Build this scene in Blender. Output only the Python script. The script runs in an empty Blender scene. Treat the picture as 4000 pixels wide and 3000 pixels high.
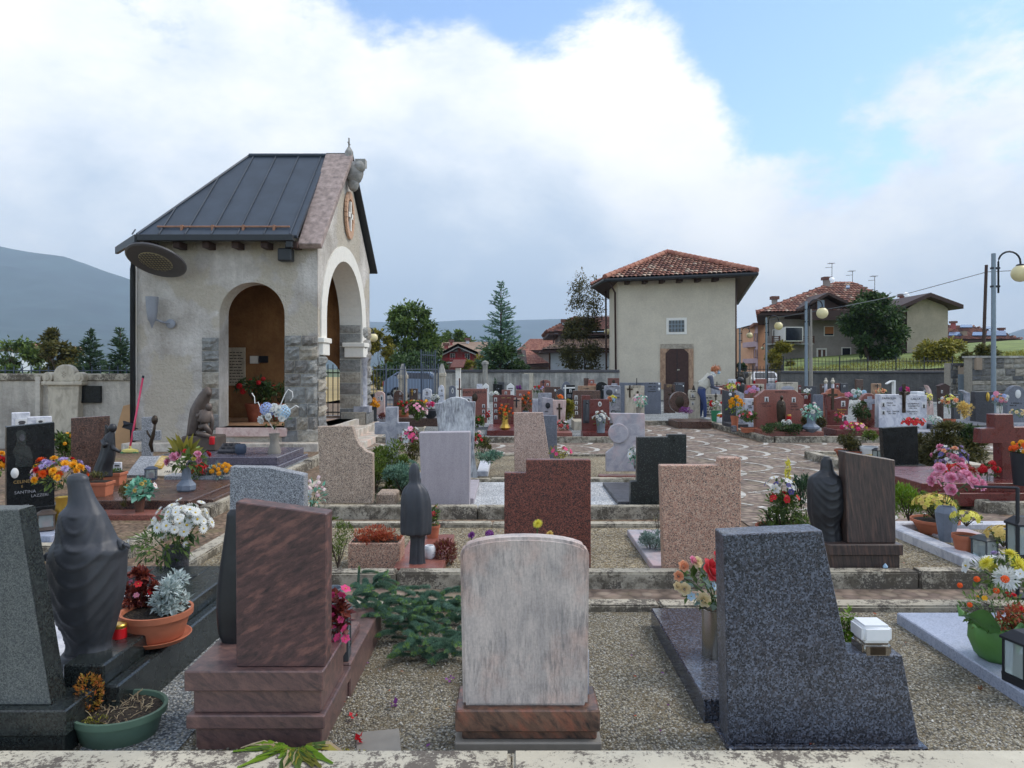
import bpy,bmesh,math,random
from mathutils import Vector,Matrix,Euler,noise as mnoise
R=math.radians
rng=random.Random(7)
F,CX,HY,H=2850.0,2000.0,1440.0,1.6
scene=bpy.context.scene
COL=scene.collection
def px2x(px,D):return(px-CX)/F*D
def py2z(py,D):return H-(py-HY)/F*D
def W(px,py,D):return Vector((px2x(px,D),D,py2z(py,D)))
def GD(py,z=0.05):return(H-z)*F/(py-HY)
def lin(c):
 c/=255.0
 return c/12.92 if c<=.04045 else((c+.055)/1.055)**2.4
def C(r,g,b,k=1.0):return(lin(r)*k,lin(g)*k,lin(b)*k,1)
MATS={}
def nd(nt,typ,ins=None,**props):
 n=nt.nodes.new('ShaderNode'+typ)
 for k,v in props.items():setattr(n,k,v)
 for k,v in(ins or{}).items():
  s=n.inputs[k]
  if isinstance(v,bpy.types.NodeSocket):nt.links.new(v,s)
  else:s.default_value=v
 return n
def ramp(nt,fac,stops,interp='LINEAR'):
 n=nd(nt,'ValToRGB',{'Fac':fac});e=n.color_ramp;e.interpolation=interp
 while len(e.elements)>1:e.elements.remove(e.elements[-1])
 e.elements[0].position=stops[0][0];e.elements[0].color=stops[0][1]
 for p,c in stops[1:]:
  x=e.elements.new(p);x.color=c
 return n.outputs[0]
def newmat(key,rough=.6,metal=0.0,spec=.5):
 m=bpy.data.materials.new(key);m.use_nodes=True
 nt=m.node_tree;b=nt.nodes['Principled BSDF']
 b.inputs['Roughness'].default_value=rough;b.inputs['Metallic'].default_value=metal
 b.inputs['Specular IOR Level'].default_value=spec
 MATS[key]=m
 return m,nt,b
def coords(nt,scale=(1,1,1),rot=(0,0,0),world=False):
 if world:o=nd(nt,'NewGeometry').outputs['Position']
 else:o=nd(nt,'TexCoord').outputs['Object']
 if any(rot):o=nd(nt,'Mapping',{'Vector':o,'Rotation':rot}).outputs[0];rot=(0,0,0)
 return nd(nt,'Mapping',{'Vector':o,'Scale':scale,'Rotation':rot}).outputs[0]
def noise(nt,v,scale,detail=6,rough=.6,dist=0):
 return nd(nt,'TexNoise',{'Vector':v,'Scale':scale,'Detail':detail,'Roughness':rough,'Distortion':dist}).outputs[0]
def mix(nt,f,a,b,mode='MIX'):
 n=nd(nt,'MixRGB',{'Fac':f,'Color1':a,'Color2':b},blend_type=mode)
 return n.outputs[0]
def bump(nt,b,h,strength=.3,dist=.01):
 n=nd(nt,'Bump',{'Height':h,'Strength':strength,'Distance':dist})
 nt.links.new(n.outputs[0],b.inputs['Normal'])
G1=lambda v:(v,v,v,1)
def plain(key,col,rough=.6,metal=0,spec=.5,var=.25,vs=12,bmp=0,bs=60):
 m,nt,b=newmat(key,rough,metal,spec)
 v=coords(nt)
 f=noise(nt,v,vs,5)
 d=tuple(c*(1-var)for c in col[:3])+(1,);l=tuple(min(1,c*(1+var))for c in col[:3])+(1,)
 nt.links.new(ramp(nt,f,[(.3,d),(.7,l)]),b.inputs['Base Color'])
 if bmp:bump(nt,b,noise(nt,v,bs,4),bmp)
 return m
def granite(key,stops,scale=150,rough=.35,big=.25,fleck=None,spec=.5,flecks=.12):
 m,nt,b=newmat(key,rough,0,spec)
 v=coords(nt)
 vo=nd(nt,'TexVoronoi',{'Vector':v,'Scale':scale},feature='F1')
 s=nd(nt,'SeparateColor',{'Color':vo.outputs['Color']})
 c=ramp(nt,s.outputs[0],stops,'CONSTANT')
 if fleck:
  v2=nd(nt,'TexVoronoi',{'Vector':v,'Scale':scale*1.7},feature='F1')
  s2=nd(nt,'SeparateColor',{'Color':v2.outputs['Color']})
  c=mix(nt,ramp(nt,s2.outputs[1],[(0,G1(1)),(flecks,G1(0))],'CONSTANT'),c,fleck)
 n1=ramp(nt,noise(nt,v,3.5,5),[(.25,G1(1-big)),(.75,G1(1+big*.4))])
 c=mix(nt,1,c,n1,'MULTIPLY')
 st=ramp(nt,noise(nt,coords(nt,(9,9,1.1)),1.6,5,.65),[(.35,G1(.8)),(.6,G1(1))])
 c=mix(nt,.6,c,st,'MULTIPLY')
 nt.links.new(c,b.inputs['Base Color'])
 nt.links.new(ramp(nt,noise(nt,v,6,4),[(.3,G1(max(0,rough-.1))),(.7,G1(min(1,rough+.18)))]),b.inputs['Roughness'])
 return m
def marble(key,base,vein,rot=(0,0,0),scale=(3,3,.7),rough=.45,stain=None,pink=None,amt=.5,grain=90,lo=.25):
 m,nt,b=newmat(key,rough)
 v=coords(nt,tuple(q*(2.4 if amt>.7 else 1)for q in scale),rot)
 f=noise(nt,v,4,8,.65,.6)
 c=ramp(nt,f,[(.5-amt*.22,vein),(.5+amt*.14,base)])
 o=coords(nt)
 if pink:c=mix(nt,ramp(nt,noise(nt,v if amt>.7 else o,2.6,5),[(.5,G1(0)),(.66,G1(.85))]),c,pink)
 if stain:
  g=noise(nt,coords(nt,(18,18,3)),3,8,.75)
  g2=noise(nt,o,2.3,4)
  c=mix(nt,ramp(nt,nd(nt,'Math',{0:g,1:g2},operation='MULTIPLY').outputs[0],[(lo,G1(0)),(lo+.13,G1(.85))]),c,stain)
  c=mix(nt,.55,c,ramp(nt,noise(nt,coords(nt,(55,55,7)),2.2,6,.8),[(.34,G1(.5)),(.52,G1(1.08))]),'MULTIPLY')
 c=mix(nt,.35,c,ramp(nt,noise(nt,o,grain,3,.7),[(.3,G1(.55)),(.65,G1(1.15))]),'MULTIPLY')
 nt.links.new(c,b.inputs['Base Color'])
 bump(nt,b,noise(nt,o,160,3),.08)
 return m
def kerbmat(key,base=C(205,194,172),dark=C(70,64,60),amt=.5):
 m,nt,b=newmat(key,.85,0,.25)
 v=coords(nt,world=True)
 c=ramp(nt,noise(nt,v,5,5),[(.3,tuple(x*.78 for x in base[:3])+(1,)),(.7,base)])
 big=noise(nt,v,2.4,4);fine=noise(nt,v,70,7,.78);mid=noise(nt,v,19,6,.75)
 s=nd(nt,'Math',{0:nd(nt,'Math',{0:big,1:fine},operation='ADD').outputs[0],1:mid},operation='ADD').outputs[0]
 c=mix(nt,ramp(nt,s,[(.0,G1(0)),(1.62-amt*.2,G1(0)),(1.74-amt*.2,G1(.85))]),c,dark)if False else c
 sm=nd(nt,'Math',{0:s,1:1/3.0},operation='MULTIPLY').outputs[0]
 c=mix(nt,ramp(nt,sm,[(.545-amt*.05,G1(0)),(.575-amt*.05,G1(.88))]),c,dark)
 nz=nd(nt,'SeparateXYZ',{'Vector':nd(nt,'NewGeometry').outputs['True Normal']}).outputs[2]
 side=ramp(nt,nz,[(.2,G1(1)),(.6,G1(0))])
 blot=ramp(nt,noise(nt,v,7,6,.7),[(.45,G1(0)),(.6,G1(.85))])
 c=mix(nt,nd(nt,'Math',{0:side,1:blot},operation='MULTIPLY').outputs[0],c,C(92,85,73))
 nt.links.new(c,b.inputs['Base Color'])
 bump(nt,b,fine,.35,.01)
 return m
def gravel(key,cols,scale=75,bs=.9,patch=None):
 m,nt,b=newmat(key,.85,0,.3)
 v=coords(nt,world=True)
 vo=nd(nt,'TexVoronoi',{'Vector':v,'Scale':scale,'Randomness':1},feature='F1')
 s=nd(nt,'SeparateColor',{'Color':vo.outputs['Color']})
 k=len(cols);c=ramp(nt,s.outputs[0],[(i/k,cols[i])for i in range(k)],'CONSTANT')
 edge=ramp(nt,vo.outputs['Distance'],[(.3,G1(1)),(.8,G1(.5))])
 c=mix(nt,1,c,edge,'MULTIPLY')
 big=ramp(nt,noise(nt,v,1.6,6),[(.3,G1(.62)),(.7,G1(1.15))])
 c=mix(nt,1,c,big,'MULTIPLY')
 if patch:c=mix(nt,ramp(nt,noise(nt,v,2.6,6,.7),[(.52,G1(0)),(.66,G1(.7))]),c,patch)
 nt.links.new(c,b.inputs['Base Color'])
 bump(nt,b,nd(nt,'Math',{0:1.0,1:vo.outputs['Distance']},operation='SUBTRACT').outputs[0],bs,.012)
 return m
def plaster(key,base,dirt,scale=55,bs=.5,streak=.5,patch=None,world=True,low=None):
 m,nt,b=newmat(key,.9,0,.2)
 v=coords(nt,world=world)
 c=ramp(nt,noise(nt,v,1.1,6,.65),[(.3,dirt),(.62,base)])
 st=noise(nt,coords(nt,(5,5,.45),world=world),1.4,6,.7)
 c=mix(nt,ramp(nt,st,[(.45,G1(0)),(.75,G1(streak))]),c,dirt)
 if patch:c=mix(nt,ramp(nt,noise(nt,v,.8,7,.55),[(.5,G1(0)),(.53,G1(.75))]),c,patch)
 c=mix(nt,.5,c,ramp(nt,noise(nt,v,14,4),[(.3,G1(.8)),(.7,G1(1.1))]),'MULTIPLY')
 nt.links.new(c,b.inputs['Base Color'])
 h=nd(nt,'Math',{0:noise(nt,v,scale,4,.6),1:noise(nt,v,scale*.22,4)},operation='ADD').outputs[0]
 bump(nt,b,h,bs,.03)
 return m
def leafmat(key,c1,c2,rough=.5,trans=.25):
 m,nt,b=newmat(key,rough,0,.35)
 g=nd(nt,'NewGeometry').outputs['Random Per Island']
 c=ramp(nt,g,[(0,c1),(1,c2)])
 nt.links.new(c,b.inputs['Base Color'])
 if trans:
  t=nd(nt,'BsdfTranslucent',{'Color':c})
  s=nd(nt,'MixShader',{0:trans,1:b.outputs[0],2:t.outputs[0]})
  nt.links.new(s.outputs[0],nt.nodes['Material Output'].inputs[0])
 return m
def islands(key,cols,rough=.8,var=.3,vs=9):
 m,nt,b=newmat(key,rough,0,.25)
 g=nd(nt,'NewGeometry').outputs['Random Per Island']
 k=len(cols);c=ramp(nt,g,[(i/k,cols[i])for i in range(k)],'CONSTANT')
 c=mix(nt,1,c,ramp(nt,noise(nt,coords(nt),vs,5),[(.3,G1(1-var)),(.7,G1(1+var*.5))]),'MULTIPLY')
 nt.links.new(c,b.inputs['Base Color'])
 return m
def glassmat(key,col,rough=.08):
 m,nt,b=newmat(key,rough,0,.6)
 b.inputs['Base Color'].default_value=col
 b.inputs['Transmission Weight'].default_value=.6
 return m
granite('blue_granite',[(0,C(62,65,74)),(.22,C(90,95,108)),(.5,C(76,75,80)),(.7,C(112,118,132)),(.9,C(40,42,50))],140,.34,.25,C(34,35,40),flecks=.13)
granite('blue_granite_polished',[(0,C(50,54,64)),(.3,C(88,94,108)),(.6,C(70,68,72)),(.9,C(28,30,36))],130,.12,.2)
granite('pink_granite',[(0,C(186,158,142)),(.35,C(205,182,166)),(.62,C(168,134,118)),(.84,C(128,106,98)),(.95,C(70,64,62))],170,.5,.12,C(52,48,48),flecks=.07)
granite('rose_granite',[(0,C(190,150,128)),(.35,C(208,176,152)),(.6,C(176,128,106)),(.82,C(150,124,110)),(.94,C(88,78,74))],150,.5,.12,C(66,60,58),flecks=.08)
granite('beige_granite',[(0,C(182,160,140)),(.4,C(200,180,160)),(.65,C(165,142,124)),(.88,C(110,98,90))],130,.5,.12,C(70,62,58),flecks=.1)
granite('grey_granite',[(0,C(150,154,158)),(.35,C(178,180,182)),(.6,C(128,130,134)),(.82,C(108,110,116)),(.94,C(78,80,84))],170,.5,.12,C(56,58,62),flecks=.1)
granite('red_granite',[(0,C(122,68,56)),(.3,C(142,86,70)),(.55,C(104,58,50)),(.75,C(78,48,44)),(.9,C(46,36,36))],150,.38,.15,C(38,30,30),flecks=.12)
granite('brown_granite',[(0,C(94,66,56)),(.3,C(112,84,70)),(.6,C(74,54,48)),(.85,C(44,36,36))],110,.3,.15,C(30,26,26))
granite('maroon_granite',[(0,C(104,46,42)),(.4,C(122,58,52)),(.7,C(86,38,36)),(.92,C(54,30,30))],170,.28,.12)
granite('brick_granite',[(0,C(140,84,72)),(.4,C(156,98,84)),(.7,C(122,72,62)),(.92,C(90,60,56))],150,.35,.12)
granite('black_granite',[(0,C(26,28,30)),(.5,C(34,37,39)),(.8,C(18,19,21)),(.97,C(50,54,54))],170,.22,.12,spec=.22)
granite('green_black_granite',[(0,C(24,28,28)),(.5,C(36,42,40)),(.75,C(16,18,18)),(.93,C(84,92,86))],180,.35,.12)
granite('dark_grey_granite',[(0,C(66,66,70)),(.4,C(82,82,88)),(.7,C(54,54,58)),(.92,C(38,38,42))],150,.45,.2)
granite('slate_granite',[(0,C(104,108,118)),(.4,C(120,124,134)),(.7,C(92,96,106))],150,.5,.2)
granite('anthracite',[(0,C(40,46,46)),(.4,C(54,60,58)),(.7,C(32,36,38)),(.92,C(24,26,28))],160,.22,.15)
granite('split_granite',[(0,C(96,100,98)),(.3,C(112,116,112)),(.6,C(84,88,88)),(.9,C(70,74,74))],240,.75,.18)
granite('lilac_stone',[(0,C(170,162,166)),(.5,C(178,170,174)),(.8,C(160,152,158))],200,.5,.07)
granite('pale_slab',[(0,C(158,166,184)),(.5,C(170,176,192)),(.8,C(142,150,168))],150,.35,.15)
granite('violet_granite',[(0,C(98,94,106)),(.5,C(114,110,122)),(.8,C(80,76,88))],120,.2,.2)
marble('striped_red',C(98,72,70),C(54,46,48),(0,R(28),0),(1.6,3,5.2),.38,None,C(130,92,84),.9,150)
marble('striped_red_base',C(112,86,82),C(74,62,62),(0,R(-34),0),(1.4,3,4.2),.34,None,C(128,98,90),.9,150)
marble('swirl_plinth',C(122,92,76),C(46,43,42),(0,R(-48),0),(1.0,2.4,3.4),.34,None,C(146,92,72),.8,150)
marble('brown_striped',C(82,68,62),C(44,40,40),(0,R(8),0),(9,9,.7),.4,None,C(104,80,70),.8)
marble('weathered_marble',C(198,186,178),C(164,156,152),(0,R(10),0),(2.5,3,.8),.6,C(98,98,100),C(196,164,150),.6)
marble('stained_marble',C(206,208,210),C(166,168,174),(0,0,0),(2.5,3,.8),.6,C(88,88,94),None,.5,90,.205)
marble('white_marble',C(212,212,216),C(176,178,188),(0,R(30),0),(2,2,1),.4,None,None,.4)
marble('grey_marble',C(168,168,174),C(128,130,140),(0,R(24),0),(2,3,2),.5,None,None,.5)
marble('pinkish_marble',C(214,190,180),C(190,156,148),(0,R(20),0),(2,2,1.5),.5,None,None,.5)
marble('grey_pink_marble',C(176,170,174),C(146,144,152),(0,R(40),0),(1.5,2,2),.5,None,C(196,166,164),.5)
marble('step_marble',C(212,204,190),C(178,168,154),(0,0,0),(1,1,1),.6,C(120,110,98),C(216,186,168),.5)
marble('cream_marble',C(196,186,166),C(168,158,140),(0,0,0),(2,2,1),.5,None,None,.5)
marble('tan_stone',C(176,142,112),C(140,108,84),(0,0,0),(2,2,1),.5,None,None,.5)
marble('orange_stone',C(176,106,78),C(148,84,62),(0,0,0),(2,2,1),.5,None,None,.4)
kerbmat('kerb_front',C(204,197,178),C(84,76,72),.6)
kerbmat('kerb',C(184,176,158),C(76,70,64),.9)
gravel('gravel_warm',[C(168,154,122),C(196,184,156),C(132,118,92),C(176,168,152),C(108,96,78),C(150,132,100)],80,.8)
gravel('gravel_near',[C(146,137,114),C(170,162,142),C(122,113,92),C(106,101,90),C(150,145,134),C(130,117,92),C(190,184,168)],105,.8,C(110,98,76))
gravel('gravel_grey',[C(140,146,148),C(178,182,182),C(104,110,114),C(160,160,152),C(110,114,116),C(196,198,196)],95,.8)
gravel('gravel_white',[C(222,224,224),C(206,208,210),C(184,188,192),C(228,228,226)],60)
gravel('dirt_path',[C(140,116,96),C(154,130,108),C(120,98,80),C(130,112,92)],26,.5,C(110,104,70))
gravel('cobbles',[C(150,132,118),C(138,120,108),C(158,142,126),C(128,112,102),C(146,128,114)],13,.7,C(124,114,92))
gravel('soil',[C(60,50,42),C(72,62,52),C(46,40,34),C(84,74,58)],90)
plaster('chapel_plaster',C(214,208,200),C(160,152,142),22,1.0,.5,C(184,174,156))
plaster('church_plaster',C(206,196,176),C(192,182,164),60,.2,.2)
plaster('wall_plaster',C(200,193,180),C(140,134,126),24,.6,.7)
plaster('concrete_wall',C(188,184,174),C(108,108,106),30,.3,.95)
plaster('grey_house',C(164,154,146),C(138,130,124),30,.3,.3)
plaster('beige_house',C(176,162,144),C(150,142,126),30,.2,.2)
plaster('white_house',C(216,222,226),C(196,202,208),30,.1,.2)
plaster('orange_house',C(222,172,136),C(206,156,124),30,.1,.2)
plaster('lilac_house',C(196,170,172),C(178,152,156),30,.1,.2)
plaster('tan_house',C(160,142,122),C(140,124,108),30,.3,.3)
plaster('pink_house',C(176,104,100),C(156,90,88),30,.1,.2)
plaster('ochre_interior',C(158,116,76),C(112,78,50),20,.3,.4)
plaster('dark_stone_wall',C(104,102,98),C(70,70,70),9,1.0,.5)
plain('white_paint',C(226,224,218),.7,var=.05)
plain('trim_white',C(224,220,210),.8,var=.06)
plain('stone_block',C(146,144,140),.9,var=.35,vs=9,bmp=.9,bs=16)
plain('stone_block_tan',C(158,148,132),.9,var=.35,vs=9,bmp=.9,bs=16)
plain('dry_stone',C(134,130,122),.9,var=.35,vs=7,bmp=.8,bs=14)
plain('mortar',C(150,142,128),.95,var=.2)
plain('brick_orange',C(196,158,130),.85,var=.2,vs=30)
plain('roof_metal',C(52,62,74),.45,0,.5,var=.22,vs=2.2)
plain('gutter_metal',C(34,38,42),.5,0,.5,var=.15)
plain('copper',C(150,108,84),.55,0,.5,var=.2)
plain('cap_granite',C(150,134,128),.85,var=.4,vs=9,bmp=.4)
plain('lamp_dark',C(78,76,78),.5,0,.5,var=.08)
plain('lamp_grey',C(138,142,150),.45,0,.5,var=.06)
plain('lamp_glass',C(168,160,128),.3,0,.5,var=.25,vs=30)
plain('globe',C(222,208,158),.3,0,.5,var=.04)
plain('steel_post',C(120,132,142),.4,.5,.5,var=.1)
plain('iron',C(38,40,46),.5,.3,.5,var=.15)
plain('rail_blue',C(66,76,92),.5,.2,.5,var=.15)
plain('bronze',C(64,54,44),.38,.65,.5,var=.3,vs=14)
plain('dark_bronze',C(64,66,71),.5,.25,.5,var=.2,vs=7)
plain('black_bronze',C(50,51,54),.42,.3,.5,var=.25,vs=8)
plain('brown_bronze',C(92,80,72),.5,.3,.5,var=.3,vs=8)
plain('gold',C(196,160,76),.3,.8,.5,var=.1)
plain('steel',C(150,146,138),.22,.9,.5,var=.12,vs=5)
plain('wood_dark',C(62,42,36),.7,var=.35,vs=20)
plain('wood_brown',C(92,60,46),.7,var=.3,vs=14)
plain('wood_board',C(178,140,100),.8,var=.12,vs=4)
plain('door_wood',C(64,42,36),.75,var=.3,vs=10)
plain('terracotta',C(178,108,80),.75,0,.3,var=.14,vs=9)
plain('terracotta_old',C(156,92,70),.85,0,.2,var=.22,vs=9)
plain('green_plastic',C(84,108,92),.4,0,.5,var=.1)
plain('bucket_green',C(52,134,92),.4,0,.5,var=.08)
plain('wrap_green',C(92,138,72),.45,0,.4,var=.16,vs=7)
plain('white_plastic',C(222,224,226),.35,var=.04)
plain('red_plastic',C(196,26,34),.3,var=.08)
plain('yellow_plastic',C(212,198,112),.5,var=.08)
plain('pink_plastic',C(212,70,104),.4,var=.06)
plain('dark_grey_plastic',C(66,72,76),.4,var=.08)
plain('vase_grey',C(108,116,126),.55,var=.15)
plain('vase_slate',C(112,122,136),.6,var=.12,vs=20)
plain('vase_tan',C(132,126,116),.6,var=.12)
plain('ink',C(48,46,46),.7,var=.1)
plain('gold_ink',C(150,124,76),.5,var=.1)
plain('silver_ink',C(150,152,158),.4,.3,var=.1)
plain('photo_pale',C(206,206,204),.25,var=.1,vs=60)
plain('photo_dark',C(72,70,72),.3,var=.5,vs=50)
plain('photo_sepia',C(196,168,112),.4,var=.3,vs=40)
plain('bark',C(74,62,52),.9,var=.35,vs=20,bmp=.5)
plain('stem_green',C(66,88,48),.6,var=.2)
plain('skin',C(206,160,138),.5,var=.06)
plain('red_paint',C(176,42,46),.5,var=.1)
plain('orange_blind',C(176,114,70),.7,var=.1)
plain('window_dark',C(36,40,50),.12,0,.6,var=.3,vs=3)
plain('window_blue',C(118,134,156),.15,0,.6,var=.15)
plain('solar',C(78,94,122),.15,0,.6,var=.1)
plain('car_white',C(214,216,220),.25,var=.03)
plain('car_blue',C(110,124,144),.25,var=.03)
plain('tyre',C(28,28,30),.9,var=.1)
plain('asphalt',C(92,92,92),.95,var=.15)
plain('grass',C(112,126,66),.95,var=.4,vs=1.2)
plain('field',C(158,138,92),.95,var=.25,vs=.1)
plain('valley',C(94,106,70),.95,var=.5,vs=.01)
plain('mountain',C(46,62,58),.95,var=.6,vs=.004)
plain('jeans',C(54,68,108),.85,var=.18,vs=25)
plain('sweater',C(86,90,106),.9,var=.4,vs=40)
plain('vest',C(196,192,178),.85,var=.08)
plain('hair',C(168,104,66),.6,var=.25,vs=40)
plain('mask_blue',C(150,190,216),.7,var=.05)
plain('scarf',C(196,200,196),.85,var=.08)
plain('wax',C(226,222,210),.5,var=.04)
plain('wire',C(84,88,94),.6,var=.05)
glassmat('pane',C(190,204,204))
leafmat('leaf',C(46,72,32),C(112,134,64))
leafmat('leaf_dark',C(30,52,30),C(84,108,58))
leafmat('leaf_yellow',C(92,98,36),C(160,148,60))
leafmat('leaf_autumn',C(56,66,32),C(114,106,52))
leafmat('leaf_teal',C(60,130,106),C(150,206,182))
leafmat('leaf_silver',C(150,166,162),C(206,216,214),.7)
leafmat('leaf_bluegreen',C(92,116,110),C(146,166,156),.7)
leafmat('leaf_red',C(84,28,34),C(130,62,44))
leafmat('leaf_rust',C(150,62,48),C(178,98,60))
leafmat('leaf_burgundy',C(110,24,58),C(120,82,40))
leafmat('leaf_orange',C(178,96,42),C(132,116,38))
leafmat('leaf_juniper',C(64,84,30),C(110,128,46),.6)
leafmat('leaf_spruce',C(70,106,94),C(134,166,140),.6)
leafmat('leaf_olive',C(56,60,34),C(108,102,58))
leafmat('leaf_fir',C(38,62,46),C(86,112,80),.6)
leafmat('leaf_fir_tip',C(110,150,76),C(150,178,110),.6)
leafmat('leaf_lime',C(80,116,24),C(128,156,44))
leafmat('dry_twig',C(150,128,100),C(196,178,146),.8)
for k,c1,c2 in(('p_white',(236,236,230),(214,216,214)),('p_yellow',(228,196,60),(238,214,96)),('p_amber',(226,156,24),(238,178,40)),('p_orange',(226,84,24),(240,116,40)),('p_red',(188,20,36),(214,44,52)),('p_coral',(206,52,66),(226,84,88)),('p_pink',(224,120,160),(240,170,196)),('p_pale',(236,206,208),(240,224,222)),('p_magenta',(206,36,100),(228,84,140)),('p_violet',(104,40,110),(140,76,150)),('p_lilac',(176,156,206),(206,192,224)),('p_blue',(150,172,224),(186,200,236)),('p_sky',(170,206,232),(200,224,240)),('p_cream',(226,206,160),(236,222,186)),('p_peach',(226,150,110),(236,186,150)),('p_rose',(196,96,130),(232,176,200)),('p_faded',(206,176,96),(226,200,120)),('p_indigo',(66,62,120),(108,100,160)),('p_lemon',(216,206,60),(230,222,110))):
 leafmat(k,C(*c1),C(*c2),.6,.3)
plain('p_centre',C(196,170,50),.8)
plain('p_brown',C(96,60,34),.8)
islands('tile_warm',[C(142,98,84),C(160,116,98),C(130,90,78),C(168,132,114),C(114,82,74),C(186,164,146),C(150,106,90)])
islands('tile_ridge',[C(164,112,94),C(150,98,84),C(174,124,104)])
islands('tile_dark',[C(126,84,72),C(108,72,64),C(142,98,82),C(92,66,60)])
islands('tile_grey',[C(128,106,92),C(112,94,84),C(140,118,100),C(100,84,76)])
islands('cobble_white',[C(200,196,186),C(182,178,168),C(210,206,198),C(160,154,144)],.7,.15)
islands('block_grey',[C(146,146,142),C(160,158,152),C(130,130,128),C(168,160,146),C(138,134,128)],.9,.35,14)
islands('block_dry',[C(132,128,120),C(150,146,136),C(112,110,106),C(160,152,138),C(98,98,98)],.9,.35,9)
islands('pebble',[C(170,162,142),C(150,146,138),C(192,186,170),C(128,122,110),C(176,170,160),C(210,206,196)],.85)
_m=MATS['block_grey'];bump(_m.node_tree,_m.node_tree.nodes['Principled BSDF'],noise(_m.node_tree,coords(_m.node_tree),14,6,.7),.9,.05)
class MB:
 def __init__(s):s.v=[];s.f=[];s.m=[]
 def add(s,vs,fs,m=0):
  o=len(s.v);s.v+=[tuple(v)for v in vs];s.f+=[tuple(i+o for i in f)for f in fs];s.m+=[m]*len(fs);return s
 def box(s,x0,x1,y0,y1,z0,z1,m=0):
  v=[(x,y,z)for z in(z0,z1)for y in(y0,y1)for x in(x0,x1)]
  return s.add(v,[(0,2,3,1),(4,5,7,6),(0,1,5,4),(1,3,7,5),(3,2,6,7),(2,0,4,6)],m)
 def prism(s,pts,y0,y1,m=0):
  n=len(pts)
  if sum(pts[i][0]*pts[(i+1)%n][1]-pts[(i+1)%n][0]*pts[i][1]for i in range(n))<0:pts=pts[::-1]
  v=[(x,y0,z)for x,z in pts]+[(x,y1,z)for x,z in pts]
  return s.add(v,[tuple(range(n)),tuple(range(2*n-1,n-1,-1))]+[(i,i+n,(i+1)%n+n,(i+1)%n)for i in range(n)],m)
 def extrude(s,pts,z0,z1,m=0):
  n=len(pts)
  if sum(pts[i][0]*pts[(i+1)%n][1]-pts[(i+1)%n][0]*pts[i][1]for i in range(n))<0:pts=pts[::-1]
  v=[(x,y,z0)for x,y in pts]+[(x,y,z1)for x,y in pts]
  return s.add(v,[tuple(range(n-1,-1,-1)),tuple(range(n,2*n))]+[(i,(i+1)%n,(i+1)%n+n,i+n)for i in range(n)],m)
 def slab(s,poly,nrm,m=0):
  n=len(poly);v=[Vector(p)for p in poly]+[Vector(p)-Vector(nrm)for p in poly]
  return s.add(v,[tuple(range(n)),tuple(range(2*n-1,n-1,-1))]+[(i,i+n,(i+1)%n+n,(i+1)%n)for i in range(n)],m)
 def lathe(s,prof,n=24,c=(0,0,0),sx=1,sy=1,m=0,cap=True,ph=0):
  v=[]
  for r,z in prof:
   for i in range(n):
    a=2*math.pi*i/n+ph;v.append((c[0]+r*sx*math.cos(a),c[1]+r*sy*math.sin(a),c[2]+z))
  f=[(j*n+i,j*n+(i+1)%n,(j+1)*n+(i+1)%n,(j+1)*n+i)for j in range(len(prof)-1)for i in range(n)]
  if cap:f+=[tuple(range(n-1,-1,-1)),tuple(range((len(prof)-1)*n,len(prof)*n))]
  return s.add(v,f,m)
 def loft(s,rings,m=0,cap=True):
  n=len(rings[0]);v=[p for r in rings for p in r]
  f=[(j*n+i,j*n+(i+1)%n,(j+1)*n+(i+1)%n,(j+1)*n+i)for j in range(len(rings)-1)for i in range(n)]
  if cap:f+=[tuple(range(n-1,-1,-1)),tuple(range((len(rings)-1)*n,len(rings)*n))]
  return s.add(v,f,m)
 def tube(s,path,r,n=8,m=0):
  path=[Vector(p)for p in path];rs=r if isinstance(r,(list,tuple))else[r]*len(path)
  rings=[]
  ref=Vector((0,0,1))
  for i,p in enumerate(path):
   t=(path[min(i+1,len(path)-1)]-path[max(i-1,0)])
   t=t.normalized()if t.length>1e-9 else Vector((0,0,1))
   a=t.cross(ref if abs(t.dot(ref))<.95 else Vector((1,0,0))).normalized();b=t.cross(a)
   rings.append([p+(a*math.cos(2*math.pi*k/n)+b*math.sin(2*math.pi*k/n))*rs[i]for k in range(n)])
  return s.loft(rings,m)
 def ball(s,c,r,n=14,k=8,m=0,sz=1,sy=1):
  prof=[(max(r*math.sin(math.pi*i/k),r*.004),-r*sz*math.cos(math.pi*i/k))for i in range(k+1)]
  return s.lathe(prof,n,c,1,sy,m)
 def leaf(s,p,d,u,L,w,m=0,fold=.15):
  d=d.normalized();sd=d.cross(u)
  if sd.length<1e-4:sd=Vector((1,0,0))
  sd.normalize();nn=sd.cross(d)
  return s.add([p,p+d*L*.45+sd*w*.5+nn*fold*w,p+d*L,p+d*L*.45-sd*w*.5+nn*fold*w],[(0,1,2,3)],m)
 def mesh(s,name,bevel=0,seg=1,smooth=False,mats=()):
  me=bpy.data.meshes.new(name);me.from_pydata(s.v,[],s.f);me.update()
  for i,p in enumerate(me.polygons):p.material_index=s.m[i]
  for k in mats:me.materials.append(MATS[k])
  if bevel:
   bm=bmesh.new();bm.from_mesh(me)
   bmesh.ops.remove_doubles(bm,verts=bm.verts,dist=1e-5)
   bm.normal_update()
   ed=[e for e in bm.edges if len(e.link_faces)==2 and e.calc_face_angle(0)>.5]
   bmesh.ops.bevel(bm,geom=ed,offset=bevel,segments=seg,affect='EDGES',clamp_overlap=True)
   bm.to_mesh(me);bm.free()
  if smooth is True:
   me.polygons.foreach_set('use_smooth',[True]*len(me.polygons))
  elif smooth:
   me.polygons.foreach_set('use_smooth',[True]*len(me.polygons));me.set_sharp_from_angle(angle=R(smooth))
  return me
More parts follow.
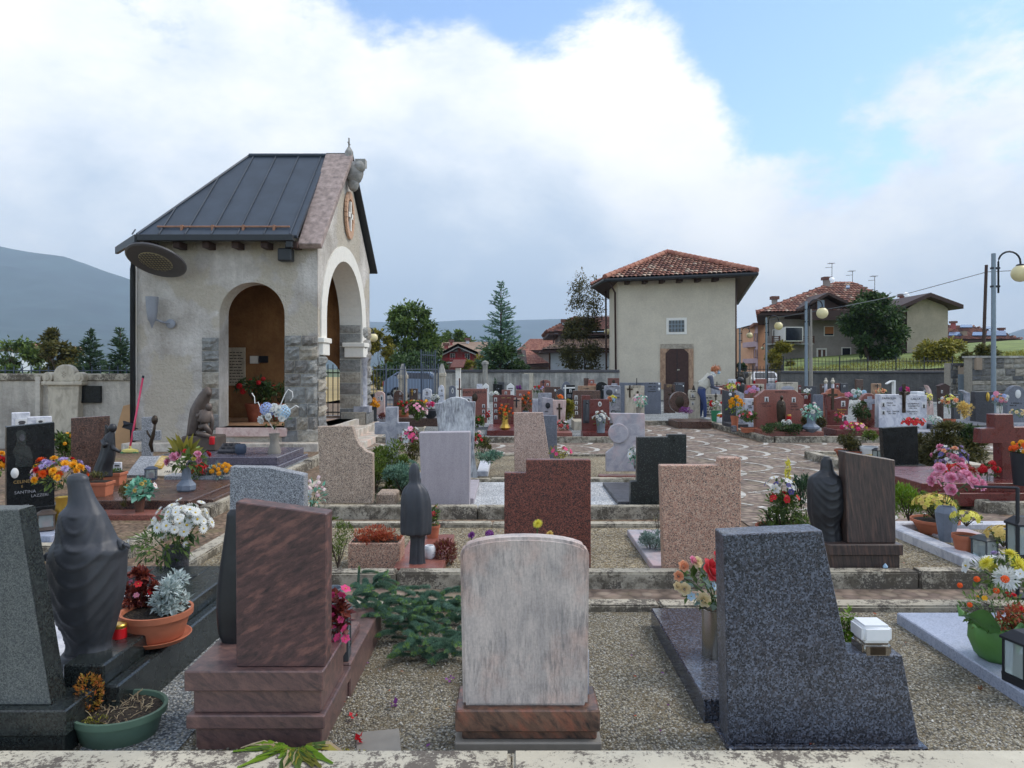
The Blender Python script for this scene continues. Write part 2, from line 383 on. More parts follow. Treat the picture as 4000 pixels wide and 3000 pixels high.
 def obj(s,name,mats,parent=None,bevel=0,seg=1,smooth=False,loc=(0,0,0)):
  if isinstance(mats,str):mats=(mats,)
  o=bpy.data.objects.new(name,s.mesh(name,bevel,seg,smooth,mats));COL.objects.link(o)
  o.location=loc
  if parent is not None:o.parent=parent
  return o
def tag(o,label,cat,group=None):
 o['label']=label;o['category']=cat
 if group:o['group']=group
 return o
def thing(name,label,cat,loc=(0,0,0),rz=0,group=None):
 o=bpy.data.objects.new(name,None);COL.objects.link(o);o.location=loc;o.rotation_euler=(0,0,rz);o.empty_display_size=.1
 return tag(o,label,cat,group)
def struct(o):o['kind']='structure';return o
def inst(name,me,parent,loc,rot=(0,0,0),sc=1):
 o=bpy.data.objects.new(name,me);COL.objects.link(o);o.parent=parent;o.location=loc;o.rotation_euler=rot
 o.scale=(sc,sc,sc)if isinstance(sc,(int,float))else sc
 return o
def text_mb(txt,h,font_w=1.0):
 cu=bpy.data.curves.new('lettering','FONT');cu.body=txt;cu.size=h*1.4;cu.extrude=.0015;cu.align_x='CENTER';cu.resolution_u=2
 o=bpy.data.objects.new('lettering',cu);COL.objects.link(o)
 dg=bpy.context.evaluated_depsgraph_get();dg.update()
 me=bpy.data.meshes.new_from_object(o.evaluated_get(dg));bpy.data.objects.remove(o)
 me.transform(Matrix.Rotation(R(90),4,'X'));me.transform(Matrix.Scale(font_w,4,Vector((1,0,0))))
 return me
def lettering(txt,h,matk,parent,loc,fw=1.0,name='lettering'):
 me=text_mb(txt,h,fw);me.materials.clear();me.materials.append(MATS[matk])
 return inst(name,me,parent,loc)
BL={}
def bloom_mesh(kind,mk,mc='p_centre'):
 key=(kind,mk)
 if key in BL:return BL[key]
 b=MB();r=random.Random(hash(kind)%97+3);Z=Vector((0,0,1))
 def petal(a,r0,r1,z0,z1,w,curl=0.0,m=0,seg=3):
  vs=[];ca,sa=math.cos(a),math.sin(a)
  for j in range(seg+1):
   t=j/seg;rr=r0+(r1-r0)*t;zz=z0+(z1-z0)*t-curl*t*t;ww=w*math.sin(math.pi*min(.92,.18+t*.78))*.5
   for q in(-1,0,1):vs.append((ca*rr-sa*q*ww,sa*rr+ca*q*ww,zz+(abs(q)*-.05 if seg>1 else 0)+abs(q)*.08*w))
  b.add(vs,[(j*3+q,j*3+q+1,j*3+q+4,j*3+q+3)for j in range(seg)for q in(0,1)],m)
 if kind=='rose':
  for i,(n,r1,z1,w)in enumerate(((3,.16,.5,.3),(4,.34,.55,.5),(5,.58,.48,.72),(6,.85,.28,.85),(6,1.0,.02,.9))):
   for k in range(n):petal(2*math.pi*k/n+i*.5,.08+r1*.25,r1,-.15,z1,w,.12*i*.4)
 elif kind=='mum':
  for i in range(5):
   n=9+i*4;el=R(78-i*21)
   for k in range(n):
    a=2*math.pi*(k+r.random()*.5)/n;petal(a,.1,math.cos(el)*1.0+.05,0,math.sin(el)*.75,.2,.1,0,2)
 elif kind=='daisy':
  for i in range(2):
   for k in range(13):petal(2*math.pi*(k+i*.5)/13,.15,1.0-i*.15,.05+i*.08,.14+i*.18,.34,.1,0,2)
  b.ball((0,0,.16),.2,8,4,1,.6)
 elif kind=='five':
  for k in range(6):petal(2*math.pi*k/6+r.random()*.3,.05,1.0,0,.22,.95,.15)
  b.ball((0,0,.12),.14,6,4,1)
 elif kind=='pom':
  for k in range(46):
   z=1-2*(k+.5)/46;q=math.sqrt(1-z*z);a=k*2.399963
   d=Vector((q*math.cos(a),q*math.sin(a),z));u=d.orthogonal().normalized();w=d.cross(u);p=d*(.72+.12*r.random())
   for e in(u,w,-u,-w):b.leaf(p,(e+d*.35),d,.34,.3,0)
 elif kind=='hydrangea':
  for k in range(90):
   z=1-2*(k+.5)/90;q=math.sqrt(1-z*z);a=k*2.399963
   d=Vector((q*math.cos(a),q*math.sin(a),z));u=d.orthogonal().normalized();w=d.cross(u);p=d*(.86+.1*r.random())
   for e in(u,w,-u,-w):b.leaf(p,(e+d*.25),d,.2,.2,0)
 elif kind=='bud':
  for i in range(2):
   for k in range(4):petal(2*math.pi*k/4+i*.78,.35,.42-i*.1,-.5,.75,.72,0)
  b.ball((0,0,0),.5,8,5,0,1.25)
 elif kind=='carnation':
  for i in range(4):
   n=8+i*3;el=R(72-i*24)
   for k in range(n):petal(2*math.pi*(k+r.random())/n,.08,math.cos(el)*(.85+.2*r.random()),0,math.sin(el)*.7,.36,.08,0,2)
 BL[key]=b.mesh('bloom',0,1,False,(mk,mc));return BL[key]
def leaves_in(b,n,c,rx,ry,rz,size,r,m=0,aspect=.45,up=.2,shell=.35,lump=0):
 c=Vector(c);cl=None
 if lump:cl=[Vector((r.gauss(0,.5),r.gauss(0,.5),r.gauss(0,.45)))for _ in range(lump)]
 for _ in range(n):
  if cl:
   q=r.choice(cl);d=Vector((r.gauss(0,1),r.gauss(0,1),r.gauss(0,1))).normalized();p=q+d*.42*r.random()**.5
   if p.length>1.05:p=p.normalized()*1.05
  else:
   d=Vector((r.gauss(0,1),r.gauss(0,1),r.gauss(0,1))).normalized();p=d*(shell+(1-shell)*r.random())**.6
  P=c+Vector((p.x*rx,p.y*ry,p.z*rz))
  dr=(d+Vector((r.gauss(0,.6),r.gauss(0,.6),r.gauss(0,.6)+up)))
  s=size*(.6+.8*r.random())
  b.leaf(P,dr,Vector((r.gauss(0,.4),r.gauss(0,.4),1)),s,s*aspect,m)
def sphere_dirs(n,r,lo=-.2):
 out=[]
 for k in range(n):
  z=1-(1-lo)*(k+.5)/n;q=math.sqrt(max(0,1-z*z));a=k*2.399963+r.random()*.6
  out.append(Vector((q*math.cos(a),q*math.sin(a),z)))
 return out
def bouquet(label,base,c,rad,blooms,leaf='leaf',nl=120,ls=.05,cat='bouquet',name='bouquet',group='bouquets on the graves',lo=-.25,stems=5,seed=1,asp=.45,lrad=None,up=.2):
 """base: where the stems meet the vase; c: centre of the flower dome above base; blooms: (kind, petals, n, size)"""
 r=random.Random(seed*31+5)
 t=thing(name,label,cat,base,0,group)
 lr=lrad or(rad[0]*.95,rad[1]*.95,rad[2]*.9)
 b=MB();leaves_in(b,nl,(c[0],c[1],c[2]-rad[2]*.12),*lr,ls,r,0,asp,up)
 b.obj('foliage',leaf,t)
 if stems:
  s=MB()
  for k in range(stems):
   a=2*math.pi*k/stems
   s.tube([(0.004*math.cos(a),.004*math.sin(a),-.01),(c[0]*.5+.2*rad[0]*math.cos(a),c[1]*.5+.2*rad[1]*math.sin(a),c[2]*.55),(c[0]+.6*rad[0]*math.cos(a),c[1]+.6*rad[1]*math.sin(a),c[2])],.0035,5)
  s.obj('stems','stem_green',t)
 tot=sum(x[2]for x in blooms);dirs=sphere_dirs(tot,r,lo);r.shuffle(dirs);i=0
 for kind,mk,n,sz in blooms:
  me=bloom_mesh(kind,mk)
  for _ in range(n):
   d=dirs[i];i+=1;k=.62+.55*r.random()
   p=(c[0]+d.x*rad[0]*k,c[1]+d.y*rad[1]*k,c[2]+d.z*rad[2]*k)
   q=(d+Vector((r.gauss(0,.2),r.gauss(0,.2)-.15,.25+r.gauss(0,.2)))).to_track_quat('Z','Y').to_euler()
   inst('bloom',me,t,p,q,sz*(.7+.55*r.random()))
 return t
def bush(label,base,rad,n,leaf,ls,name='shrub',cat='shrub',group='shrubs on the graves',asp=.4,up=.3,seed=1,extra=(),lump=7,zc=None):
 r=random.Random(seed*17+3);t=thing(name,label,cat,base,0,group);asp=max(asp,.3)if n>300 else asp
 b=MB();leaves_in(b,int(n*1.7),(0,0,zc if zc is not None else rad[2]*.9),rad[0],rad[1],rad[2],ls*1.15,r,0,asp,up,.3,lump and lump+5)
 b.obj('foliage',leaf,t)
 s=MB()
 for k in range(5):
  a=2*math.pi*k/5+.4;s.tube([(0,0,-.01),(.35*rad[0]*math.cos(a),.35*rad[1]*math.sin(a),rad[2]*.6),(.6*rad[0]*math.cos(a),.6*rad[1]*math.sin(a),rad[2]*1.1)],[.012*min(1,rad[0]*4),.008*min(1,rad[0]*4),.003],5)
 s.obj('stem','bark',t)
 for kind,mk,k,sz in extra:
  me=bloom_mesh(kind,mk)
  for d in sphere_dirs(k,r,0):
   inst('bloom',me,t,(d.x*rad[0],d.y*rad[1],rad[2]*.9+d.z*rad[2]),d.to_track_quat('Z','Y').to_euler(),sz*(.8+.4*r.random()))
 return t
def vase(label,loc,prof,mk,n=24,name='vase',cat='vase',smooth=50,group='vases on the graves',sx=1,sy=1,rz=0):
 t=thing(name,label,cat,loc,rz,group)
 inner=[(max(.002,prof[-1][0]-.006),prof[-1][1]),(max(.002,prof[-1][0]-.012),prof[-1][1]-.03)]
 MB().lathe(prof+inner,n,(0,0,0),sx,sy).obj('body',mk,t,0,1,smooth)
 MB().lathe([(max(.002,prof[-1][0]-.014),prof[-1][1]-.025),(.001,prof[-1][1]-.024)],n,(0,0,0),sx,sy,0,False).obj('opening','soil',t)
 return t
def pot(label,loc,r0,r1,h,mk='terracotta',sx=1,sy=1,saucer=False,name='flower_pot',group='flower pots on the graves',n=28,rz=0):
 t=thing(name,label,'flower pot',loc,rz,group)
 z0=.015 if saucer else 0
 MB().lathe([(r0*.96,z0),(r0,z0+.006),(r1*.93,h*.78),(r1*.93,h*.8),(r1*1.02,h*.81),(r1*1.03,h),(r1*.95,h),(r1*.92,h*.86)],n,(0,0,0),sx,sy).obj('body',mk,t,0,1,40)
 MB().lathe([(r1*.925,h*.87),(r1*.5,h*.9),(.001,h*.91)],n,(0,0,0),sx,sy,0,False).obj('soil','soil',t)
 if saucer:MB().lathe([(r0*1.1,0),(r0*1.3,.025),(r0*1.26,.026),(r0*1.08,.012),(.001,.012)],n,(0,0,0),sx,sy).obj('saucer',mk,t,0,1,40)
 return t
def planter(label,loc,w,d,h,mk='terracotta',rz=0):
 t=thing('planter_box',label,'planter',loc,rz,'planters on the graves')
 b=MB();k=.88
 b.add([(-w/2*k,-d/2*k,0),(w/2*k,-d/2*k,0),(w/2*k,d/2*k,0),(-w/2*k,d/2*k,0),(-w/2,-d/2,h),(w/2,-d/2,h),(w/2,d/2,h),(-w/2,d/2,h)],[(3,2,1,0),(0,1,5,4),(1,2,6,5),(2,3,7,6),(3,0,4,7)])
 b.box(-w/2-.008,w/2+.008,-d/2-.008,d/2+.008,h-.03,h+.002)
 b.obj('body',mk,t,.003)
 MB().add([(-w*.46,-d*.44,h+.006),(w*.46,-d*.44,h+.006),(w*.46,d*.44,h+.006),(-w*.46,d*.44,h+.006)],[(0,1,2,3)]).obj('soil','soil',t)
 return t
def lantern(label,loc,w,h,mk='iron',rz=0,candle='red_plastic',group='grave lanterns'):
 t=thing('grave_lantern',label,'lantern',loc,rz,group);a=w/2;p=w*.09
 b=MB()
 b.box(-a,a,-a,a,0,h*.16)
 for x in(-1,1):
  for y in(-1,1):b.box(x*a-(p if x>0 else 0),x*a+(0 if x>0 else p),y*a-(p if y>0 else 0),y*a+(0 if y>0 else p),h*.16,h*.8)
 b.obj('frame',mk,t,.002)
 g=MB();i=a-p*.6
 g.box(-i,i,-i,i,h*.17,h*.79);g.obj('glass','pane',t)
 rr=MB();e=a*1.12
 rr.box(-e,e,-e,e,h*.8,h*.85)
 rr.add([(-e,-e,h*.85),(e,-e,h*.85),(e,e,h*.85),(-e,e,h*.85),(-a*.5,-a*.5,h),(a*.5,-a*.5,h),(a*.5,a*.5,h),(-a*.5,a*.5,h)],[(0,1,5,4),(1,2,6,5),(2,3,7,6),(3,0,4,7),(4,5,6,7)])
 rr.obj('lid',mk,t,.002)
 MB().lathe([(a*.5,h*.17),(a*.5,h*.5),(a*.3,h*.56)],12).obj('candle',candle,t,0,1,40)
 return t
def candle(label,loc,r,h,mk='red_plastic',lid='gold',group='grave candles'):
 t=thing('grave_candle',label,'candle',loc,0,group)
 MB().lathe([(r*.9,0),(r,h*.05),(r,h*.72),(r*.9,h*.76)],18).obj('cup',mk,t,0,1,40)
 MB().lathe([(r*.98,h*.76),(r,h*.8),(r,h*.93),(r*.85,h)],18).obj('lid',lid,t,0,1,40)
 return t
def robe(b,rings,n=40,folds=9,amp=.05,swag=0,m=0,seed=1):
 """rings: (z, cx, cy, rx, ry); swag>0 draws hanging U folds on the back (-y)"""
 rs=[];r=random.Random(seed);ph=[r.random()*6.28 for _ in range(4)]
 dense=[]
 for i in range(len(rings)-1):
  p=[rings[max(i-1,0)],rings[i],rings[i+1],rings[min(i+2,len(rings)-1)]]
  for k in range(9 if swag else 5):
   t=k/(9 if swag else 5);dense.append([.5*(2*b_+(c_-a_)*t+(2*a_-5*b_+4*c_-d_)*t*t+(3*b_-a_-3*c_+d_)*t**3)for a_,b_,c_,d_ in zip(*p)])
   dense[-1][0]=rings[i][0]+(rings[i+1][0]-rings[i][0])*t
 dense.append(list(rings[-1]))
 z0,z1=dense[0][0],dense[-1][0];xw=max(q[3]for q in dense)
 for z,cx,cy,rx,ry in dense:
  ring=[];t=(z-z0)/(z1-z0)
  for i in range(n):
   a=2*math.pi*i/n;x,y=math.cos(a),math.sin(a)
   d=amp*(1-.75*t)*(.6*math.sin(folds*a+ph[0]+2*t)+.4*math.sin(folds*1.7*a+ph[1]-3*t))
   if swag and y<.3:
    u=(z-z0)/(z1-z0)-.24*(x**2);w=math.sin(u*66+.9*math.sin(u*9)+x*.7)
    d+=swag*max(0,w)**3*min(1,(.3-y)*1.5)*(1-x**4)*(1 if .08<t<.78 else .15)
   k=1+d
   ring.append((cx+rx*x*k,cy+ry*y*k,z))
  rs.append(ring)
 return b.loft(rs,m)
def outline(shape,w,h,p=.2,q=.5):
 a=w/2
 if shape=='rect':return[(-a,0),(a,0),(a,h),(-a,h)]
 if shape=='arch':
  s=h*(1-p);pts=[(-a,0),(a,0)]
  for i in range(13):
   t=math.pi*i/12;pts.append((a*math.cos(t),s+(h-s)*math.sin(t)))
  return pts
 if shape=='chamfer':return[(-a,0),(a,0),(a,h*(1-p)),(a*q,h),(-a*q,h),(-a,h*(1-p))]
 if shape=='peak':return[(-a,0),(a,0),(a,h*(1-p)),(0,h),(-a,h*(1-p))]
 if shape=='slant_r':return[(-a,0),(a,0),(a,h*(1-p)),(-a,h)]
 if shape=='slant_l':return[(-a,0),(a,0),(a,h),(-a,h*(1-p))]
 if shape=='step_l':return[(-a,0),(a,0),(a,h),(-a+w*q,h),(-a+w*q,h*(1-p)),(-a,h*(1-p))]
 if shape=='step_r':return[(-a,0),(a,0),(a,h*(1-p)),(a-w*q,h*(1-p)),(a-w*q,h),(-a,h)]
 if shape=='shoulder':
  s=h*(1-p);pts=[(-a,0),(a,0),(a,s)]
  for i in range(9):
   t=math.pi*i/8;pts.append((a*q*math.cos(t),s+(h-s)*(.15+.85*math.sin(t))))
  return pts+[(-a,s)]
 if shape=='trapez':return[(-a*p,0),(a*p,0),(a,h),(-a,h)]
 if shape=='taper':return[(-a,0),(a,0),(a*p,h),(-a*p,h)]
 if shape=='disc':return[(a*math.cos(2*math.pi*i/28),h/2+h/2*math.sin(2*math.pi*i/28))for i in range(28)]
 if shape=='wave':
  pts=[(-a,0),(a,0)]
  for i in range(5):pts.append((a*(1-.12*math.sin(i/4*math.pi)),h*.75*i/4+h*.05))
  for i in range(13):
   t=i/12;pts.append((a-w*t,h*(.86+.14*t+.06*math.sin(t*2*math.pi+.6)*(1-t*.3))))
  for i in range(5):pts.append((-a*(1-.10*math.sin(i/4*math.pi)),h*.82*(1-i/4)+h*.04))
  return pts
 if shape=='cross':
  k=a*p;z=h*q
  return[(-k,0),(k,0),(k,z-k),(a,z-k),(a,z+k),(k,z+k),(k,h),(-k,h),(-k,z+k),(-a,z+k),(-a,z-k),(-k,z-k)]
def small_cross(parent,mk,x,z,w,h,d=.02,y=0,q=.68,thick=.1,name='cross',figure=False):
 b=MB();k=h*thick*.5
 b.prism([(px+x,pz+z)for px,pz in outline('cross',w,h,k/(w/2),q)],y-d,y)
 o=b.obj(name,mk,parent,.002)
 if figure:
  g=MB();s=h
  g.tube([(x,y-d-.01,z+s*.15),(x,y-d-.015,z+s*.4),(x,y-d-.02,z+s*.62),(x,y-d-.02,z+s*.74)],[s*.02,s*.035,s*.05,s*.03],8)
  g.ball((x,y-d-.025,z+s*.79),s*.045,8,6)
  g.tube([(x-w*.4,y-d-.012,z+s*.74),(x,y-d-.02,z+s*.66),(x+w*.4,y-d-.012,z+s*.74)],s*.018,6)
  g.obj('figure',mk,o,0,1,True)
 return o
def stone(label,x0,x1,yt,yb,D,shape='rect',mk='grey_granite',th=.1,p=.2,q=.5,rz=0,z0=None,group='headstones',name='headstone',cat='headstone',base=None,basemk=None,slab=None,photos=(),cross=(),text=(),marks=(),ovals=(),bev=.006,y_off=0):
 """pixel box of the front face at depth D. base=(extra width px, height px, extra depth m); photos/cross/text in photo pixels."""
 xc=(x0+x1)/2;w=(x1-x0)/F*D;zt=py2z(yt,D);zb=py2z(yb,D)if z0 is None else z0
 h=zt-zb;L=(px2x(xc,D),D,zb)
 t=thing(name,label,cat,L,rz,group);loc=lambda px,py:((px-xc)/F*D,py2z(py,D)-zb)
 off=.0
 MB().prism(outline(shape,w,h,p,q)if isinstance(shape,str)else[loc(*a)for a in shape],0,th).obj('slab',mk,t,bev,1)
 if base:
  ew,bh,bd=base;bw=w+ew/F*D;bh=bh/F*D
  MB().box(-bw/2,bw/2,-bd,th+bd*.5,-.02-bh*0,bh*.999).obj('plinth',basemk or mk,t,.005)
 if slab:
  a,c,ln,hh,smk=slab
  u0,u1=(a-xc)/F*D,(c-xc)/F*D;sg=-1 if ln>0 else 1
  ya,yb2=(-ln,-.02)if ln>0 else(th+.02,th-ln)
  MB().box(u0,u1,ya,yb2,-zb+.02,-zb+hh).obj('grave_slab',smk,t,.006)
 for ph in photos:
  cx,cz=loc(ph[0],ph[1]);pw,pH=ph[2]/F*D/2,ph[3]/F*D/2;kind=ph[4]if len(ph)>4 else 'rect'
  if kind=='oval':
   f=MB().prism([(cx+pw*math.cos(i*.3927),cz+pH*math.sin(i*.3927))for i in range(16)],-.012,-.001).obj('portrait','photo_pale',t)
   MB().prism([(cx+pw*.45*math.cos(i*.3927),cz-pH*.1+pH*.55*math.sin(i*.3927))for i in range(16)],-.0145,-.0125).obj('picture','photo_dark',f)
  else:
   f=MB().prism([(cx-pw,cz-pH),(cx+pw,cz-pH),(cx+pw,cz+pH),(cx-pw,cz+pH)],-.012,-.001).obj('portrait','photo_pale',t)
   g=MB().prism([(cx+pw*.55*math.cos(i*.3927),cz+pH*.18+pH*.42*math.sin(i*.3927))for i in range(16)],-.0145,-.0125)
   g.prism([(cx-pw*.75,cz-pH*.92),(cx+pw*.75,cz-pH*.92),(cx+pw*.35,cz-pH*.1),(cx-pw*.35,cz-pH*.1)],-.0145,-.0125)
   g.obj('picture','photo_dark',f)
 for cr in cross:
  cx,cz=loc(cr[0],cr[1]);small_cross(t,cr[4]if len(cr)>4 else 'bronze',cx,cz,cr[2]/F*D,cr[3]/F*D,.02,0,.68,.12,figure=len(cr)>5)
 for tx in text:
  s,cx,cy,hp,ink=tx[:5];x,z=loc(cx,cy);lettering(s,hp/F*D,ink,t,(x,-.003,z),tx[5]if len(tx)>5 else 1.0)
 if marks:
  b=MB();r=random.Random(int(x0*7+yt))
  for mx0,mx1,my,mh,ink in marks:
   x,z=loc(mx0,my);xe,_=loc(mx1,my);hh=mh/F*D;u=x
   while u<xe:
    ln=hh*(.35+.5*r.random())
    if r.random()<.86:b.box(u,min(u+ln,xe),-.004,-.0005,z,z+hh*(.75+.25*r.random()))
    u+=ln+hh*.18
  b.obj('lettering',marks[0][4],t)
 for ov in ovals:
  cx,cz=loc(ov[0],ov[1]);pw,pH=ov[2]/F*D/2,ov[3]/F*D/2
  MB().lathe([(1,0),(1,.012),(.7,.02),(.001,.024)],20).obj('medallion',ov[4],t,0,1,40).matrix_local=Matrix.Translation((cx,0,cz))@Matrix.Rotation(R(90),4,'X')@Matrix.Diagonal((pw,pH,1,1))
 return t
def tiled(parent,A,B,Ptop,cols,rows,mk,P2=None,name='roof',lift=.0,under='wood_dark',thick=.08,ridge=True):
 """Barrel tiles on the plane through eave A-B up to Ptop (triangle) or Ptop..P2 (trapezoid, Ptop above A's side)."""
 A,B,P=Vector(A),Vector(B),Vector(Ptop);Q=Vector(P2)if P2 is not None else P
 e=(B-A);W_=e.length;e.normalize();s=(P-A)-e*(P-A).dot(e);Lp=s.length;s.normalize();n=e.cross(s)
 if n.z<0:n=-n
 ua,uq=(P-A).dot(e)/W_,(Q-A).dot(e)/W_
 sQ=(Q-A).dot(s)
 def vmax(u):
  if u<ua:return Lp*u/ua if ua>0 else Lp
  if u>uq:return sQ*(1-u)/(1-uq)if uq<1 else sQ
  return Lp+(sQ-Lp)*((u-ua)/(uq-ua)if uq>ua else 0)
 b=MB();cw=W_/cols;tl=Lp/rows;r=random.Random(int(W_*100))
 for i in range(cols):
  for j in range(rows):
   u0,u1=i/cols,(i+1)/cols;um=(u0+u1)/2;v0,v1=j*tl-.02*tl,(j+1.12)*tl;vm=vmax(um)
   if v0>vm:continue
   v1=min(v1,vm+.02);jx=r.uniform(-.03,.03)*cw;jz=r.uniform(0,.02)*cw
   vs=[]
   for(vv,hh,tt)in((v0,.44,1.0),(v1,.22,.86)):
    for k in range(5):
     a=math.pi*k/4
     vs.append(A+e*(um*W_+jx-math.cos(a)*cw*.56*tt)+s*vv+n*(math.sin(a)*cw*hh+jz+.02+(.0 if vv>v0 else .015)))
   b.add(vs,[(k,k+1,k+6,k+5)for k in range(4)]+[(0,5,9,4)]*0)
 o=b.obj(name,mk,parent)
 d=MB();d.slab([A,B,Q,P]if(Q-P).length>.01 else[A,B,P],n*thick);d.obj('roof_deck',under,o)
 return o
def ridge_tiles(parent,a,c,mk,r=.1,step=.35,name='ridge_tiles'):
 a,c=Vector(a),Vector(c);L=(c-a).length;n=max(2,int(L/step));b=MB();d=(c-a)/n
 for i in range(n):b.tube([a+d*i,a+d*(i+1.1)],[r*1.12,r*.95],8)
 return b.obj(name,mk,parent,0,1,50)
class Facade:
 """A wall plane through two ground points; maps photo pixels to the wall."""
 def __init__(s,P0,P1):
  s.a=Vector((P0[0],P0[1],0));s.b=Vector((P1[0],P1[1],0));s.e=(s.b-s.a).normalized();s.n=Vector((s.e.y,-s.e.x,0))
 def at(s,px,py):
  k=(px-CX)/F;
  y=(s.a.x*s.e.y-s.a.y*s.e.x)/(k*s.e.y-s.e.x);return Vector((k*y,y,H-(py-HY)/F*y))
 def quad(s,px0,py0,px1,py1):
  p,q=s.at(px0,py0),s.at(px1,py1);p2,q2=s.at(px0,py1),s.at(px1,py0)
  return[Vector((p.x,p.y,p2.z)),Vector((q.x,q.y,p2.z)),Vector((q.x,q.y,p.z)),Vector((p.x,p.y,p.z))]
 def block(s,name,parent,mk,px0,py0,px1,py1,out=.03,back=.02,bevel=0):
  q=s.quad(px0,py0,px1,py1);b=MB();b.slab([v+s.n*out for v in q],s.n*(out+back));return b.obj(name,mk,parent,bevel)
 def window(s,parent,px0,py0,px1,py1,frame='white_paint',pane='window_dark',fw=5,out=.04,bars=(1,1),name='window',bm=None):
  f=s.block(name,parent,frame,px0-fw,py0-fw,px1+fw,py1+fw,out)
  s.block('pane',f,pane,px0,py0,px1,py1,out+.015,0)
  b=MB();q=s.quad(px0,py0,px1,py1);n=s.n
  for i in range(1,bars[0]):
   t=i/bars[0];p=q[0].lerp(q[1],t)+n*(out+.03);r_=q[3].lerp(q[2],t)+n*(out+.03);d=s.e*.018
   b.slab([p-d,p+d,r_+d,r_-d],n*.02)
  for i in range(1,bars[1]):
   t=i/bars[1];p=q[0].lerp(q[3],t)+n*(out+.028);r_=q[1].lerp(q[2],t)+n*(out+.028);d=Vector((0,0,.018))
   b.slab([p-d,r_-d,r_+d,p+d],n*.02)
  if b.v:b.obj('glazing_bars',bm or frame,f)
  return f
def limb(b,p,d,L,r0,depth,r,tips,spread=.6,n=6,up=.1):
 pts=[p];rr=[r0];q=p.copy();dd=d.copy()
 for i in range(4):
  dd=(dd+Vector((r.gauss(0,.16),r.gauss(0,.16),r.gauss(0,.1)+up*.4))).normalized();q=q+dd*L/4;pts.append(q.copy());rr.append(r0*(1-.17*(i+1)))
 b.tube(pts,rr,n)
 if depth==0:tips.append((q,dd));return
 for k in range(2 if depth<3 else 3):
  t=r.choice((2,3,4));o=pts[t]
  a=r.random()*6.28;sd=dd.orthogonal().normalized();sd=Matrix.Rotation(a,3,dd)@sd
  limb(b,o,(dd+sd*spread*(1+.5*r.random())).normalized(),L*(.6+.2*r.random()),rr[t]*.65,depth-1,r,tips,spread,max(4,n-1),up)
 limb(b,q,dd,L*.7,rr[-1]*.9,depth-1,r,tips,spread,max(4,n-1),up)
def tree(label,px,ybase,ytop,D,wpx,leaf='leaf',n=7000,ls=.3,trunk=.3,crown_lo=.25,z0=None,seed=1,clumps=26,name='leafy_tree',group='trees around the cemetery',profile=None,bare=False,depth=3,lump_r=.34,cat='tree'):
 r=random.Random(seed*101);z0=py2z(ybase,D)if z0 is None else z0;ht=py2z(ytop,D)-z0;w=wpx/F*D/2
 t=thing(name,label,cat,(px2x(px,D),D,z0),0,group)
 b=MB();tips=[]
 limb(b,Vector((0,0,-.1)),Vector((0,0,1)),ht*.42,trunk,depth,r,tips,.55,7)
 sx=max(abs(q.x)for q,_ in tips);sz=max(q.z for q,_ in tips)
 kx=w*.8/max(sx,.1);kz=ht*.93/sz
 b.v=[(x*(kx if z>ht*.25 else 1+(kx-1)*max(0,z)/(ht*.25)),y*(kx if z>ht*.25 else 1+(kx-1)*max(0,z)/(ht*.25)),z*kz)for x,y,z in b.v]
 b.obj('trunk','bark',t,0,1,True)
 c=MB();cl=[]
 prof=profile or(lambda u:math.sqrt(max(0,1-(2*u-1)**2))**.8)
 for _ in range(clumps):
  u=r.random()**.85;a=r.random()*6.28;rad=prof(u)*w*(.35+.65*r.random()**.5)
  cl.append((Vector((rad*math.cos(a),rad*math.sin(a),ht*(crown_lo+(1-crown_lo)*u*.97))),(.5+.7*r.random())))
 if bare:cl=[(Vector((q.x*kx,q.y*kx,q.z*kz)),.5)for q,_ in tips]
 R0=w*lump_r
 for _ in range(n):
  q,s=r.choice(cl);d=Vector((r.gauss(0,1),r.gauss(0,1),r.gauss(0,.8)));d=d.normalized()*abs(r.gauss(.72,.25))
  P=q+Vector((d.x,d.y,d.z*.75))*R0*s
  z_=ls*(.6+.8*r.random());c.leaf(P,d+Vector((r.gauss(0,.5),r.gauss(0,.5),r.gauss(0,.5)-.2)),Vector((r.gauss(0,.5),r.gauss(0,.5),1)),z_,z_*.55)
 c.obj('crown',leaf,t)
 return t
def conifer(label,px,ybase,ytop,D,wpx,z0=None,leaf='leaf_fir',seed=1,whorls=26,ls=.4,name='conifer',group='trees around the cemetery',dens=9):
 r=random.Random(seed*13);z0=py2z(ybase,D)if z0 is None else z0;ht=py2z(ytop,D)-z0;w=wpx/F*D/2
 t=thing(name,label,'tree',(px2x(px,D),D,z0),0,group)
 MB().tube([(0,0,-.1),(0,0,ht*.5),(0,0,ht*.98)],[w*.07,w*.045,.02],8).obj('trunk','bark',t,0,1,True)
 b=MB()
 for i in range(whorls):
  u=(i+.5)/whorls;z=ht*(.04+.95*u);L=w*(1-u)**.8*(.75+.45*r.random())+.1
  for k in range(6 if u<.8 else 4):
   a=r.random()*6.28;d=Vector((math.cos(a),math.sin(a),-.15+.55*u));p=Vector((0,0,z));LL=L*(.7+.4*r.random())
   nseg=max(3,int(dens*LL/w)+2)
   for j in range(nseg):
    f=(j+.6)/nseg;q=p+d*LL*f+Vector((0,0,.12*LL*f*f))
    for m in range(3):
     dd=(d+Vector((r.gauss(0,.5),r.gauss(0,.5),r.gauss(0,.3)+.15)));s=ls*(.7+.6*r.random())*(1.1-.5*u)
     b.leaf(q,dd,Vector((r.gauss(0,.5),r.gauss(0,.5),1)),s,s*.34)
 for k in range(3):
  b.leaf(Vector((0,0,ht*.93)),Vector((r.gauss(0,.1),r.gauss(0,.1),1)),Vector((1,0,0)),ht*.08,.1)
 b.obj('crown',leaf,t)
 return t
cam=bpy.data.cameras.new('camera');camo=bpy.data.objects.new('camera',cam);COL.objects.link(camo)
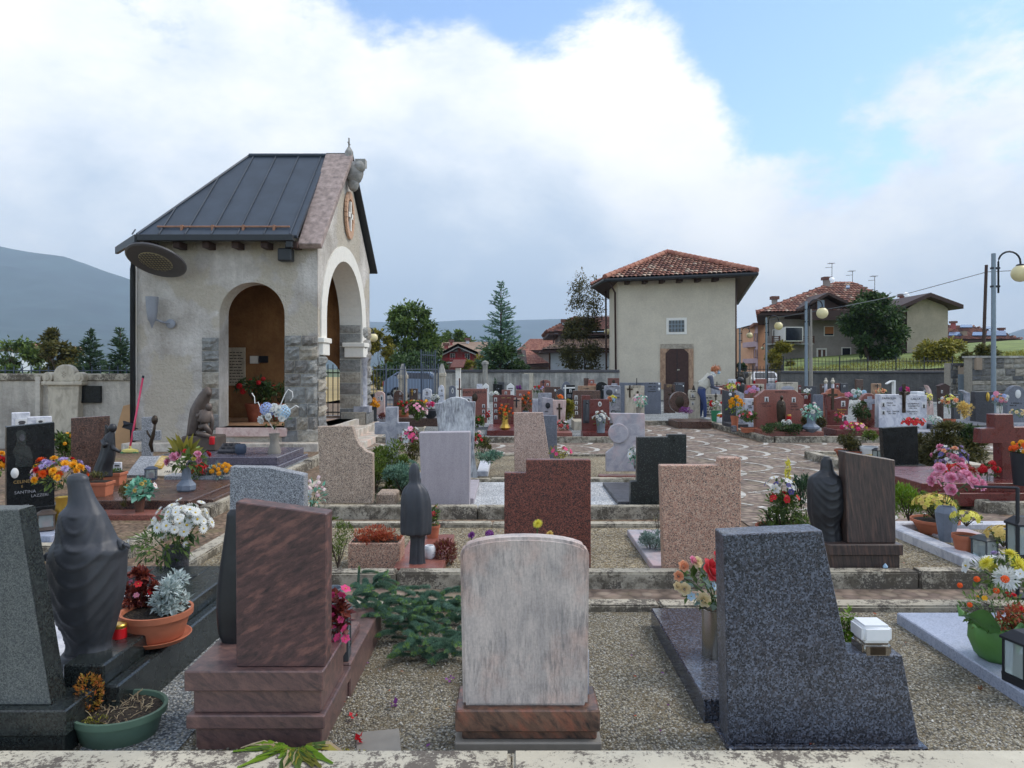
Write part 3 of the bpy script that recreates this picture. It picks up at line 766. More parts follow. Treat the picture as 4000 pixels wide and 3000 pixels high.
camo.location=(0,0,H);camo.rotation_euler=(R(90),0,0)
cam.sensor_width=36;cam.lens=F/4000*36;cam.shift_y=-(1500-HY)/4000;cam.clip_end=30000;cam.clip_start=.05
scene.camera=camo
scene.view_settings.view_transform='Standard';scene.view_settings.look='None';scene.view_settings.exposure=.30;scene.view_settings.gamma=1
SUN=Vector((.62,.10,.78)).normalized()
wd=bpy.data.worlds.new('World');scene.world=wd;wd.use_nodes=True
nt=wd.node_tree;bg=nt.nodes['Background'];bg.inputs['Strength'].default_value=.15
sky=nd(nt,'TexSky',sky_type='NISHITA',sun_disc=False)
sky.sun_elevation=math.asin(SUN.z);sky.sun_rotation=math.atan2(SUN.x,SUN.y);sky.altitude=500;sky.air_density=1.0;sky.dust_density=.6
dirv=nd(nt,'TexCoord').outputs['Generated']
def pdir(px,py):return Vector(((px-CX)/F,1,(HY-py)/F)).normalized()
def blob(px,py,rad,amt,soft=.25):
 d=nd(nt,'VectorMath',{0:dirv,1:pdir(px,py)},operation='DOT_PRODUCT').outputs['Value']
 mr=nd(nt,'MapRange',{0:d,1:math.cos(R(rad)),2:math.cos(R(rad*soft)),3:0.0,4:amt},interpolation_type='SMOOTHSTEP')
 return mr.outputs[0]
def addm(a,b):return nd(nt,'Math',{0:a,1:b},operation='ADD').outputs[0]
mp=nd(nt,'Mapping',{'Vector':dirv,'Scale':(1,1,1.7)}).outputs[0]
warp=nd(nt,'TexNoise',{'Vector':mp,'Scale':1.7,'Detail':3}).outputs[1]
mpw=nd(nt,'MixRGB',{'Fac':.12,'Color1':mp,'Color2':warp}).outputs[0]
cov=addm(noise(nt,mpw,4.6,11,.62),nd(nt,'MapRange',{0:noise(nt,mpw,15,8,.65),1:.3,2:.7,3:-.13,4:.13}).outputs[0])
for a in((1380,60,5.5,-.20),(1560,20,5,-.2),(1880,30,7,-.26),(2150,20,6,-.24),(2760,90,7,-.25),(2960,280,7,-.26),(3150,560,8,-.24),(3080,730,6,-.14),(3560,230,6,-.10),(3880,90,8,-.08),(3750,640,7,-.15),(3350,130,5,-.14),(1250,150,5,-.12),(650,40,6,-.1),(3450,330,4,.14),(3800,330,5,.14),(3250,250,3,.1),(2200,450,12,.22),(900,400,22,.3),(2600,800,14,.28),(1700,800,18,.3),(300,900,16,.3),(3500,1050,16,.22),(3900,850,10,.12),(2600,350,7,.2),(3000,1150,12,.2)):
 cov=addm(cov,blob(*a))
covm=nd(nt,'MapRange',{0:cov,1:.33,2:.66,3:0.0,4:1.0},interpolation_type='SMOOTHSTEP').outputs[0]
shade=addm(noise(nt,mpw,3.1,9,.6),nd(nt,'MapRange',{0:noise(nt,mpw,11,8,.6),1:.3,2:.7,3:-.10,4:.10}).outputs[0])
for a in((1750,980,15,-.20),(2300,1080,12,-.13),(900,650,14,-.06),(550,820,9,-.14),(150,950,9,-.1),(1500,1250,14,-.12),(2500,420,10,.2),(2250,250,8,.16),(500,250,9,-.06),(1150,300,8,-.05),(2700,760,9,.2),(700,150,14,.08),(200,450,12,.1),(1700,330,8,.12),(1550,620,7,-.05),(2950,1150,9,.12),(1850,1150,5,.14),(3600,1150,12,.06),(1300,430,9,.05)):
 shade=addm(shade,blob(*a))
ccol=ramp(nt,shade,[(.2,(4.2,4.85,5.7,1)),(.38,(5.4,5.85,6.4,1)),(.54,(6.5,6.7,6.95,1)),(.68,(7.3,7.3,7.3,1)),(.85,(7.9,7.8,7.6,1))])
skyc=mix(nt,1,sky.outputs[0],(1.45,1.52,1.58,1),'MULTIPLY')
fin=mix(nt,covm,skyc,ccol)
nt.links.new(fin,bg.inputs['Color'])
sl=bpy.data.lights.new('sun','SUN');sl.energy=2.0;sl.angle=R(28);sl.color=(1,.93,.83)
so=bpy.data.objects.new('sun',sl);COL.objects.link(so);so.rotation_euler=SUN.to_track_quat('Z','Y').to_euler();so.location=(0,0,60)
def sheet(name,x0,x1,y0,y1,z,mk,nx=1,ny=1,jit=0):
 b=MB();vs=[];r=random.Random(int(abs(x0*13+y0*7)))
 for j in range(ny+1):
  for i in range(nx+1):
   vs.append((x0+(x1-x0)*i/nx,y0+(y1-y0)*j/ny,z+(mnoise.noise(Vector((i*.5,j*.5,x0)))*jit if jit else 0)))
 b.add(vs,[(j*(nx+1)+i,j*(nx+1)+i+1,(j+1)*(nx+1)+i+1,(j+1)*(nx+1)+i)for j in range(ny)for i in range(nx)])
 return struct(b.obj(name,mk))
sheet('ground',-8500,8500,-150,9300,-.06,'valley')
sheet('meadow_ground',-90,-7.5,15.2,140,-.03,'field')
sheet('road',-9,60,33.6,80,-.03,'asphalt')
sheet('yard_ground',-16,24,.5,33.6,0,'dirt_path')
for n,a in enumerate(((-7,7,2.8,4.7,.045,'gravel_near'),(-2.45,7,5.35,7.1,.06,'gravel_warm'),(-2.45,2.35,7.8,9.85,.07,'gravel_warm'),(-2.45,2.35,9.9,12.75,.07,'gravel_warm'),(-3.2,2.3,15.7,33.4,.08,'gravel_grey'),(2.3,5.45,20.6,33.4,.08,'gravel_grey'),(5.45,24,15.75,33.4,.08,'gravel_grey'),(5.3,20,8.0,13.0,.08,'gravel_warm'),(-14,-3.25,6.15,14.0,.05,'dirt_path'))):
 sheet('gravel_bed',*a)
for a in((-1.76,-1.36,2.84,4.62,.049,'gravel_grey'),(-.46,1.5,7.9,9.78,.078,'gravel_white'),(-1.5,-.95,15.9,17.2,.088,'gravel_white'),(-5.0,-3.35,11.3,12.7,.056,'gravel_grey'),(-2.3,-.5,15.9,18.5,.086,'gravel_grey')):
 sheet('gravel_patch',*a)
sheet('cobbled_path',2.4,5.3,7.25,20.5,.010,'cobbles');sheet('cobbled_path',-3.2,2.4,12.9,15.62,.012,'cobbles');sheet('cobbled_path',5.3,20,13.1,15.62,.012,'cobbles');sheet('brick_path',-2.45,7,4.8,5.28,.008,'cobbles')
b=MB();r=random.Random(3);RA=.625
for i in range(-14,22):
 cx=4.18-RA+i*.62;
 for j in range(-8,12):
  cy=14.34+j*1.25+(.625 if i%2 else 0)
  for k in range(22):
   a0=-1.45+2.9*k/22;a1=a0+2.9/22*.84;am=(a0+a1)/2;w=.016+.062*max(0,math.cos(am))**2.2
   x,y=cx+RA*math.cos(am),cy+RA*math.sin(am)
   ok=(2.5<x<5.2 and 7.3<y<20.4)or(-3.1<x<2.5 and 13.0<y<15.55)or(5.2<=x<13 and 13.2<y<15.55)
   if not ok or r.random()<.03:continue
   r0,r1=RA-w*r.uniform(.9,1.1),RA+w*.35
   b.add([(cx+q*math.cos(t),cy+q*math.sin(t),.0165)for q,t in((r0,a0),(r1,a0),(r1,a1),(r0,a1))],[(0,1,2,3)])
struct(b.obj('path_markings','cobble_white'))
def kerb(label,x0,x1,y0,y1,z1,mk='kerb',z0=-.02):
 b=MB();r=random.Random(int(x0*31+y0*17));along_x=(x1-x0)>(y1-y0);L=(x1-x0)if along_x else(y1-y0);n=max(1,int(L/(3.3 if mk=='kerb_front' else 1.7)));c=[0]+sorted((i+r.uniform(-.15,.15))/n for i in range(1,n))+[1]
 for i in range(n):
  a,d=c[i],c[i+1];dz=r.uniform(-.006,.006);g=.004/L
  if along_x:b.box(x0+L*(a+g),x0+L*(d-g),y0+r.uniform(-.004,.004),y1+r.uniform(-.004,.004),z0,z1+dz)
  else:b.box(x0+r.uniform(-.004,.004),x1+r.uniform(-.004,.004),y0+L*(a+g),y0+L*(d-g),z0,z1+dz)
 return struct(b.obj('kerb',mk,None,.012,2))
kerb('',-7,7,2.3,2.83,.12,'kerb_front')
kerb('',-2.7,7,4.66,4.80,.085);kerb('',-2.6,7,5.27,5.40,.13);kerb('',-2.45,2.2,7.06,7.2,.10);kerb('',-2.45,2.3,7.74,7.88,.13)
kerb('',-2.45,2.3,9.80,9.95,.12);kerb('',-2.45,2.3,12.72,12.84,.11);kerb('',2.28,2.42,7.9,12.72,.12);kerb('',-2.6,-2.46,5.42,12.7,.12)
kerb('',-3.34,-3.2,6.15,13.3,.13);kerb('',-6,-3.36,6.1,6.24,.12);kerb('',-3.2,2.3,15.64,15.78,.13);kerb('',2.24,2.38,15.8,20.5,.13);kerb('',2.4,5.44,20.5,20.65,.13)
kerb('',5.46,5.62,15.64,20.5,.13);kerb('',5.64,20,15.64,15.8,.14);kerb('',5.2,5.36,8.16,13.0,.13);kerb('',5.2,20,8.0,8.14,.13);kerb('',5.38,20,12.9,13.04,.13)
def hill(name,prof,D,depth,seed):
 n=len(prof);b=MB();NX,NY=120,26;vs=[]
 for j in range(NY+1):
  t=j/NY
  for i in range(NX+1):
   s=i/NX*(n-1);k=min(int(s),n-2);f=s-k
   px=prof[k][0]+(prof[k+1][0]-prof[k][0])*f;py=prof[k][1]+(prof[k+1][1]-prof[k][1])*f
   hz=max(0,py2z(py,D));y=D-depth*(1-t);x=px2x(px,D)*(.55+.45*t if False else 1)
   q=t**1.25 if t<1 else 1
   nz=mnoise.fractal(Vector((x*.0016,y*.0022,seed)),1.0,2.1,6)
   vs.append((x,y,-2+hz*q*(1+.22*nz*(1-t)*1.6)+26*nz*min(1,t*3)*(.35 if t>.98 else 1)))
 b.add(vs,[(j*(NX+1)+i,j*(NX+1)+i+1,(j+1)*(NX+1)+i+1,(j+1)*(NX+1)+i)for j in range(NY)for i in range(NX)])
 o=NY*(NX+1);m=len(b.v);b.add([(v[0],v[1]+depth*.7,-2)for v in vs[o:]],[]);b.add([],[])
 b.f+=[(o+i,o+i+1,m+i+1,m+i)for i in range(NX)];b.m+=[0]*NX
 return struct(b.obj(name,'mountain',None,0,1,True))
hill('mountain',[(-900,900),(-500,880),(-100,940),(0,962),(120,985),(250,1002),(330,1028),(420,1062),(530,1096),(640,1130),(800,1190),(1000,1250),(1250,1300),(1500,1360),(1700,1440)],4600,3000,3.1)
hill('far_mountain',[(900,1400),(1100,1260),(1350,1250),(1600,1262),(1800,1248),(2000,1252),(2200,1246),(2400,1262),(2700,1300),(3100,1380),(3300,1440)],7200,2600,8.3)
hill('right_mountain',[(3500,1440),(3750,1400),(3850,1352),(3930,1310),(4000,1285),(4150,1230),(4400,1160),(4800,1100)],5200,2400,5.7)
hb=MB();hb.box(-5400,5600,-140,8200,-1.2,900);hz=hb.obj('haze',[])
hm=bpy.data.materials.new('haze');hm.use_nodes=True;hnt=hm.node_tree
for n_ in list(hnt.nodes):
 if n_.type=='BSDF_PRINCIPLED':hnt.nodes.remove(n_)
vol=nd(hnt,'VolumePrincipled',{'Color':(.62,.80,1.0,1),'Density':.00016,'Anisotropy':.0})
hnt.links.new(vol.outputs[0],hnt.nodes['Material Output'].inputs['Volume']);hz.data.materials.append(hm);hz['kind']='stuff';hz.visible_shadow=True
b=MB();vs=[];NX,NY=30,12
for j in range(NY+1):
 for i in range(NX+1):
  y=36.1+26*j/NY;x=px2x(3062,y)+26*i/NX
  vs.append((x,y,1.35+min(1.9,.075*max(0,x-17))+.03*(y-36)+.12*mnoise.noise(Vector((x*.4,y*.4,2)))))
b.add(vs,[(j*(NX+1)+i,j*(NX+1)+i+1,(j+1)*(NX+1)+i+1,(j+1)*(NX+1)+i)for j in range(NY)for i in range(NX)]);struct(b.obj('grass_bank','grass',None,0,1,True))
b=MB();r=random.Random(5)
for _ in range(5000):
 y=r.uniform(36.3,44);x=px2x(3075,y)+r.uniform(0,20);z=1.35+min(1.9,.075*max(0,x-17))+.03*(y-36)-.03
 b.leaf(Vector((x,y,z)),Vector((r.gauss(0,.35),r.gauss(0,.35),1)),Vector((1,0,0)),r.uniform(.1,.28),.05)
o=b.obj('grass','leaf_yellow');o['kind']='stuff';o['label']='short meadow grass on the bank behind the low wall';o['category']='grass'
def arch_wall(b,T,u0,u1,z0,top,op,thick,mo=0,mi=1,mr=2,extra=()):
 ua,ub,zs,zp=op;c=(ua+ub)/2;rr=(ub-ua)/2
 arch=lambda u:zp+math.sqrt(max(0,rr*rr-(u-c)**2))
 us=sorted(set([u0,u1]+list(extra)+[c-rr*math.cos(math.pi*i/20)for i in range(21)]))
 for p,q in zip(us[:-1],us[1:]):
  ins=p>=ua-1e-6 and q<=ub+1e-6;a0,a1=(arch(p),arch(q))if ins else(z0,z0)
  b.add([T(p,0,a0),T(q,0,a1),T(q,0,top(q)),T(p,0,top(p))],[(0,1,2,3)],mo)
  b.add([T(p,thick,a0),T(q,thick,a1),T(q,thick,top(q)),T(p,thick,top(p))],[(3,2,1,0)],mi)
  if ins:b.add([T(p,0,a0),T(q,0,a1),T(q,thick,a1),T(p,thick,a0)],[(3,2,1,0)],mr)
 if zs>z0:
  b.add([T(ua,0,z0),T(ub,0,z0),T(ub,0,zs),T(ua,0,zs)],[(0,1,2,3)],mo);b.add([T(ua,thick,z0),T(ub,thick,z0),T(ub,thick,zs),T(ua,thick,zs)],[(3,2,1,0)],mi)
  b.add([T(ua,0,zs),T(ub,0,zs),T(ub,thick,zs),T(ua,thick,zs)],[(0,1,2,3)],mr)
 b.add([T(ua,0,zs),T(ua,thick,zs),T(ua,thick,zp),T(ua,0,zp)],[(0,1,2,3)],mr);b.add([T(ub,0,zs),T(ub,thick,zs),T(ub,thick,zp),T(ub,0,zp)],[(3,2,1,0)],mr)
ch=thing('memorial_chapel','small plastered memorial chapel with a steep dark metal roof and two open arches','chapel',(0,0,0))
xf=lambda y:-3.73+(y-14)*.07
YB=17.76
side=MB();TS=lambda u,w,z:(u,14+w,z)
arch_wall(side,TS,-7.2,xf(14)-.004,.0,lambda u:4.12,(-5.615,-4.362,.47,2.63),.45)
TB=lambda u,w,z:(u,YB-w,z)
arch_wall(side,TB,-7.2,xf(YB)-.06,.0,lambda u:4.12,(-5.05,-4.05,.47,1.35),.45)
gz=lambda u:4.0+2.12*(1-abs(u-15.88)/1.88)
TG=lambda u,w,z:(xf(u)-w,u,z)
arch_wall(side,TG,14,YB,.0,gz,(14.46,17.02,.44,2.62),.5,0,1,3,(15.88,))
ap=[(-7.2,14),(-7.85,15.2),(-7.85,16.6),(-7.2,YB)]
for(p,q)in zip(ap[:-1],ap[1:]):
 side.add([(*p,0),(*q,0),(*q,4.12),(*p,4.12)],[(3,2,1,0)],0);n_=Vector((q[1]-p[1],-(q[0]-p[0]),0)).normalized()*.3
 side.add([(p[0]+n_.x,p[1]+n_.y,0),(q[0]+n_.x,q[1]+n_.y,0),(q[0]+n_.x,q[1]+n_.y,4.12),(p[0]+n_.x,p[1]+n_.y,4.12)],[(0,1,2,3)],1)
side.obj('wall',('chapel_plaster','ochre_interior','chapel_plaster','trim_white'),ch)
MB().extrude([(-7.1,14.3),(xf(14)-.2,14.3),(xf(YB)-.2,YB-.3),(-7.1,YB-.3),(-7.6,16.5),(-7.6,15.3)],.3,.44).obj('floor','tan_stone',ch)
MB().extrude([(-7.15,14.2),(xf(14)-.1,14.2),(xf(YB)-.1,YB-.2),(-7.15,YB-.2)],3.98,4.06).obj('ceiling','wood_dark',ch)
tr=MB();c,r0,r1=15.74,1.28,1.60
pts=[(14.46,2.2)]+[(c-r0*math.cos(math.pi*i/20),2.62+r0*math.sin(math.pi*i/20))for i in range(21)]+[(17.02,2.2)]
pto=[(14.14,2.2)]+[(c-r1*math.cos(math.pi*i/20),2.62+r1*math.sin(math.pi*i/20))for i in range(21)]+[(17.34,2.2)]
for i in range(len(pts)-1):
 q=[pts[i],pts[i+1],pto[i+1],pto[i]]
 tr.slab([(xf(u)+.03,u,z)for u,z in q][::-1],Vector((.028,0,0)))
tr.obj('arch_surround','trim_white',ch)
for u0,u1 in((14.02,14.62),(16.86,17.45)):
 k=MB();xa=xf((u0+u1)/2)
 k.box(xa-.42,xa+.10,u0,u1,2.1,2.2);k.box(xa-.38,xa+.07,u0+.05,u1-.05,1.86,2.1);k.obj('capital','trim_white',ch,.012)
k=MB();xa=xf(17.2)+.02
k.lathe([(.14,1.86),(.13,1.8),(.105,1.76),(.105,.74),(.12,.72)],18,(xa-.02,17.15,0));k.box(xa-.2,xa+.16,16.97,17.33,.58,.72);k.obj('column','grey_marble',ch,0,1,40)
def rough_blocks(b,T,u0,u1,z0,z1,rows,r,out=.035,cols=2,mats=5):
 hs=[r.uniform(.7,1.3)for _ in range(rows)];s=sum(hs);z=z0
 for h in hs:
  h=h/s*(z1-z0);k=max(1,cols+r.choice((-1,0,0,1)))if cols>1 else 1;cu=[0]+sorted((i+r.uniform(-.25,.25))/k for i in range(1,k))+[1]
  for i in range(k):
   a,d=u0+(u1-u0)*cu[i]+.008,u0+(u1-u0)*cu[i+1]-.008;N=4;vs=[]
   for jj in range(N+1):
    for ii in range(N+1):
     e=ii in(0,N)or jj in(0,N);w=-(out*(.25 if e else 1)*r.uniform(.5,1.5));vs.append(T(a+(d-a)*ii/N,w,z+.008+(h-.016)*jj/N))
   b.add(vs,[(jj*(N+1)+ii,jj*(N+1)+ii+1,(jj+1)*(N+1)+ii+1,(jj+1)*(N+1)+ii)for jj in range(N)for ii in range(N)])
  z+=h
r=random.Random(11)
for(T,u0,u1,z0,z1,rows,cols)in((TS,-4.36,-3.72,.42,2.24,7,2),(TS,-5.95,-5.615,.42,2.2,7,1),(TG,13.99,14.45,.42,1.86,6,1),(TG,17.02,17.78,.42,2.6,8,2),(TS,-4.42,-3.62,.02,.42,1,2)):
 b=MB();rough_blocks(b,T,u0,u1,z0,z1,rows,r,.065,cols);b.obj('stone_pier','block_grey',ch)
b=MB();TJ=lambda u,w,z:(xf(17)-.5+u,17.02+w*.8-.012,z);rough_blocks(b,TJ,0,.5,.42,2.62,8,r,.03,1);b.obj('stone_pier','block_grey',ch)
TJ2=lambda u,w,z:(-4.362+w*.6-.01,14+u,z);b=MB();rough_blocks(b,TJ2,0,.45,.47,2.2,7,r,.02,1);b.obj('stone_pier','block_grey',ch)
TF=lambda u,w,z:(xf(17.3)+.12-w,16.85+u,z);b=MB();rough_blocks(b,TF,0,.95,.3,.6,1,r,.03,2);b.box(xf(17.3)-.45,xf(17.3)+.11,16.85,17.8,.2,.59);b.obj('stone_base','block_grey',ch)
MB().box(-5.66,-4.3,13.93,14.46,.30,.47).obj('sill','pinkish_marble',ch,.008)
MB().box(-7.3,-3.62,13.62,13.98,-.02,.2).obj('base_step','step_marble',ch,.01)
for(xe,z1,y0)in((-3.62,.44,14.0),(-3.27,.30,13.9),(-2.92,.15,13.8)):
 MB().box(-3.95 if xe<-3.5 else xe-.36,xe,y0-.02,18.0,-.02,z1).obj('step','step_marble',ch,.01)
E=[(-7.0,13.62,4.09),(-8.05,15.0,4.09),(-8.05,16.75,4.09),(-7.0,18.14,4.09)];RG=(-5.72,15.88,6.22);RF=(-4.02,15.88,6.22)
rf=MB()
for poly in([E[0],(-4.02,13.62,4.09),RF,RG],[E[1],E[0],RG],[E[2],E[1],RG],[E[3],E[2],RG],[(-4.02,18.14,4.09),E[3],RG,RF]):
 P=[Vector(p)for p in poly];nn=(P[1]-P[0]).cross(P[2]-P[0]).normalized();nn=nn if nn.z>0 else-nn
 rf.slab(P,nn*.07)
ro=rf.obj('roof','roof_metal',ch)
sm=MB();sl_=Vector(RF)-Vector((-4.02,13.62,4.09))
for i in range(7):
 x=-4.15-i*.49;a=Vector((x,13.62,4.10));k=1.0 if x>RG[0]else max(.05,(x-E[0][0])/(RG[0]-E[0][0]));sm.tube([a+Vector((0,0,.012)),a+sl_*k+Vector((0,0,.012))],.014,6)
sm.tube([Vector(E[0])+Vector((0,0,.02)),Vector(RG)+Vector((0,0,.02))],.025,6);sm.tube([Vector(E[1])+Vector((0,0,.02)),Vector(RG)+Vector((0,0,.02))],.025,6);sm.tube([Vector(RG)+Vector((0,0,.02)),Vector(RF)+Vector((0,0,.02))],.045,8)
sm.obj('standing_seams','roof_metal',ro)
g=MB();g.box(-6.95,-4.06,13.5,13.62,3.97,4.09);g.box(-4.2,-4.08,13.52,13.62,3.85,3.97);g.obj('gutter','gutter_metal',ch,.01)
g=MB();g.slab([Vector(E[0])+Vector((0,-.1,0)),Vector(E[1])+Vector((-.08,-.06,0)),Vector(E[1])+Vector((-.08,-.06,-.14)),Vector(E[0])+Vector((0,-.1,-.14))],Vector((-.05,-.04,0)));g.obj('fascia','gutter_metal',ch)
for i in range(6):MB().box(-6.9+i*.55,-6.78+i*.55,13.66,14.02,3.87,3.985).obj('rafter_end','wood_dark',ch)
sg=MB();q=Vector((0,.16,.152));sg.tube([Vector((-6.7,13.62,4.13))+q,Vector((-4.2,13.62,4.13))+q],.018,8)
sgo=sg.obj('snow_guard','copper',ch)
for i in range(4):MB().box(-6.25+i*.58,-6.21+i*.58,13.74,13.84,4.17,4.31).obj('bracket','copper',sgo)
d=MB();d.tube([(-6.98,13.6,4.0),(-7.2,13.85,3.75),(-7.24,13.93,3.5),(-7.24,13.93,0)],.05,10);d.obj('downpipe','gutter_metal',ch,0,1,True)
cp=MB();Ap=15.88
for sgn,th in((-1,.13),(1,.05)):
 cp=MB();e0=Ap+sgn*2.12;P=[Vector((-4.05,Ap,6.3)),Vector((xf(Ap)+.14,Ap,6.3)),Vector((xf(e0)+.14,e0,3.96)),Vector((-4.05,e0,3.96))]
 nn=(P[1]-P[0]).cross(P[2]-P[0]).normalized();nn=nn if nn.z>0 else-nn;cp.slab(P,nn*th);cp.obj('gable_coping','cap_granite' if sgn<0 else 'gutter_metal',ch,.012)
cv=MB();cv.ball((xf(Ap)+.17,Ap,5.86),.2,12,8,0,1.3,.8);cv.ball((xf(Ap)+.3,Ap-.05,5.98),.13,10,7);cv.ball((xf(Ap)+.15,Ap,5.62),.12,10,7,0,1.4);cv.box(xf(Ap)+.2,xf(Ap)+.42,Ap-.1,Ap+.1,5.98,6.14);cv.obj('carving','stone_block',ch,0,1,40)
fn=MB();fn.tube([(xf(Ap)+.05,Ap,6.25),(xf(Ap)+.05,Ap,6.62)],.018,6);fn.tube([(xf(Ap)+.05,Ap-.09,6.5),(xf(Ap)+.05,Ap+.09,6.5)],.015,6);fn.lathe([(.1,6.2),(.09,6.32),(.03,6.42)],8,(xf(Ap)+.05,Ap,0));fn.obj('finial','stone_block',ch)
nv=MB();N=28;cy,cz=16.02,4.96
for i in range(N):
 a,d=2*math.pi*i/N,2*math.pi*(i+.88)/N
 nv.slab([(xf(cy)+.05,cy+q[0]*math.cos(t),cz+q[1]*math.sin(t))for q,t in(((.27,.36),a),((.40,.52),a),((.40,.52),d),((.27,.36),d))],Vector((.05,0,0)))
nvo=nv.obj('niche_ring','brick_orange',ch)
MB().slab([(xf(cy)+.012,cy+.28*math.cos(2*math.pi*i/N),cz+.37*math.sin(2*math.pi*i/N))for i in range(N)],Vector((.01,0,0))).obj('niche_back','wood_brown',ch)
k=MB();k.box(xf(cy)+.014,xf(cy)+.06,cy-.045,cy+.045,cz-.34,cz+.3);k.box(xf(cy)+.014,xf(cy)+.06,cy-.2,cy+.2,cz-.06,cz+.05);k.obj('niche_cross','trim_white',ch)
gt=MB()
for i in range(9):gt.tube([(-5.03+i*.12,YB-.2,.46),(-5.03+i*.12,YB-.2,1.7)],.012,5)
for z in(.55,1.5):gt.tube([(-5.05,YB-.2,z),(-4.05,YB-.2,z)],.015,5)
gt.obj('window_grille','iron',ch)
pl=MB().box(-6.72,-6.32,YB-.5,YB-.452,1.2,2.1).obj('plaque','cream_marble',ch)
b=MB();r=random.Random(4)
for j in range(11):
 u=-6.68
 while u<-6.4:
  l=r.uniform(.03,.09);b.box(u,min(u+l,-6.36),YB-.503,YB-.5,1.27+j*.07,1.29+j*.07);u+=l+.02
b.obj('lettering','ink',pl)
MB().box(-6.2,-6.0,YB-.5,YB-.45,1.72,1.9).obj('notice','trim_white',ch);MB().box(-5.98,-5.78,YB-.52,YB-.45,1.74,1.9).obj('fuse_box','iron',ch)
t=thing('floodlight','round dark floodlight with a wire grid lens under the chapel eaves','floodlight',(px2x(608,13.35),13.35,py2z(1023,13.35)),0)
fl=MB();fl.lathe([(.50,.0),(.53,.02),(.53,.05),(.40,.12),(.2,.2)],40).obj('housing','lamp_dark',t,0,1,30)
ln=MB().lathe([(.001,-.006),(.29,-.004),(.30,.002)],32,(0,0,0),1,1,0,False).obj('lens','lamp_glass',t)
gb=MB()
for i in range(-4,5):
 w=math.sqrt(.29**2-(i*.062)**2);gb.box(i*.062-.004,i*.062+.004,-w,w,-.02,-.012);gb.box(-w,w,i*.062-.004,i*.062+.004,-.02,-.012)
gb.obj('wire_grid','lamp_dark',ln)
t.rotation_euler=Vector((-.08,-.445,-.88)).to_track_quat('-Z','Y').to_euler()
ar=MB();ar.tube([(0,0,.12),(.05,.1,.3)],.03,8);ar.obj('bracket','lamp_dark',t)
t=thing('wall_sconce','grey torch shaped wall lamp on the chapel plaster','wall lamp',(px2x(668,13.97),13.97,py2z(1265,13.97)),0)
b=MB();b.lathe([(.09,0),(.09,.03),(.06,.05)],20);o=b.obj('wall_plate','lamp_grey',t,0,1,40);o.rotation_euler=(R(90),0,0)
MB().tube([(0,-.03,0),(-.12,-.1,.03),(-.24,-.18,.08)],.02,8).obj('arm','lamp_grey',t,0,1,True)
MB().lathe([(.004,-.1),(.05,.03),(.075,.06),(.095,.2),(.115,.5),(.11,.5)],24,(-.27,-.19,0)).obj('shade','lamp_grey',t,0,1,40)
t=thing('box_lamp','small dark box shaped lamp under the right end of the chapel gutter','wall lamp',(px2x(1118,13.8),13.8,py2z(1022,13.8)),0)
MB().box(-.13,.13,-.12,.1,0,.24).obj('body','gutter_metal',t,.02);MB().box(-.03,.03,.02,.2,.24,.34).obj('bracket','gutter_metal',t)
cu=thing('church','plain plastered church with a hipped tile roof and brown double door','church',(0,0,0))
F1,F2,R2,BK,B1=(5.58,38.5),(11.26,36.8),(15.0,49.5),(8.2,51.0),(5.67,42.5)
ZE=6.24
MB().extrude([F1,F2,R2,BK,B1],-.1,ZE+.25).obj('wall','church_plaster',cu)
E1,E2,E3,E4,E5=(4.81,37.8,ZE),(11.83,35.3,ZE),(15.9,51.5,ZE),(7.6,52.6,ZE),(4.5,41.3,ZE)
P1=Vector((8.95,42.0,8.2));P2=(11.2,47.0,8.2)
ff=tiled(cu,E1,E2,P1,32,13,'tile_warm');
tiled(cu,E2,E3,P1,40,13,'tile_warm',P2);tiled(cu,E5,E1,P1,14,13,'tile_warm');tiled(cu,E4,E5,P2,30,12,'tile_warm',P1);tiled(cu,E3,E4,P2,24,12,'tile_warm')
for a in(E1,E2,E5):ridge_tiles(cu,Vector(a)+Vector((0,0,.1)),P1+Vector((0,0,.12)),'tile_ridge',.15,.42)
ridge_tiles(cu,P1+Vector((0,0,.12)),Vector(P2)+Vector((0,0,.12)),'tile_ridge',.15,.42)
MB().extrude([E1[:2],E2[:2],E3[:2],E4[:2],E5[:2]],ZE-.06,ZE-.01).obj('soffit','wood_dark',cu)
g=MB()
for a,d in((E1,E2),(E5,E1),(E2,E3)):g.tube([Vector(a)+Vector((0,-.05,-.06)),Vector(d)+Vector((0,-.05,-.06))],.09,8)
g.obj('gutter','gutter_metal',cu)
fc=Facade(F1,F2)
for px in(2446,2513,2580,2648,2718,2786):
 q=fc.at(px,1100);MB().box(q.x-.1,q.x+.1,q.y-.72,q.y,ZE-.24,ZE-.05).obj('rafter_end','wood_dark',cu)
q=fc.at(2411,1100);q2=fc.at(2875,1100)
for pts in([(q.x-.5,q.y-.6,6.1),(q.x-.12,q.y-.05,5.6),(q.x-.06,q.y-.02,0)],[(5.45,42.4,6.1),(5.5,42.45,0)],[(q2.x+.08,q2.y+.3,6.1),(q2.x+.08,q2.y+.3,0)]):MB().tube(pts,.055,8).obj('downpipe','wood_dark',cu,0,1,True)
fc.window(cu,2613,1252,2673,1297,'trim_white','window_dark',10,.03,(5,3),bm='steel_post')
fc.block('lintel',cu,'stone_block_tan',2579,1344,2709,1362,.035)
fc.block('door_jamb',cu,'tan_stone',2579,1362,2600,1520,.05);fc.block('door_jamb',cu,'tan_stone',2690,1362,2709,1520,.05)
dr=fc.block('door',cu,'door_wood',2600,1363,2690,1560,.02);fc.block('door_seam',dr,'iron',2644,1366,2646,1560,.026,0);fc.block('handle',dr,'steel',2645,1443,2655,1447,.06,0)
b=MB()
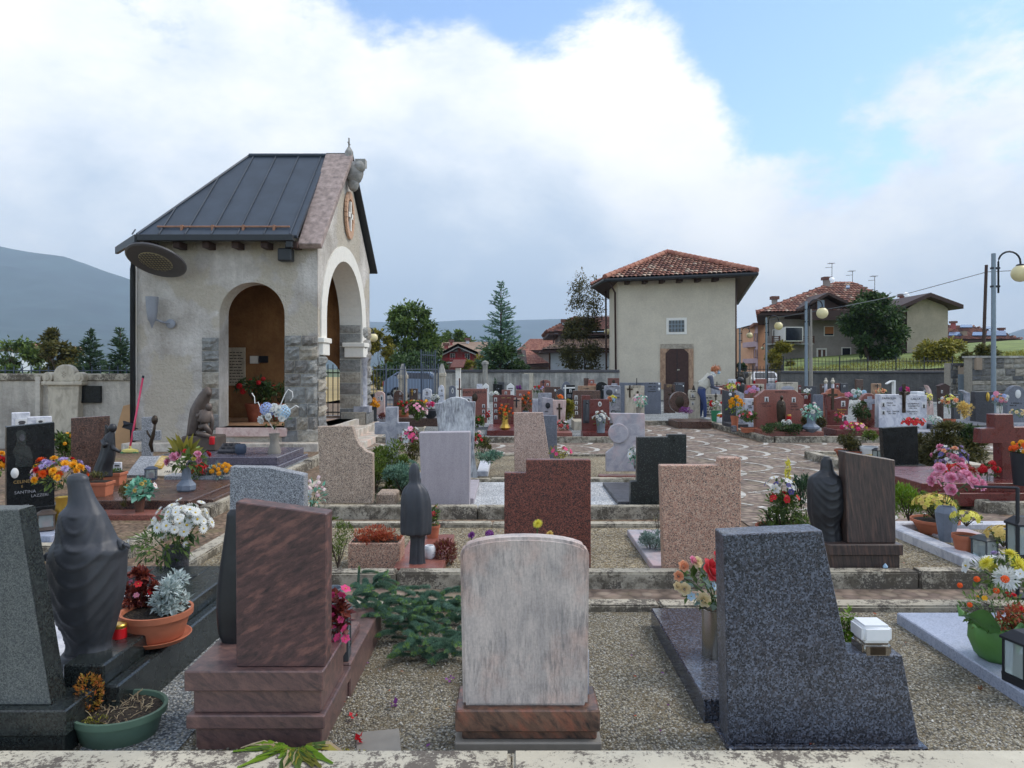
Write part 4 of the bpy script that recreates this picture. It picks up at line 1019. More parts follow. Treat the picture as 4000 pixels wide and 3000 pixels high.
for i in range(9):
 for px0,px1 in((2602,2643),(2647,2688)):
  q=fc.quad(px0,1372+i*18,px1,1387+i*18);b.slab([v+fc.n*.03 for v in q],fc.n*.012)
b.obj('panel_boards','door_wood',dr)
cb=MB()
for a,s in((2600,1),(2690,-1)):
 q=fc.at(a,1363);e=fc.e*s;cb.slab([q+fc.n*.04,q+e*.22+fc.n*.04,q+e*.1-Vector((0,0,.13))+fc.n*.04,q-Vector((0,0,.22))+fc.n*.04],fc.n*.03)
cb.obj('door_corner','tan_stone',cu)
fc.block('plinth',cu,'slate_granite',2414,1494,2580,1600,.04);fc.block('plinth',cu,'cream_marble',2709,1490,2868,1600,.04)
wl=thing('boundary_wall','weathered plastered wall left of the chapel with a stone coping','wall',(0,0,0))
MB().box(-13.5,-7.3,14.6,14.85,-.05,1.36).obj('wall_body','wall_plaster',wl);MB().box(-13.6,-7.26,14.55,14.9,1.36,1.5).obj('coping','kerb',wl,.015)
MB().box(px2x(150,14.6),px2x(168,14.6),14.5,14.6,-.05,1.44).obj('pilaster','wall_plaster',wl)
rl=thing('railing','short spiked metal railing on top of the left boundary wall','railing',(0,0,0))
b=MB()
for i in range(34):x=-13.2+i*.175;b.tube([(x,14.72,1.48),(x,14.72,1.62),(x,14.72,1.66)],[.012,.012,.002],5)
b.tube([(-13.3,14.72,1.56),(-7.3,14.72,1.56)],.010,5);b.obj('spikes','rail_blue',rl)
w2=thing('boundary_wall','streaked grey concrete wall behind the graves left of the church','wall',(0,0,0))
x0,x1=px2x(1695,33.5),px2x(2420,33.5)
MB().box(x0,x1,33.5,33.8,-.05,1.42).obj('wall_body','concrete_wall',w2);MB().box(x0-.05,x1,33.44,33.86,1.42,1.55).obj('coping','dark_grey_granite',w2,.015)
for px in(1738,1838,1968,2038):MB().box(px2x(px,33.4),px2x(px,33.4)+.34,33.36,33.5,-.05,1.36).obj('pilaster','concrete_wall',w2)
MB().box(px2x(2047,33.4),px2x(2083,33.4),33.38,33.5,.2,1.4).obj('memorial_panel','cream_marble',w2)
w3=thing('retaining_wall','dark low stone retaining wall below the grass bank','wall',(0,0,0))
MB().box(px2x(3050,35.5),px2x(3735,35.5),35.5,36.0,-.05,1.38).obj('wall_body','dark_stone_wall',w3);MB().box(px2x(3050,35.5),px2x(3735,35.5),35.42,36.05,1.38,1.5).obj('coping','dark_grey_granite',w3,.02)
w4=thing('stone_wall','tall dry stone retaining wall at the right edge behind the lamp post','wall',(0,0,0))
xa,xb,yw=px2x(3800,30),px2x(4200,30),30.0
MB().box(xa,xb,yw+.05,yw+.6,-.05,py2z(1398,30)).obj('wall_body','mortar',w4)
b=MB();r=random.Random(8);TW=lambda u,w,z:(u,yw+.05+w,z);rough_blocks(b,TW,xa,xb,0,py2z(1398,30),9,r,.06,9);b.obj('stones','block_dry',w4)
MB().box(xa-.05,xb,yw-.05,yw+.65,py2z(1398,30),py2z(1390,30)).obj('coping','concrete_wall',w4)
w5=thing('stone_wall','lower stone wall beside the iron gate at the right','wall',(0,0,0));xa2,xb2=px2x(3715,31),px2x(3745,31)
MB().box(xa2,xb2,31.05,31.5,-.05,py2z(1418,31)).obj('wall_body','mortar',w5);b=MB();TW2=lambda u,w,z:(u,31.05+w,z);rough_blocks(b,TW2,xa2,xb2,0,py2z(1418,31),6,r,.05,2);b.obj('stones','block_dry',w5)
MB().box(px2x(3745,30.6),px2x(3802,30.6),30.62,31.0,py2z(1428,30.6),py2z(1418,30.6)).obj('lintel','dark_grey_granite',w5)
gt=thing('gate','narrow grey boarded gate set in the stone wall','gate',(0,0,0));MB().box(px2x(3745,30.6),px2x(3786,30.6),30.6,30.66,0,py2z(1462,30.6)).obj('leaf','steel_post',gt);MB().box(px2x(3786,30.5),px2x(3800,30.5),30.5,30.7,0,py2z(1450,30.5)).obj('post','iron',gt)
MB().box(px2x(3806,30),px2x(3828,30),29.85,30.0,py2z(1445,30),py2z(1398,30)).obj('panel','tan_house',w4)
def railing(label,px0,px1,D0,D1,zb,zt,step=.16,mk='iron',nposts=6,top=True,name='railing'):
 t=thing(name,label,'railing',(0,0,0));a=Vector((px2x(px0,D0),D0,0));d=Vector((px2x(px1,D1),D1,0));L=(d-a).length;n=int(L/step);b=MB()
 for i in range(n+1):
  p=a.lerp(d,i/n);b.tube([p+Vector((0,0,zb)),p+Vector((0,0,zt-.06)),p+Vector((0,0,zt))],[.011,.011,.001],4)
 for z in(zb+.08,zt-.18):b.tube([a+Vector((0,0,z)),d+Vector((0,0,z))],.016,4)
 b.obj('bars',mk,t)
 for i in range(nposts):
  p=a.lerp(d,i/(nposts-1));MB().tube([p+Vector((0,0,zb-.1)),p+Vector((0,0,zt+.05))],.03,6).obj('post',mk,t)
 return t
railing('dark spiked railing along the top of the retaining wall',3060,3720,35.7,35.7,1.5,2.15,.17,'iron',7)
railing('grey metal railing between the cemetery and the parked cars',1432,1712,27,30,.1,1.75,.16,'rail_blue',5)
t=railing('taller grey spiked gate beside the concrete wall',1645,1700,30.5,31.5,.1,2.35,.14,'rail_blue',2,name='gate')
railing('iron gate bars right of the church in front of the white car',2885,3055,36.2,35.6,.1,1.75,.16,'iron',4)
def gate_pillar(label,px,y0,y1,D,w):
 t=thing('gate_pillar',label,'pillar',(px2x(px,D),D,0),0,'gate pillars');zt=py2z(y0,D);zc=py2z(y1,D);a=w/F*D/2
 b=MB();b.box(-a,a,-a,a,-.05,zc-.25);b.box(-a*1.25,a*1.25,-a*1.25,a*1.25,zc-.25,zc-.1);b.obj('shaft','cream_marble',t,.01)
 MB().lathe([(a*1.5,zc-.1),(a*1.15,zc+.05),(a*.45,zt)],4,ph=R(45)).obj('cap','concrete_wall',t)
gate_pillar('pale gate pillar with a pyramid cap behind the blue railing',1574,1421,1455,29,30)
gate_pillar('pale gate pillar with a pyramid cap at the end of the concrete wall',1726,1421,1448,32.5,26)
t=thing('column_stele','grey round column with a small cap on the concrete wall','column',(px2x(1895,33),33,0));a=11/F*33
MB().lathe([(a*1.1,0),(a,.1),(a*.9,py2z(1428,33)),(a*1.3,py2z(1422,33)),(a*1.2,py2z(1414,33)),(a*.3,py2z(1408,33))],14).obj('shaft','concrete_wall',t,0,1,40)
t=thing('wayside_shrine','white post with a rusty red pitched roof by the concrete wall','shrine',(px2x(1790,31),31,0));a=10/F*31
MB().box(-a,a,-a,a,0,py2z(1434,31)).obj('post','trim_white',t,.01)
b=MB();z0,z1=py2z(1434,31),py2z(1404,31);b.slab([(-.32,-.35,z0),(.22,-.35,z0),(.33,.05,z1),(-.2,.05,z1)],(0,-.02,.04));b.slab([(.22,.42,z0),(-.32,.42,z0),(-.2,.05,z1),(.33,.05,z1)],(0,.02,.04));b.obj('roof','red_granite',t)
MB().box(-.1,.1,-a-.01,-a,.9,1.1).obj('notice','photo_pale',t)
def street_lamp(label,px,ytop,D,gpx,gpy,gr,z0=0,post='steel_post',clamp=True):
 t=thing('street_lamp',label,'street lamp',(px2x(px,D),D,z0),0,'globe street lamps');zt=py2z(ytop,D)-z0;k=D/F;rp=max(.055,6.5*k*.5)
 MB().tube([(0,0,0),(0,0,zt*.5),(0,0,zt)],[rp*1.25,rp*1.1,rp],12).obj('post',post,t,0,1,40)
 gx=(gpx-px)*k;gz=py2z(gpy,D)-z0;rr=gr*k;s=1 if gx>0 else-1;xo=s*rp*2.4;ra=abs(gx-xo)/2;zc=gz+rr+.03
 pts=[(xo,0,zc-max(.8,2.2*ra))]+[(xo+s*ra-s*ra*math.cos(math.pi*i/10),0,zc+ra*.95*math.sin(math.pi*i/10)+.05)for i in range(11)]+[(gx,0,zc)]
 MB().tube(pts,.025,8).obj('arm','iron',t,0,1,True)
 b=MB()
 for z in(zc-.12,zc-max(.62,1.6*ra)):b.box(min(-rp*1.2,xo*1.15),max(rp*1.2,xo*1.15),-.05,.05,z-.025,z+.025)
 if clamp:b.obj('clamp','iron',t)
 gl=MB().ball((gx,0,gz),rr,24,16).obj('globe','globe',t,0,1,True);MB().lathe([(rr*.5,0),(rr*.42,.04),(rr*.15,.06)],16,(gx,0,gz+rr*.88)).obj('cap','iron',t)
 return t
street_lamp('tall lamp post with a cream globe at the right edge',3881,990,20,3986,1068,33)
street_lamp('lamp post with a large globe hanging in front of the grey house',3149,1178,30,3212,1223,22)
street_lamp('lamp post with a globe between the church and the grey house',2993,1240,40,3041,1273,16)
street_lamp('thin lamp post with a globe just right of the church corner',2890,1281,52,2928,1310,12)
street_lamp('lamp with a cream globe seen past the right edge of the chapel',1418,1262,36,1459,1319,17)
street_lamp('globe lamp half hidden behind the left wall of the church',2392,1270,52,2372,1295,12)
t=thing('wall_lamp','small globe lamp on a bracket on the orange house','wall lamp',(px2x(2992,69),69,py2z(1342,69)),0);k=69/F
MB().tube([(0,.3,0),(-6*k,0,.02),(-11*k,0,-4*k),(-13*k,0,-11*k)],.04,6).obj('arm','iron',t);MB().ball((-13*k,0,-18*k),7*k,14,10).obj('globe','globe',t,0,1,True)
def pole(label,px0,y0,px1,y1,D,rr,mk):
 t=thing('utility_pole',label,'pole',(px2x(px1,D),D,0));MB().tube([(0,0,0),((px0-px1)/F*D,0,py2z(y0,D))],[rr*1.2,rr],10).obj('post',mk,t,0,1,40);return t
pole('dark wooden utility pole left of the tall lamp post',3853,1035,3836,1400,45,.09,'wood_dark')
pole('weathered wooden pole beside the lamp with the large globe',3165,1208,3168,1440,32,.07,'vase_tan')
b=MB();P=[W(4100,1050,44.5),W(3856,1062,45),W(3540,1148,44),W(3300,1196,40),W(3040,1240,42),W(3010,1250,42)];b.tube(P,.022,5)
tag(b.obj('overhead_cable','wire'),'thin overhead cable sagging between the poles across the sky','cable')
def house(name,label,foot,z0,z1,mk,cat='house'):
 t=thing(name,label,cat,(0,0,0),0,'houses around the cemetery');MB().extrude(foot,z0,z1).obj('wall',mk,t);return t
def wl3(*pts):return[W(*p)for p in pts]
def chimney(t,px0,px1,y0,y1,D,mk='grey_house'):
 k=(px2x(px0,D),px2x(px1,D));z0,z1=py2z(y1,D)-.5,py2z(y0,D);c=MB().box(k[0],k[1],D,D+(k[1]-k[0]),z0,z1-.25).obj('chimney',mk,t);MB().box(k[0]-.12,k[1]+.12,D-.12,D+(k[1]-k[0])+.12,z1-.25,z1).obj('chimney_cap','tile_warm',c)
D=58;hs=house('house','large grey house with a hipped red roof and wooden balconies',[(px2x(2992,D),D),(px2x(3500,D),D),(px2x(3500,D),68),(px2x(2996,68),68)],0,py2z(1212,D)-.1,'grey_house')
A,B=W(2958,1222,56.5),W(3560,1214,56.5);P,Q=W(3262,1107,63),W(3330,1107,63)
tiled(hs,A,B,P,42,15,'tile_warm',Q);AB=(px2x(2963,70),70,A.z);tiled(hs,AB,A,P,24,12,'tile_dark');tiled(hs,B,(B.x+5,70,B.z),Q,24,12,'tile_dark');ridge_tiles(hs,P,Q,'tile_ridge',.15);ridge_tiles(hs,A,P,'tile_ridge',.13);ridge_tiles(hs,B,Q,'tile_ridge',.13)
MB().extrude([(A.x,56.5),(B.x,56.5),(B.x,70),AB[:2]],A.z-.15,A.z-.05).obj('soffit','wood_dark',hs)
fa=Facade((px2x(2992,D),D),(px2x(3500,D),D))
dg=MB();D2=56;pk=W(3236,1141,D2);l_,r_=W(3122,1204,D2),W(3342,1190,D2);bl,br=W(3146,1246,D2),W(3318,1246,D2)
for a,d in((l_,pk),(pk,r_)):dg.slab([a,d,d+Vector((0,5,0)),a+Vector((0,5,0))],Vector((0,0,.22)))
do=dg.obj('dormer_roof','wood_dark',hs);MB().slab([bl+Vector((0,.8,0)),br+Vector((0,.8,0)),r_+Vector((-.6,.8,-.2)),pk+Vector((0,.8,-.3)),l_+Vector((.6,.8,-.2))],Vector((0,-.1,0))).obj('gable_boarding','wood_dark',do)
fd=Facade((0,56.75),(1,56.75));fd.window(do,3192,1172,3220,1206,'wood_brown','window_blue',3,.03)
fb=Facade((0,55.6),(1,55.6));fb.block('balcony',hs,'wood_dark',3166,1212,3332,1250,0,.1);fa.block('loggia',hs,'wood_dark',3064,1222,3140,1247,.05)
fb.window(hs,3070,1280,3134,1330,'trim_white','window_dark',3,-2.3,(2,1));f2=fa.window(hs,3070,1280,3134,1330,'trim_white','window_dark',4,.05,(2,1));fa.block('blind',f2,'window_blue',3106,1286,3130,1306,.09,0)
bal=MB();bal.box(px2x(3016,56.6),px2x(3182,56.6),56.6,58,py2z(1346,56.6),py2z(1340,56.6));bo=bal.obj('balcony_floor','concrete_wall',hs)
rb=MB()
for y in(1313,1320,1327,1334):rb.box(px2x(3016,56.6),px2x(3182,56.6),56.6,56.66,py2z(y+3,56.6),py2z(y,56.6))
for px in range(3016,3183,27):rb.box(px2x(px,56.6),px2x(px+3,56.6),56.55,56.68,py2z(1342,56.6),py2z(1312,56.6))
rb.obj('balcony_rail','wood_brown',bo)
f3=fa.window(hs,3221,1277,3254,1310,'trim_white','window_dark',3,.05);fa.block('shutter',f3,'orange_blind',3221,1277,3254,1304,.1,0)
f4=fa.window(hs,3195,1366,3223,1428,'trim_white','wood_brown',6,.05,(2,1));fa.block('curtain',f4,'white_paint',3206,1368,3212,1428,.1,0)
lb=MB();lb.box(px2x(3172,56.8),px2x(3256,56.8),56.8,58,py2z(1430,56.8),py2z(1425,56.8));lbo=lb.obj('balcony_floor','wood_brown',hs);rb=MB()
for i in range(18):x=px2x(3174+i*4.7,56.8);rb.box(x,x+.06,56.8,56.85,py2z(1426,56.8),py2z(1403,56.8))
rb.box(px2x(3172,56.8),px2x(3256,56.8),56.78,56.88,py2z(1404,56.8),py2z(1401,56.8));rb.obj('balcony_rail','red_paint',lbo)
fa.window(hs,3290,1360,3320,1400,'trim_white','window_dark',4);fa.window(hs,3380,1390,3410,1425,'trim_white','window_dark',4);fa.window(hs,3020,1290,3042,1320,'trim_white','window_dark',3)
chimney(hs,3020,3037,1157,1190,59);chimney(hs,3223,3244,1081,1118,62);chimney(hs,3520,3532,1148,1180,58,'terracotta_old')
ds=MB();ds.lathe([(.001,.05),(.12,.04),(.24,0),(.23,0),(.001,.03)],20);o=ds.obj('satellite_dish','white_plastic',hs);o.matrix_local=Matrix.Translation(W(3250,1092,61))@Matrix.Rotation(R(65),4,'X');ds2=o.copy();COL.objects.link(ds2);ds2.matrix_local=Matrix.Translation(W(3541,1152,57))@Matrix.Rotation(R(65),4,'X')
for px,y0,y1,D_ in((3250,1028,1090,62),(3330,1058,1108,63),(3417,1078,1128,61)):
 b=MB();k=D_/F;X_,zt,zb=px2x(px,D_),py2z(y0,D_),py2z(y1,D_)-.3;b.tube([(X_,D_,zb),(X_,D_,zt)],.025,5);b.tube([(X_-18*k,D_,zt-.05),(X_+12*k,D_,zt)],.018,4);b.tube([(X_-26*k,D_,zt-18*k),(X_,D_,zt-16*k)],.018,4)
 for i in range(5):b.tube([(X_-14*k+i*5*k,D_-.3,zt-.02),(X_-14*k+i*5*k,D_+.3,zt-.02)],.012,4)
 b.obj('antenna','wire',hs)
MB().slab([W(3304,1120,59.5),W(3318,1120,59.5),W(3318,1128,59),W(3304,1128,59)],Vector((0,.05,-.1))).obj('skylight','window_blue',hs)
D=52;hs=house('house','windowless beige gabled house end with dark eaves at the right',[(px2x(3543,D),D),(px2x(3703,D),D),(px2x(3703,D),62),(px2x(3520,62),62)],0,py2z(1205,D),'beige_house')
pk,l_,r_=W(3636,1143,D-.9),W(3503,1200,D-.9),W(3764,1190,D-.9)
MB().slab([(px2x(3543,D),D+.01,py2z(1206,D)),(px2x(3703,D),D+.01,py2z(1206,D)),(px2x(3636,D),D+.01,py2z(1150,D))],Vector((0,-.3,0))).obj('gable','beige_house',hs)
b=MB()
for a,d in((l_,pk),(pk,r_)):b.slab([a,d,d+Vector((0,11,0)),a+Vector((0,11,0))],Vector((0,0,.28)))
b.obj('roof','wood_dark',hs)
fe=Facade((px2x(3543,D),D),(px2x(3703,D),D));fe.block('stone_base',hs,'dark_stone_wall',3543,1378,3703,1440,.06)
MB().slab([W(3500,1206,51.5),W(3543,1206,52),W(3543,1420,52),W(3505,1420,53)],Vector((0,-.2,0))).obj('shaded_side','wood_dark',hs)  # left side of the house in shade, its darkness put into the slab colour
D=82;hs=house('house','distant low house with solar panels on its hipped roof',[(px2x(3690,D),D),(px2x(3945,D),D),(px2x(3945,D),94),(px2x(3690,D),94)],0,py2z(1322,D),'tan_house')
A,B,P,Q=W(3680,1326,80.5),W(3992,1326,80.5),W(3732,1273,87),W(3778,1273,87);tiled(hs,A,B,P,40,12,'tile_dark',Q,lift=0);tiled(hs,B,(B.x,95,B.z),Q,18,10,'tile_dark');tiled(hs,(A.x,95,A.z),A,P,18,10,'tile_dark')
MB().extrude([(A.x,80.5),(B.x,80.5),(B.x,95),(A.x,95)],A.z-.3,A.z-.1).obj('soffit','wood_dark',hs)
nn=((B-A).cross(P-A)).normalized()
for(a,c,y0,y1,dd)in((3704,3755,1305,1318,81.5),(3796,3850,1305,1318,81.5),(3852,3930,1300,1318,81.5),(3840,3872,1283,1292,84.2),(3748,3798,1276,1286,85.5)):
 MB().slab([W(a,y1,dd)+nn*.25,W(c,y1,dd)+nn*.25,W(c-3,y0,dd+1.5)+nn*.25,W(a+3,y0,dd+1.5)+nn*.25],nn*.08).obj('solar_panel','solar',hs)
chimney(hs,3721,3734,1254,1278,85,'pink_house');chimney(hs,3909,3922,1280,1305,84,'pink_house');chimney(hs,3761,3779,1283,1308,82,'tan_house')
ft=Facade((px2x(3690,D),D),(px2x(3945,D),D))
for a in(3712,3760,3820,3880):ft.window(hs,a,1334,a+22,1356,'wood_brown','window_dark',2)
b=MB();[b.box(px2x(3805,79),px2x(4010,79),79,79.1,py2z(y+3,79),py2z(y,79))for y in(1355,1368)];[b.box(px2x(p,79),px2x(p+4,79),79,79.12,py2z(1400,79),py2z(1352,79))for p in range(3806,4010,34)];b.obj('terrace_rail','wood_dark',hs)
D=70;hs=house('house','tall narrow orange and lilac house right of the church',[(px2x(2961,D),D),(px2x(3000,D),D+.6),(px2x(3000,D),80),(px2x(2934,80),80)],0,py2z(1262,D),'orange_house')
q0,q1=Vector((px2x(2961,D),D-.02,0)),Vector((px2x(2934,80),80,0));MB().slab([q1+Vector((-.05,0,0)),q0+Vector((-.05,0,0)),q0+Vector((-.05,0,py2z(1262,D))),q1+Vector((-.05,0,py2z(1262,D)))],Vector((-.04,0,0))).obj('side_wall','lilac_house',hs)
MB().slab([W(2910,1286,81),W(2943,1261,69),W(3002,1259,69),W(3002,1250,80)],Vector((0,0,.25))).obj('roof','tile_dark',hs)
fl_=Facade((q1.x-.1,q1.y),(q0.x-.1,q0.y))
for y0,y1 in((1304,1335),(1366,1398),(1431,1450)):
 for a in(2936,2944,2953):fl_.window(hs,a,y0,a+4,y1,'lilac_house','window_dark',.5,.05)
for y0,y1 in((1336,1356),(1401,1419)):MB().box(px2x(2925,74),px2x(2948,74),71.5,76,py2z(y1,74),py2z(y0,74)).obj('balcony','lilac_house',hs)
D=86;hs=house('house','brown house with red shutters seen in the gap right of the church',[(px2x(2868,D),D),(px2x(2945,D),D),(px2x(2945,D),95),(px2x(2868,D),95)],0,py2z(1336,D),'tan_house')
MB().slab([W(2862,1336,85),W(2950,1336,85),W(2950,1300,91),W(2862,1310,91)],Vector((0,.1,.25))).obj('roof','pink_house',hs);fx=Facade((px2x(2868,D),D),(px2x(2945,D),D))
for y0,y1 in((1387,1412),(1436,1456)):f=fx.window(hs,2915,y0,2931,y1,'white_paint','red_paint',2)
fx.window(hs,2911,1338,2933,1364,'wood_brown','window_dark',1);chimney(hs,2894,2904,1288,1325,87,'cream_marble')
D=55;hs=house('house','white house with a brown tiled porch roof behind the concrete wall',[(px2x(2148,D),D),(px2x(2392,D),D),(px2x(2392,66),66),(px2x(2150,66),66)],0,py2z(1366,D),'white_house')
A,B,P,Q=W(2112,1367,54),W(2440,1362,54),W(2215,1320,58.5),W(2440,1314,58.5);tiled(hs,A,B,P,36,9,'tile_grey',Q);MB().extrude([(A.x,54),(B.x,54),(B.x,58),(A.x,58)],A.z-.2,A.z-.06).obj('soffit','wood_dark',hs)
MB().box(px2x(2186,59),px2x(2420,59),59,66,py2z(1366,59),py2z(1296,59)).obj('upper_wall','grey_house',hs)
A,B,P,Q=W(2142,1299,57.5),W(2440,1285,57.5),W(2262,1240,63),W(2440,1238,63);tiled(hs,A,B,P,40,12,'tile_dark',Q);tiled(hs,(A.x,68,A.z),A,P,16,10,'tile_dark');MB().extrude([(A.x,57.5),(B.x,57.5),(B.x,68),(A.x,68)],A.z-.2,A.z-.06).obj('soffit','wood_dark',hs)
for px in(2160,2174):MB().box(px2x(px,57.8),px2x(px+4,57.8),57.8,58,py2z(1340,57.8),py2z(1302,57.8)).obj('post','wood_dark',hs)
fw=Facade((px2x(2148,D),D),(px2x(2392,D),D));fw.window(hs,2221,1418,2258,1438,'white_paint','window_dark',3);f=fw.window(hs,2296,1386,2326,1408,'white_paint','window_dark',3)
fw.block('drainpipe',hs,'wood_brown',2144,1368,2150,1450,.05);chimney(hs,2197,2213,1247,1275,60,'white_house')
D=66;hs=house('house','low house with a bright red tiled roof left of the white house',[(px2x(2040,D),D),(px2x(2143,D),D),(px2x(2143,D),76),(px2x(2040,D),76)],0,py2z(1420,D),'tan_house')
A,B,P,Q=W(2034,1380,69),W(2145,1419,64.5),W(2040,1366,70),W(2060,1366,70);
tiled(hs,W(2060,1424,64.5),W(2146,1420,64.5),W(2035,1368,70),20,9,'tile_ridge',W(2068,1368,70));MB().slab([W(2060,1428,64.5),W(2146,1424,64.5),W(2146,1432,64.5),W(2060,1434,64.5)],Vector((0,-.1,0))).obj('fascia','wood_dark',hs)
D=78;hs=house('house','house with a broad mossy red roof behind the conifer',[(px2x(2025,D),D),(px2x(2200,D),D),(px2x(2200,D),90),(px2x(2025,D),90)],0,py2z(1368,D),'grey_house');A,B,P,Q=W(2018,1370,77),W(2210,1370,77),W(2070,1325,84),W(2195,1324,84);tiled(hs,A,B,P,34,10,'tile_ridge',Q);MB().extrude([(A.x,77),(B.x,77),(B.x,90),(A.x,90)],A.z-.2,A.z-.06).obj('soffit','wood_dark',hs)
D=62;hs=house('house','pink house with a gabled roof and red wooden balcony',[(px2x(1726,D),D),(px2x(1860,D),D),(px2x(1910,D),74),(px2x(1726,D),74)],0,py2z(1382,D),'pink_house')
pk,l_,r_=W(1789,1341,61),W(1709,1382,61),W(1868,1375,61);MB().slab([(px2x(1726,D),D,py2z(1383,D)),(px2x(1860,D),D,py2z(1383,D)),(px2x(1789,D),D,py2z(1347,D))],Vector((0,-.3,0))).obj('gable','pink_house',hs)
b=MB()
for a,d in((l_,pk),(pk,r_)):b.slab([a,d,d+Vector((1.2,12,0)),a+Vector((1.2,12,0))],Vector((0,0,.25)))
b.obj('roof','tile_grey',hs);b=MB();b.slab([W(1715,1376,66),W(1910,1372,66),W(1910,1335,72),W(1715,1337,72)],Vector((0,.1,.3)));b.obj('roof','tile_grey',hs)
b=MB()
for a,d in((l_,pk),(pk,r_)):b.slab([a,d,d+Vector((0,0,-.35)),a+Vector((0,0,-.35))],Vector((0,-.08,0)))
b.obj('barge_board','concrete_wall',hs)
fp=Facade((px2x(1726,D),D),(px2x(1860,D),D))
for a in(1760,1818):f=fp.window(hs,a,1382,a+16,1404,'white_paint','window_dark',2,.05,(2,1));fp.block('shutter',f,'red_paint',a-11,1381,a-2,1405,.08,0);fp.block('shutter',f,'red_paint',a+18,1381,a+27,1405,.08,0)
fp.window(hs,1762,1358,1788,1374,'pink_house','window_dark',0,.03);fp.window(hs,1802,1358,1828,1374,'pink_house','window_dark',0,.03)
fbp=Facade((0,60.8),(1,60.8));q=MB().box(px2x(1736,60.8),px2x(1822,60.8),60.8,62,py2z(1418,60.8),py2z(1414,60.8)).obj('balcony_floor','white_paint',hs);rb=MB()
for i in range(20):x=px2x(1737+i*4.4,60.8);rb.box(x,x+.05,60.8,60.84,py2z(1414,60.8),py2z(1400,60.8))
rb.box(px2x(1736,60.8),px2x(1822,60.8),60.78,60.88,py2z(1401,60.8),py2z(1398,60.8));rb.obj('balcony_rail','red_paint',q);chimney(hs,1758,1767,1327,1345,70,'pink_house');chimney(hs,1820,1832,1320,1342,71,'white_house');chimney(hs,1735,1750,1340,1358,68,'pink_house')
for i,(px,y0,y1,D,w)in enumerate(((20,1372,1392,420,40),(70,1376,1396,400,30),(130,1356,1380,380,26),(290,1368,1384,430,20))):
 t=thing('house',('pale distant house at the far left beyond the trees','low pale distant house left of the bushy trees','white distant block glimpsed above the far left trees','small white distant house glimpsed between the dark trees')[i],'house',(px2x(px,D),D,0),0,'houses around the cemetery');a=w/F*D/2;zt=py2z(y0,D)
 MB().box(-a,a,0,8,0,zt).obj('wall','white_house',t);MB().prism([(-a-.8,zt),(a+.8,zt),(0,zt+2.2)],-.6,8.6).obj('roof','tile_dark',t)
tree('bushy olive tree at the far left behind the wall',75,1460,1338,62,165,'leaf',4500,.34,.2,.05,0,1,20)
tree('tall autumn tinged tree behind the left wall',225,1460,1288,60,150,'leaf_autumn',6000,.34,.2,.05,0,2,24)
conifer('dark spruce behind the wall left of the chapel',352,1460,1288,55,150,0,'leaf_fir',3,26,.42)
conifer('dark spruce touching the left edge of the chapel',470,1460,1282,52,130,0,'leaf_fir',4,24,.42)
tree('large green deciduous tree right of the chapel',1612,1450,1196,58,205,'leaf',12000,.3,.3,.16,0,5,40)
tree('thin ash tree with drooping leaves beside the chapel',1480,1450,1292,56,130,'leaf_yellow',4500,.28,.16,.08,0,6,22)
tree('dark undergrowth shrub below the large green tree',1600,1500,1392,50,250,'leaf_dark',6000,.28,.12,.02,0,7,26)
tree('round crowned tree behind the pink house',1775,1420,1282,100,135,'leaf',5000,.42,.3,.3,0,8,22)
conifer('tall lone spruce behind the concrete wall',1957,1455,1098,48,210,0,'leaf_spruce',9,40,.34,dens=12)
tree('low bushes at the foot of the tall spruce',1960,1460,1362,46,200,'leaf_dark',5000,.26,.12,.02,0,10,22)
tree('yellowish shrub in front of the pink house',1848,1455,1382,50,90,'leaf_yellow',2600,.24,.1,.05,0,11,14)
tree('tall sparse half bare tree left of the church',2278,1445,1024,47,190,'leaf_olive',2300,.15,.26,.2,0,12,30,'bare_tree',bare=True,depth=4,lump_r=.42)
tree('dense dark shrub tree against the white house',2270,1445,1236,46.5,160,'leaf_olive',7500,.18,.2,.16,0,13,40,lump_r=.4)
tree('large dark green tree in front of the grey house',3408,1425,1152,47,222,'leaf_dark',12000,.26,.25,.1,1.6,19,34)
tree('small airy shrub between the lamp posts by the grey house',3050,1460,1345,48,95,'leaf_yellow',3200,.2,.08,.02,.8,15,18)
tree('yellow green bush above the stone wall',3680,1430,1340,40,170,'leaf_yellow',5200,.2,.08,.02,2.0,16,24)
tree('rusty bush beside the tall lamp post on the stone wall',3830,1405,1362,38,130,'leaf_autumn',2600,.18,.06,.02,1.9,17,16)
tree('dark low bush at the corner of the brown house',2890,1470,1425,60,60,'leaf_dark',1600,.24,.08,.02,0,18,10)
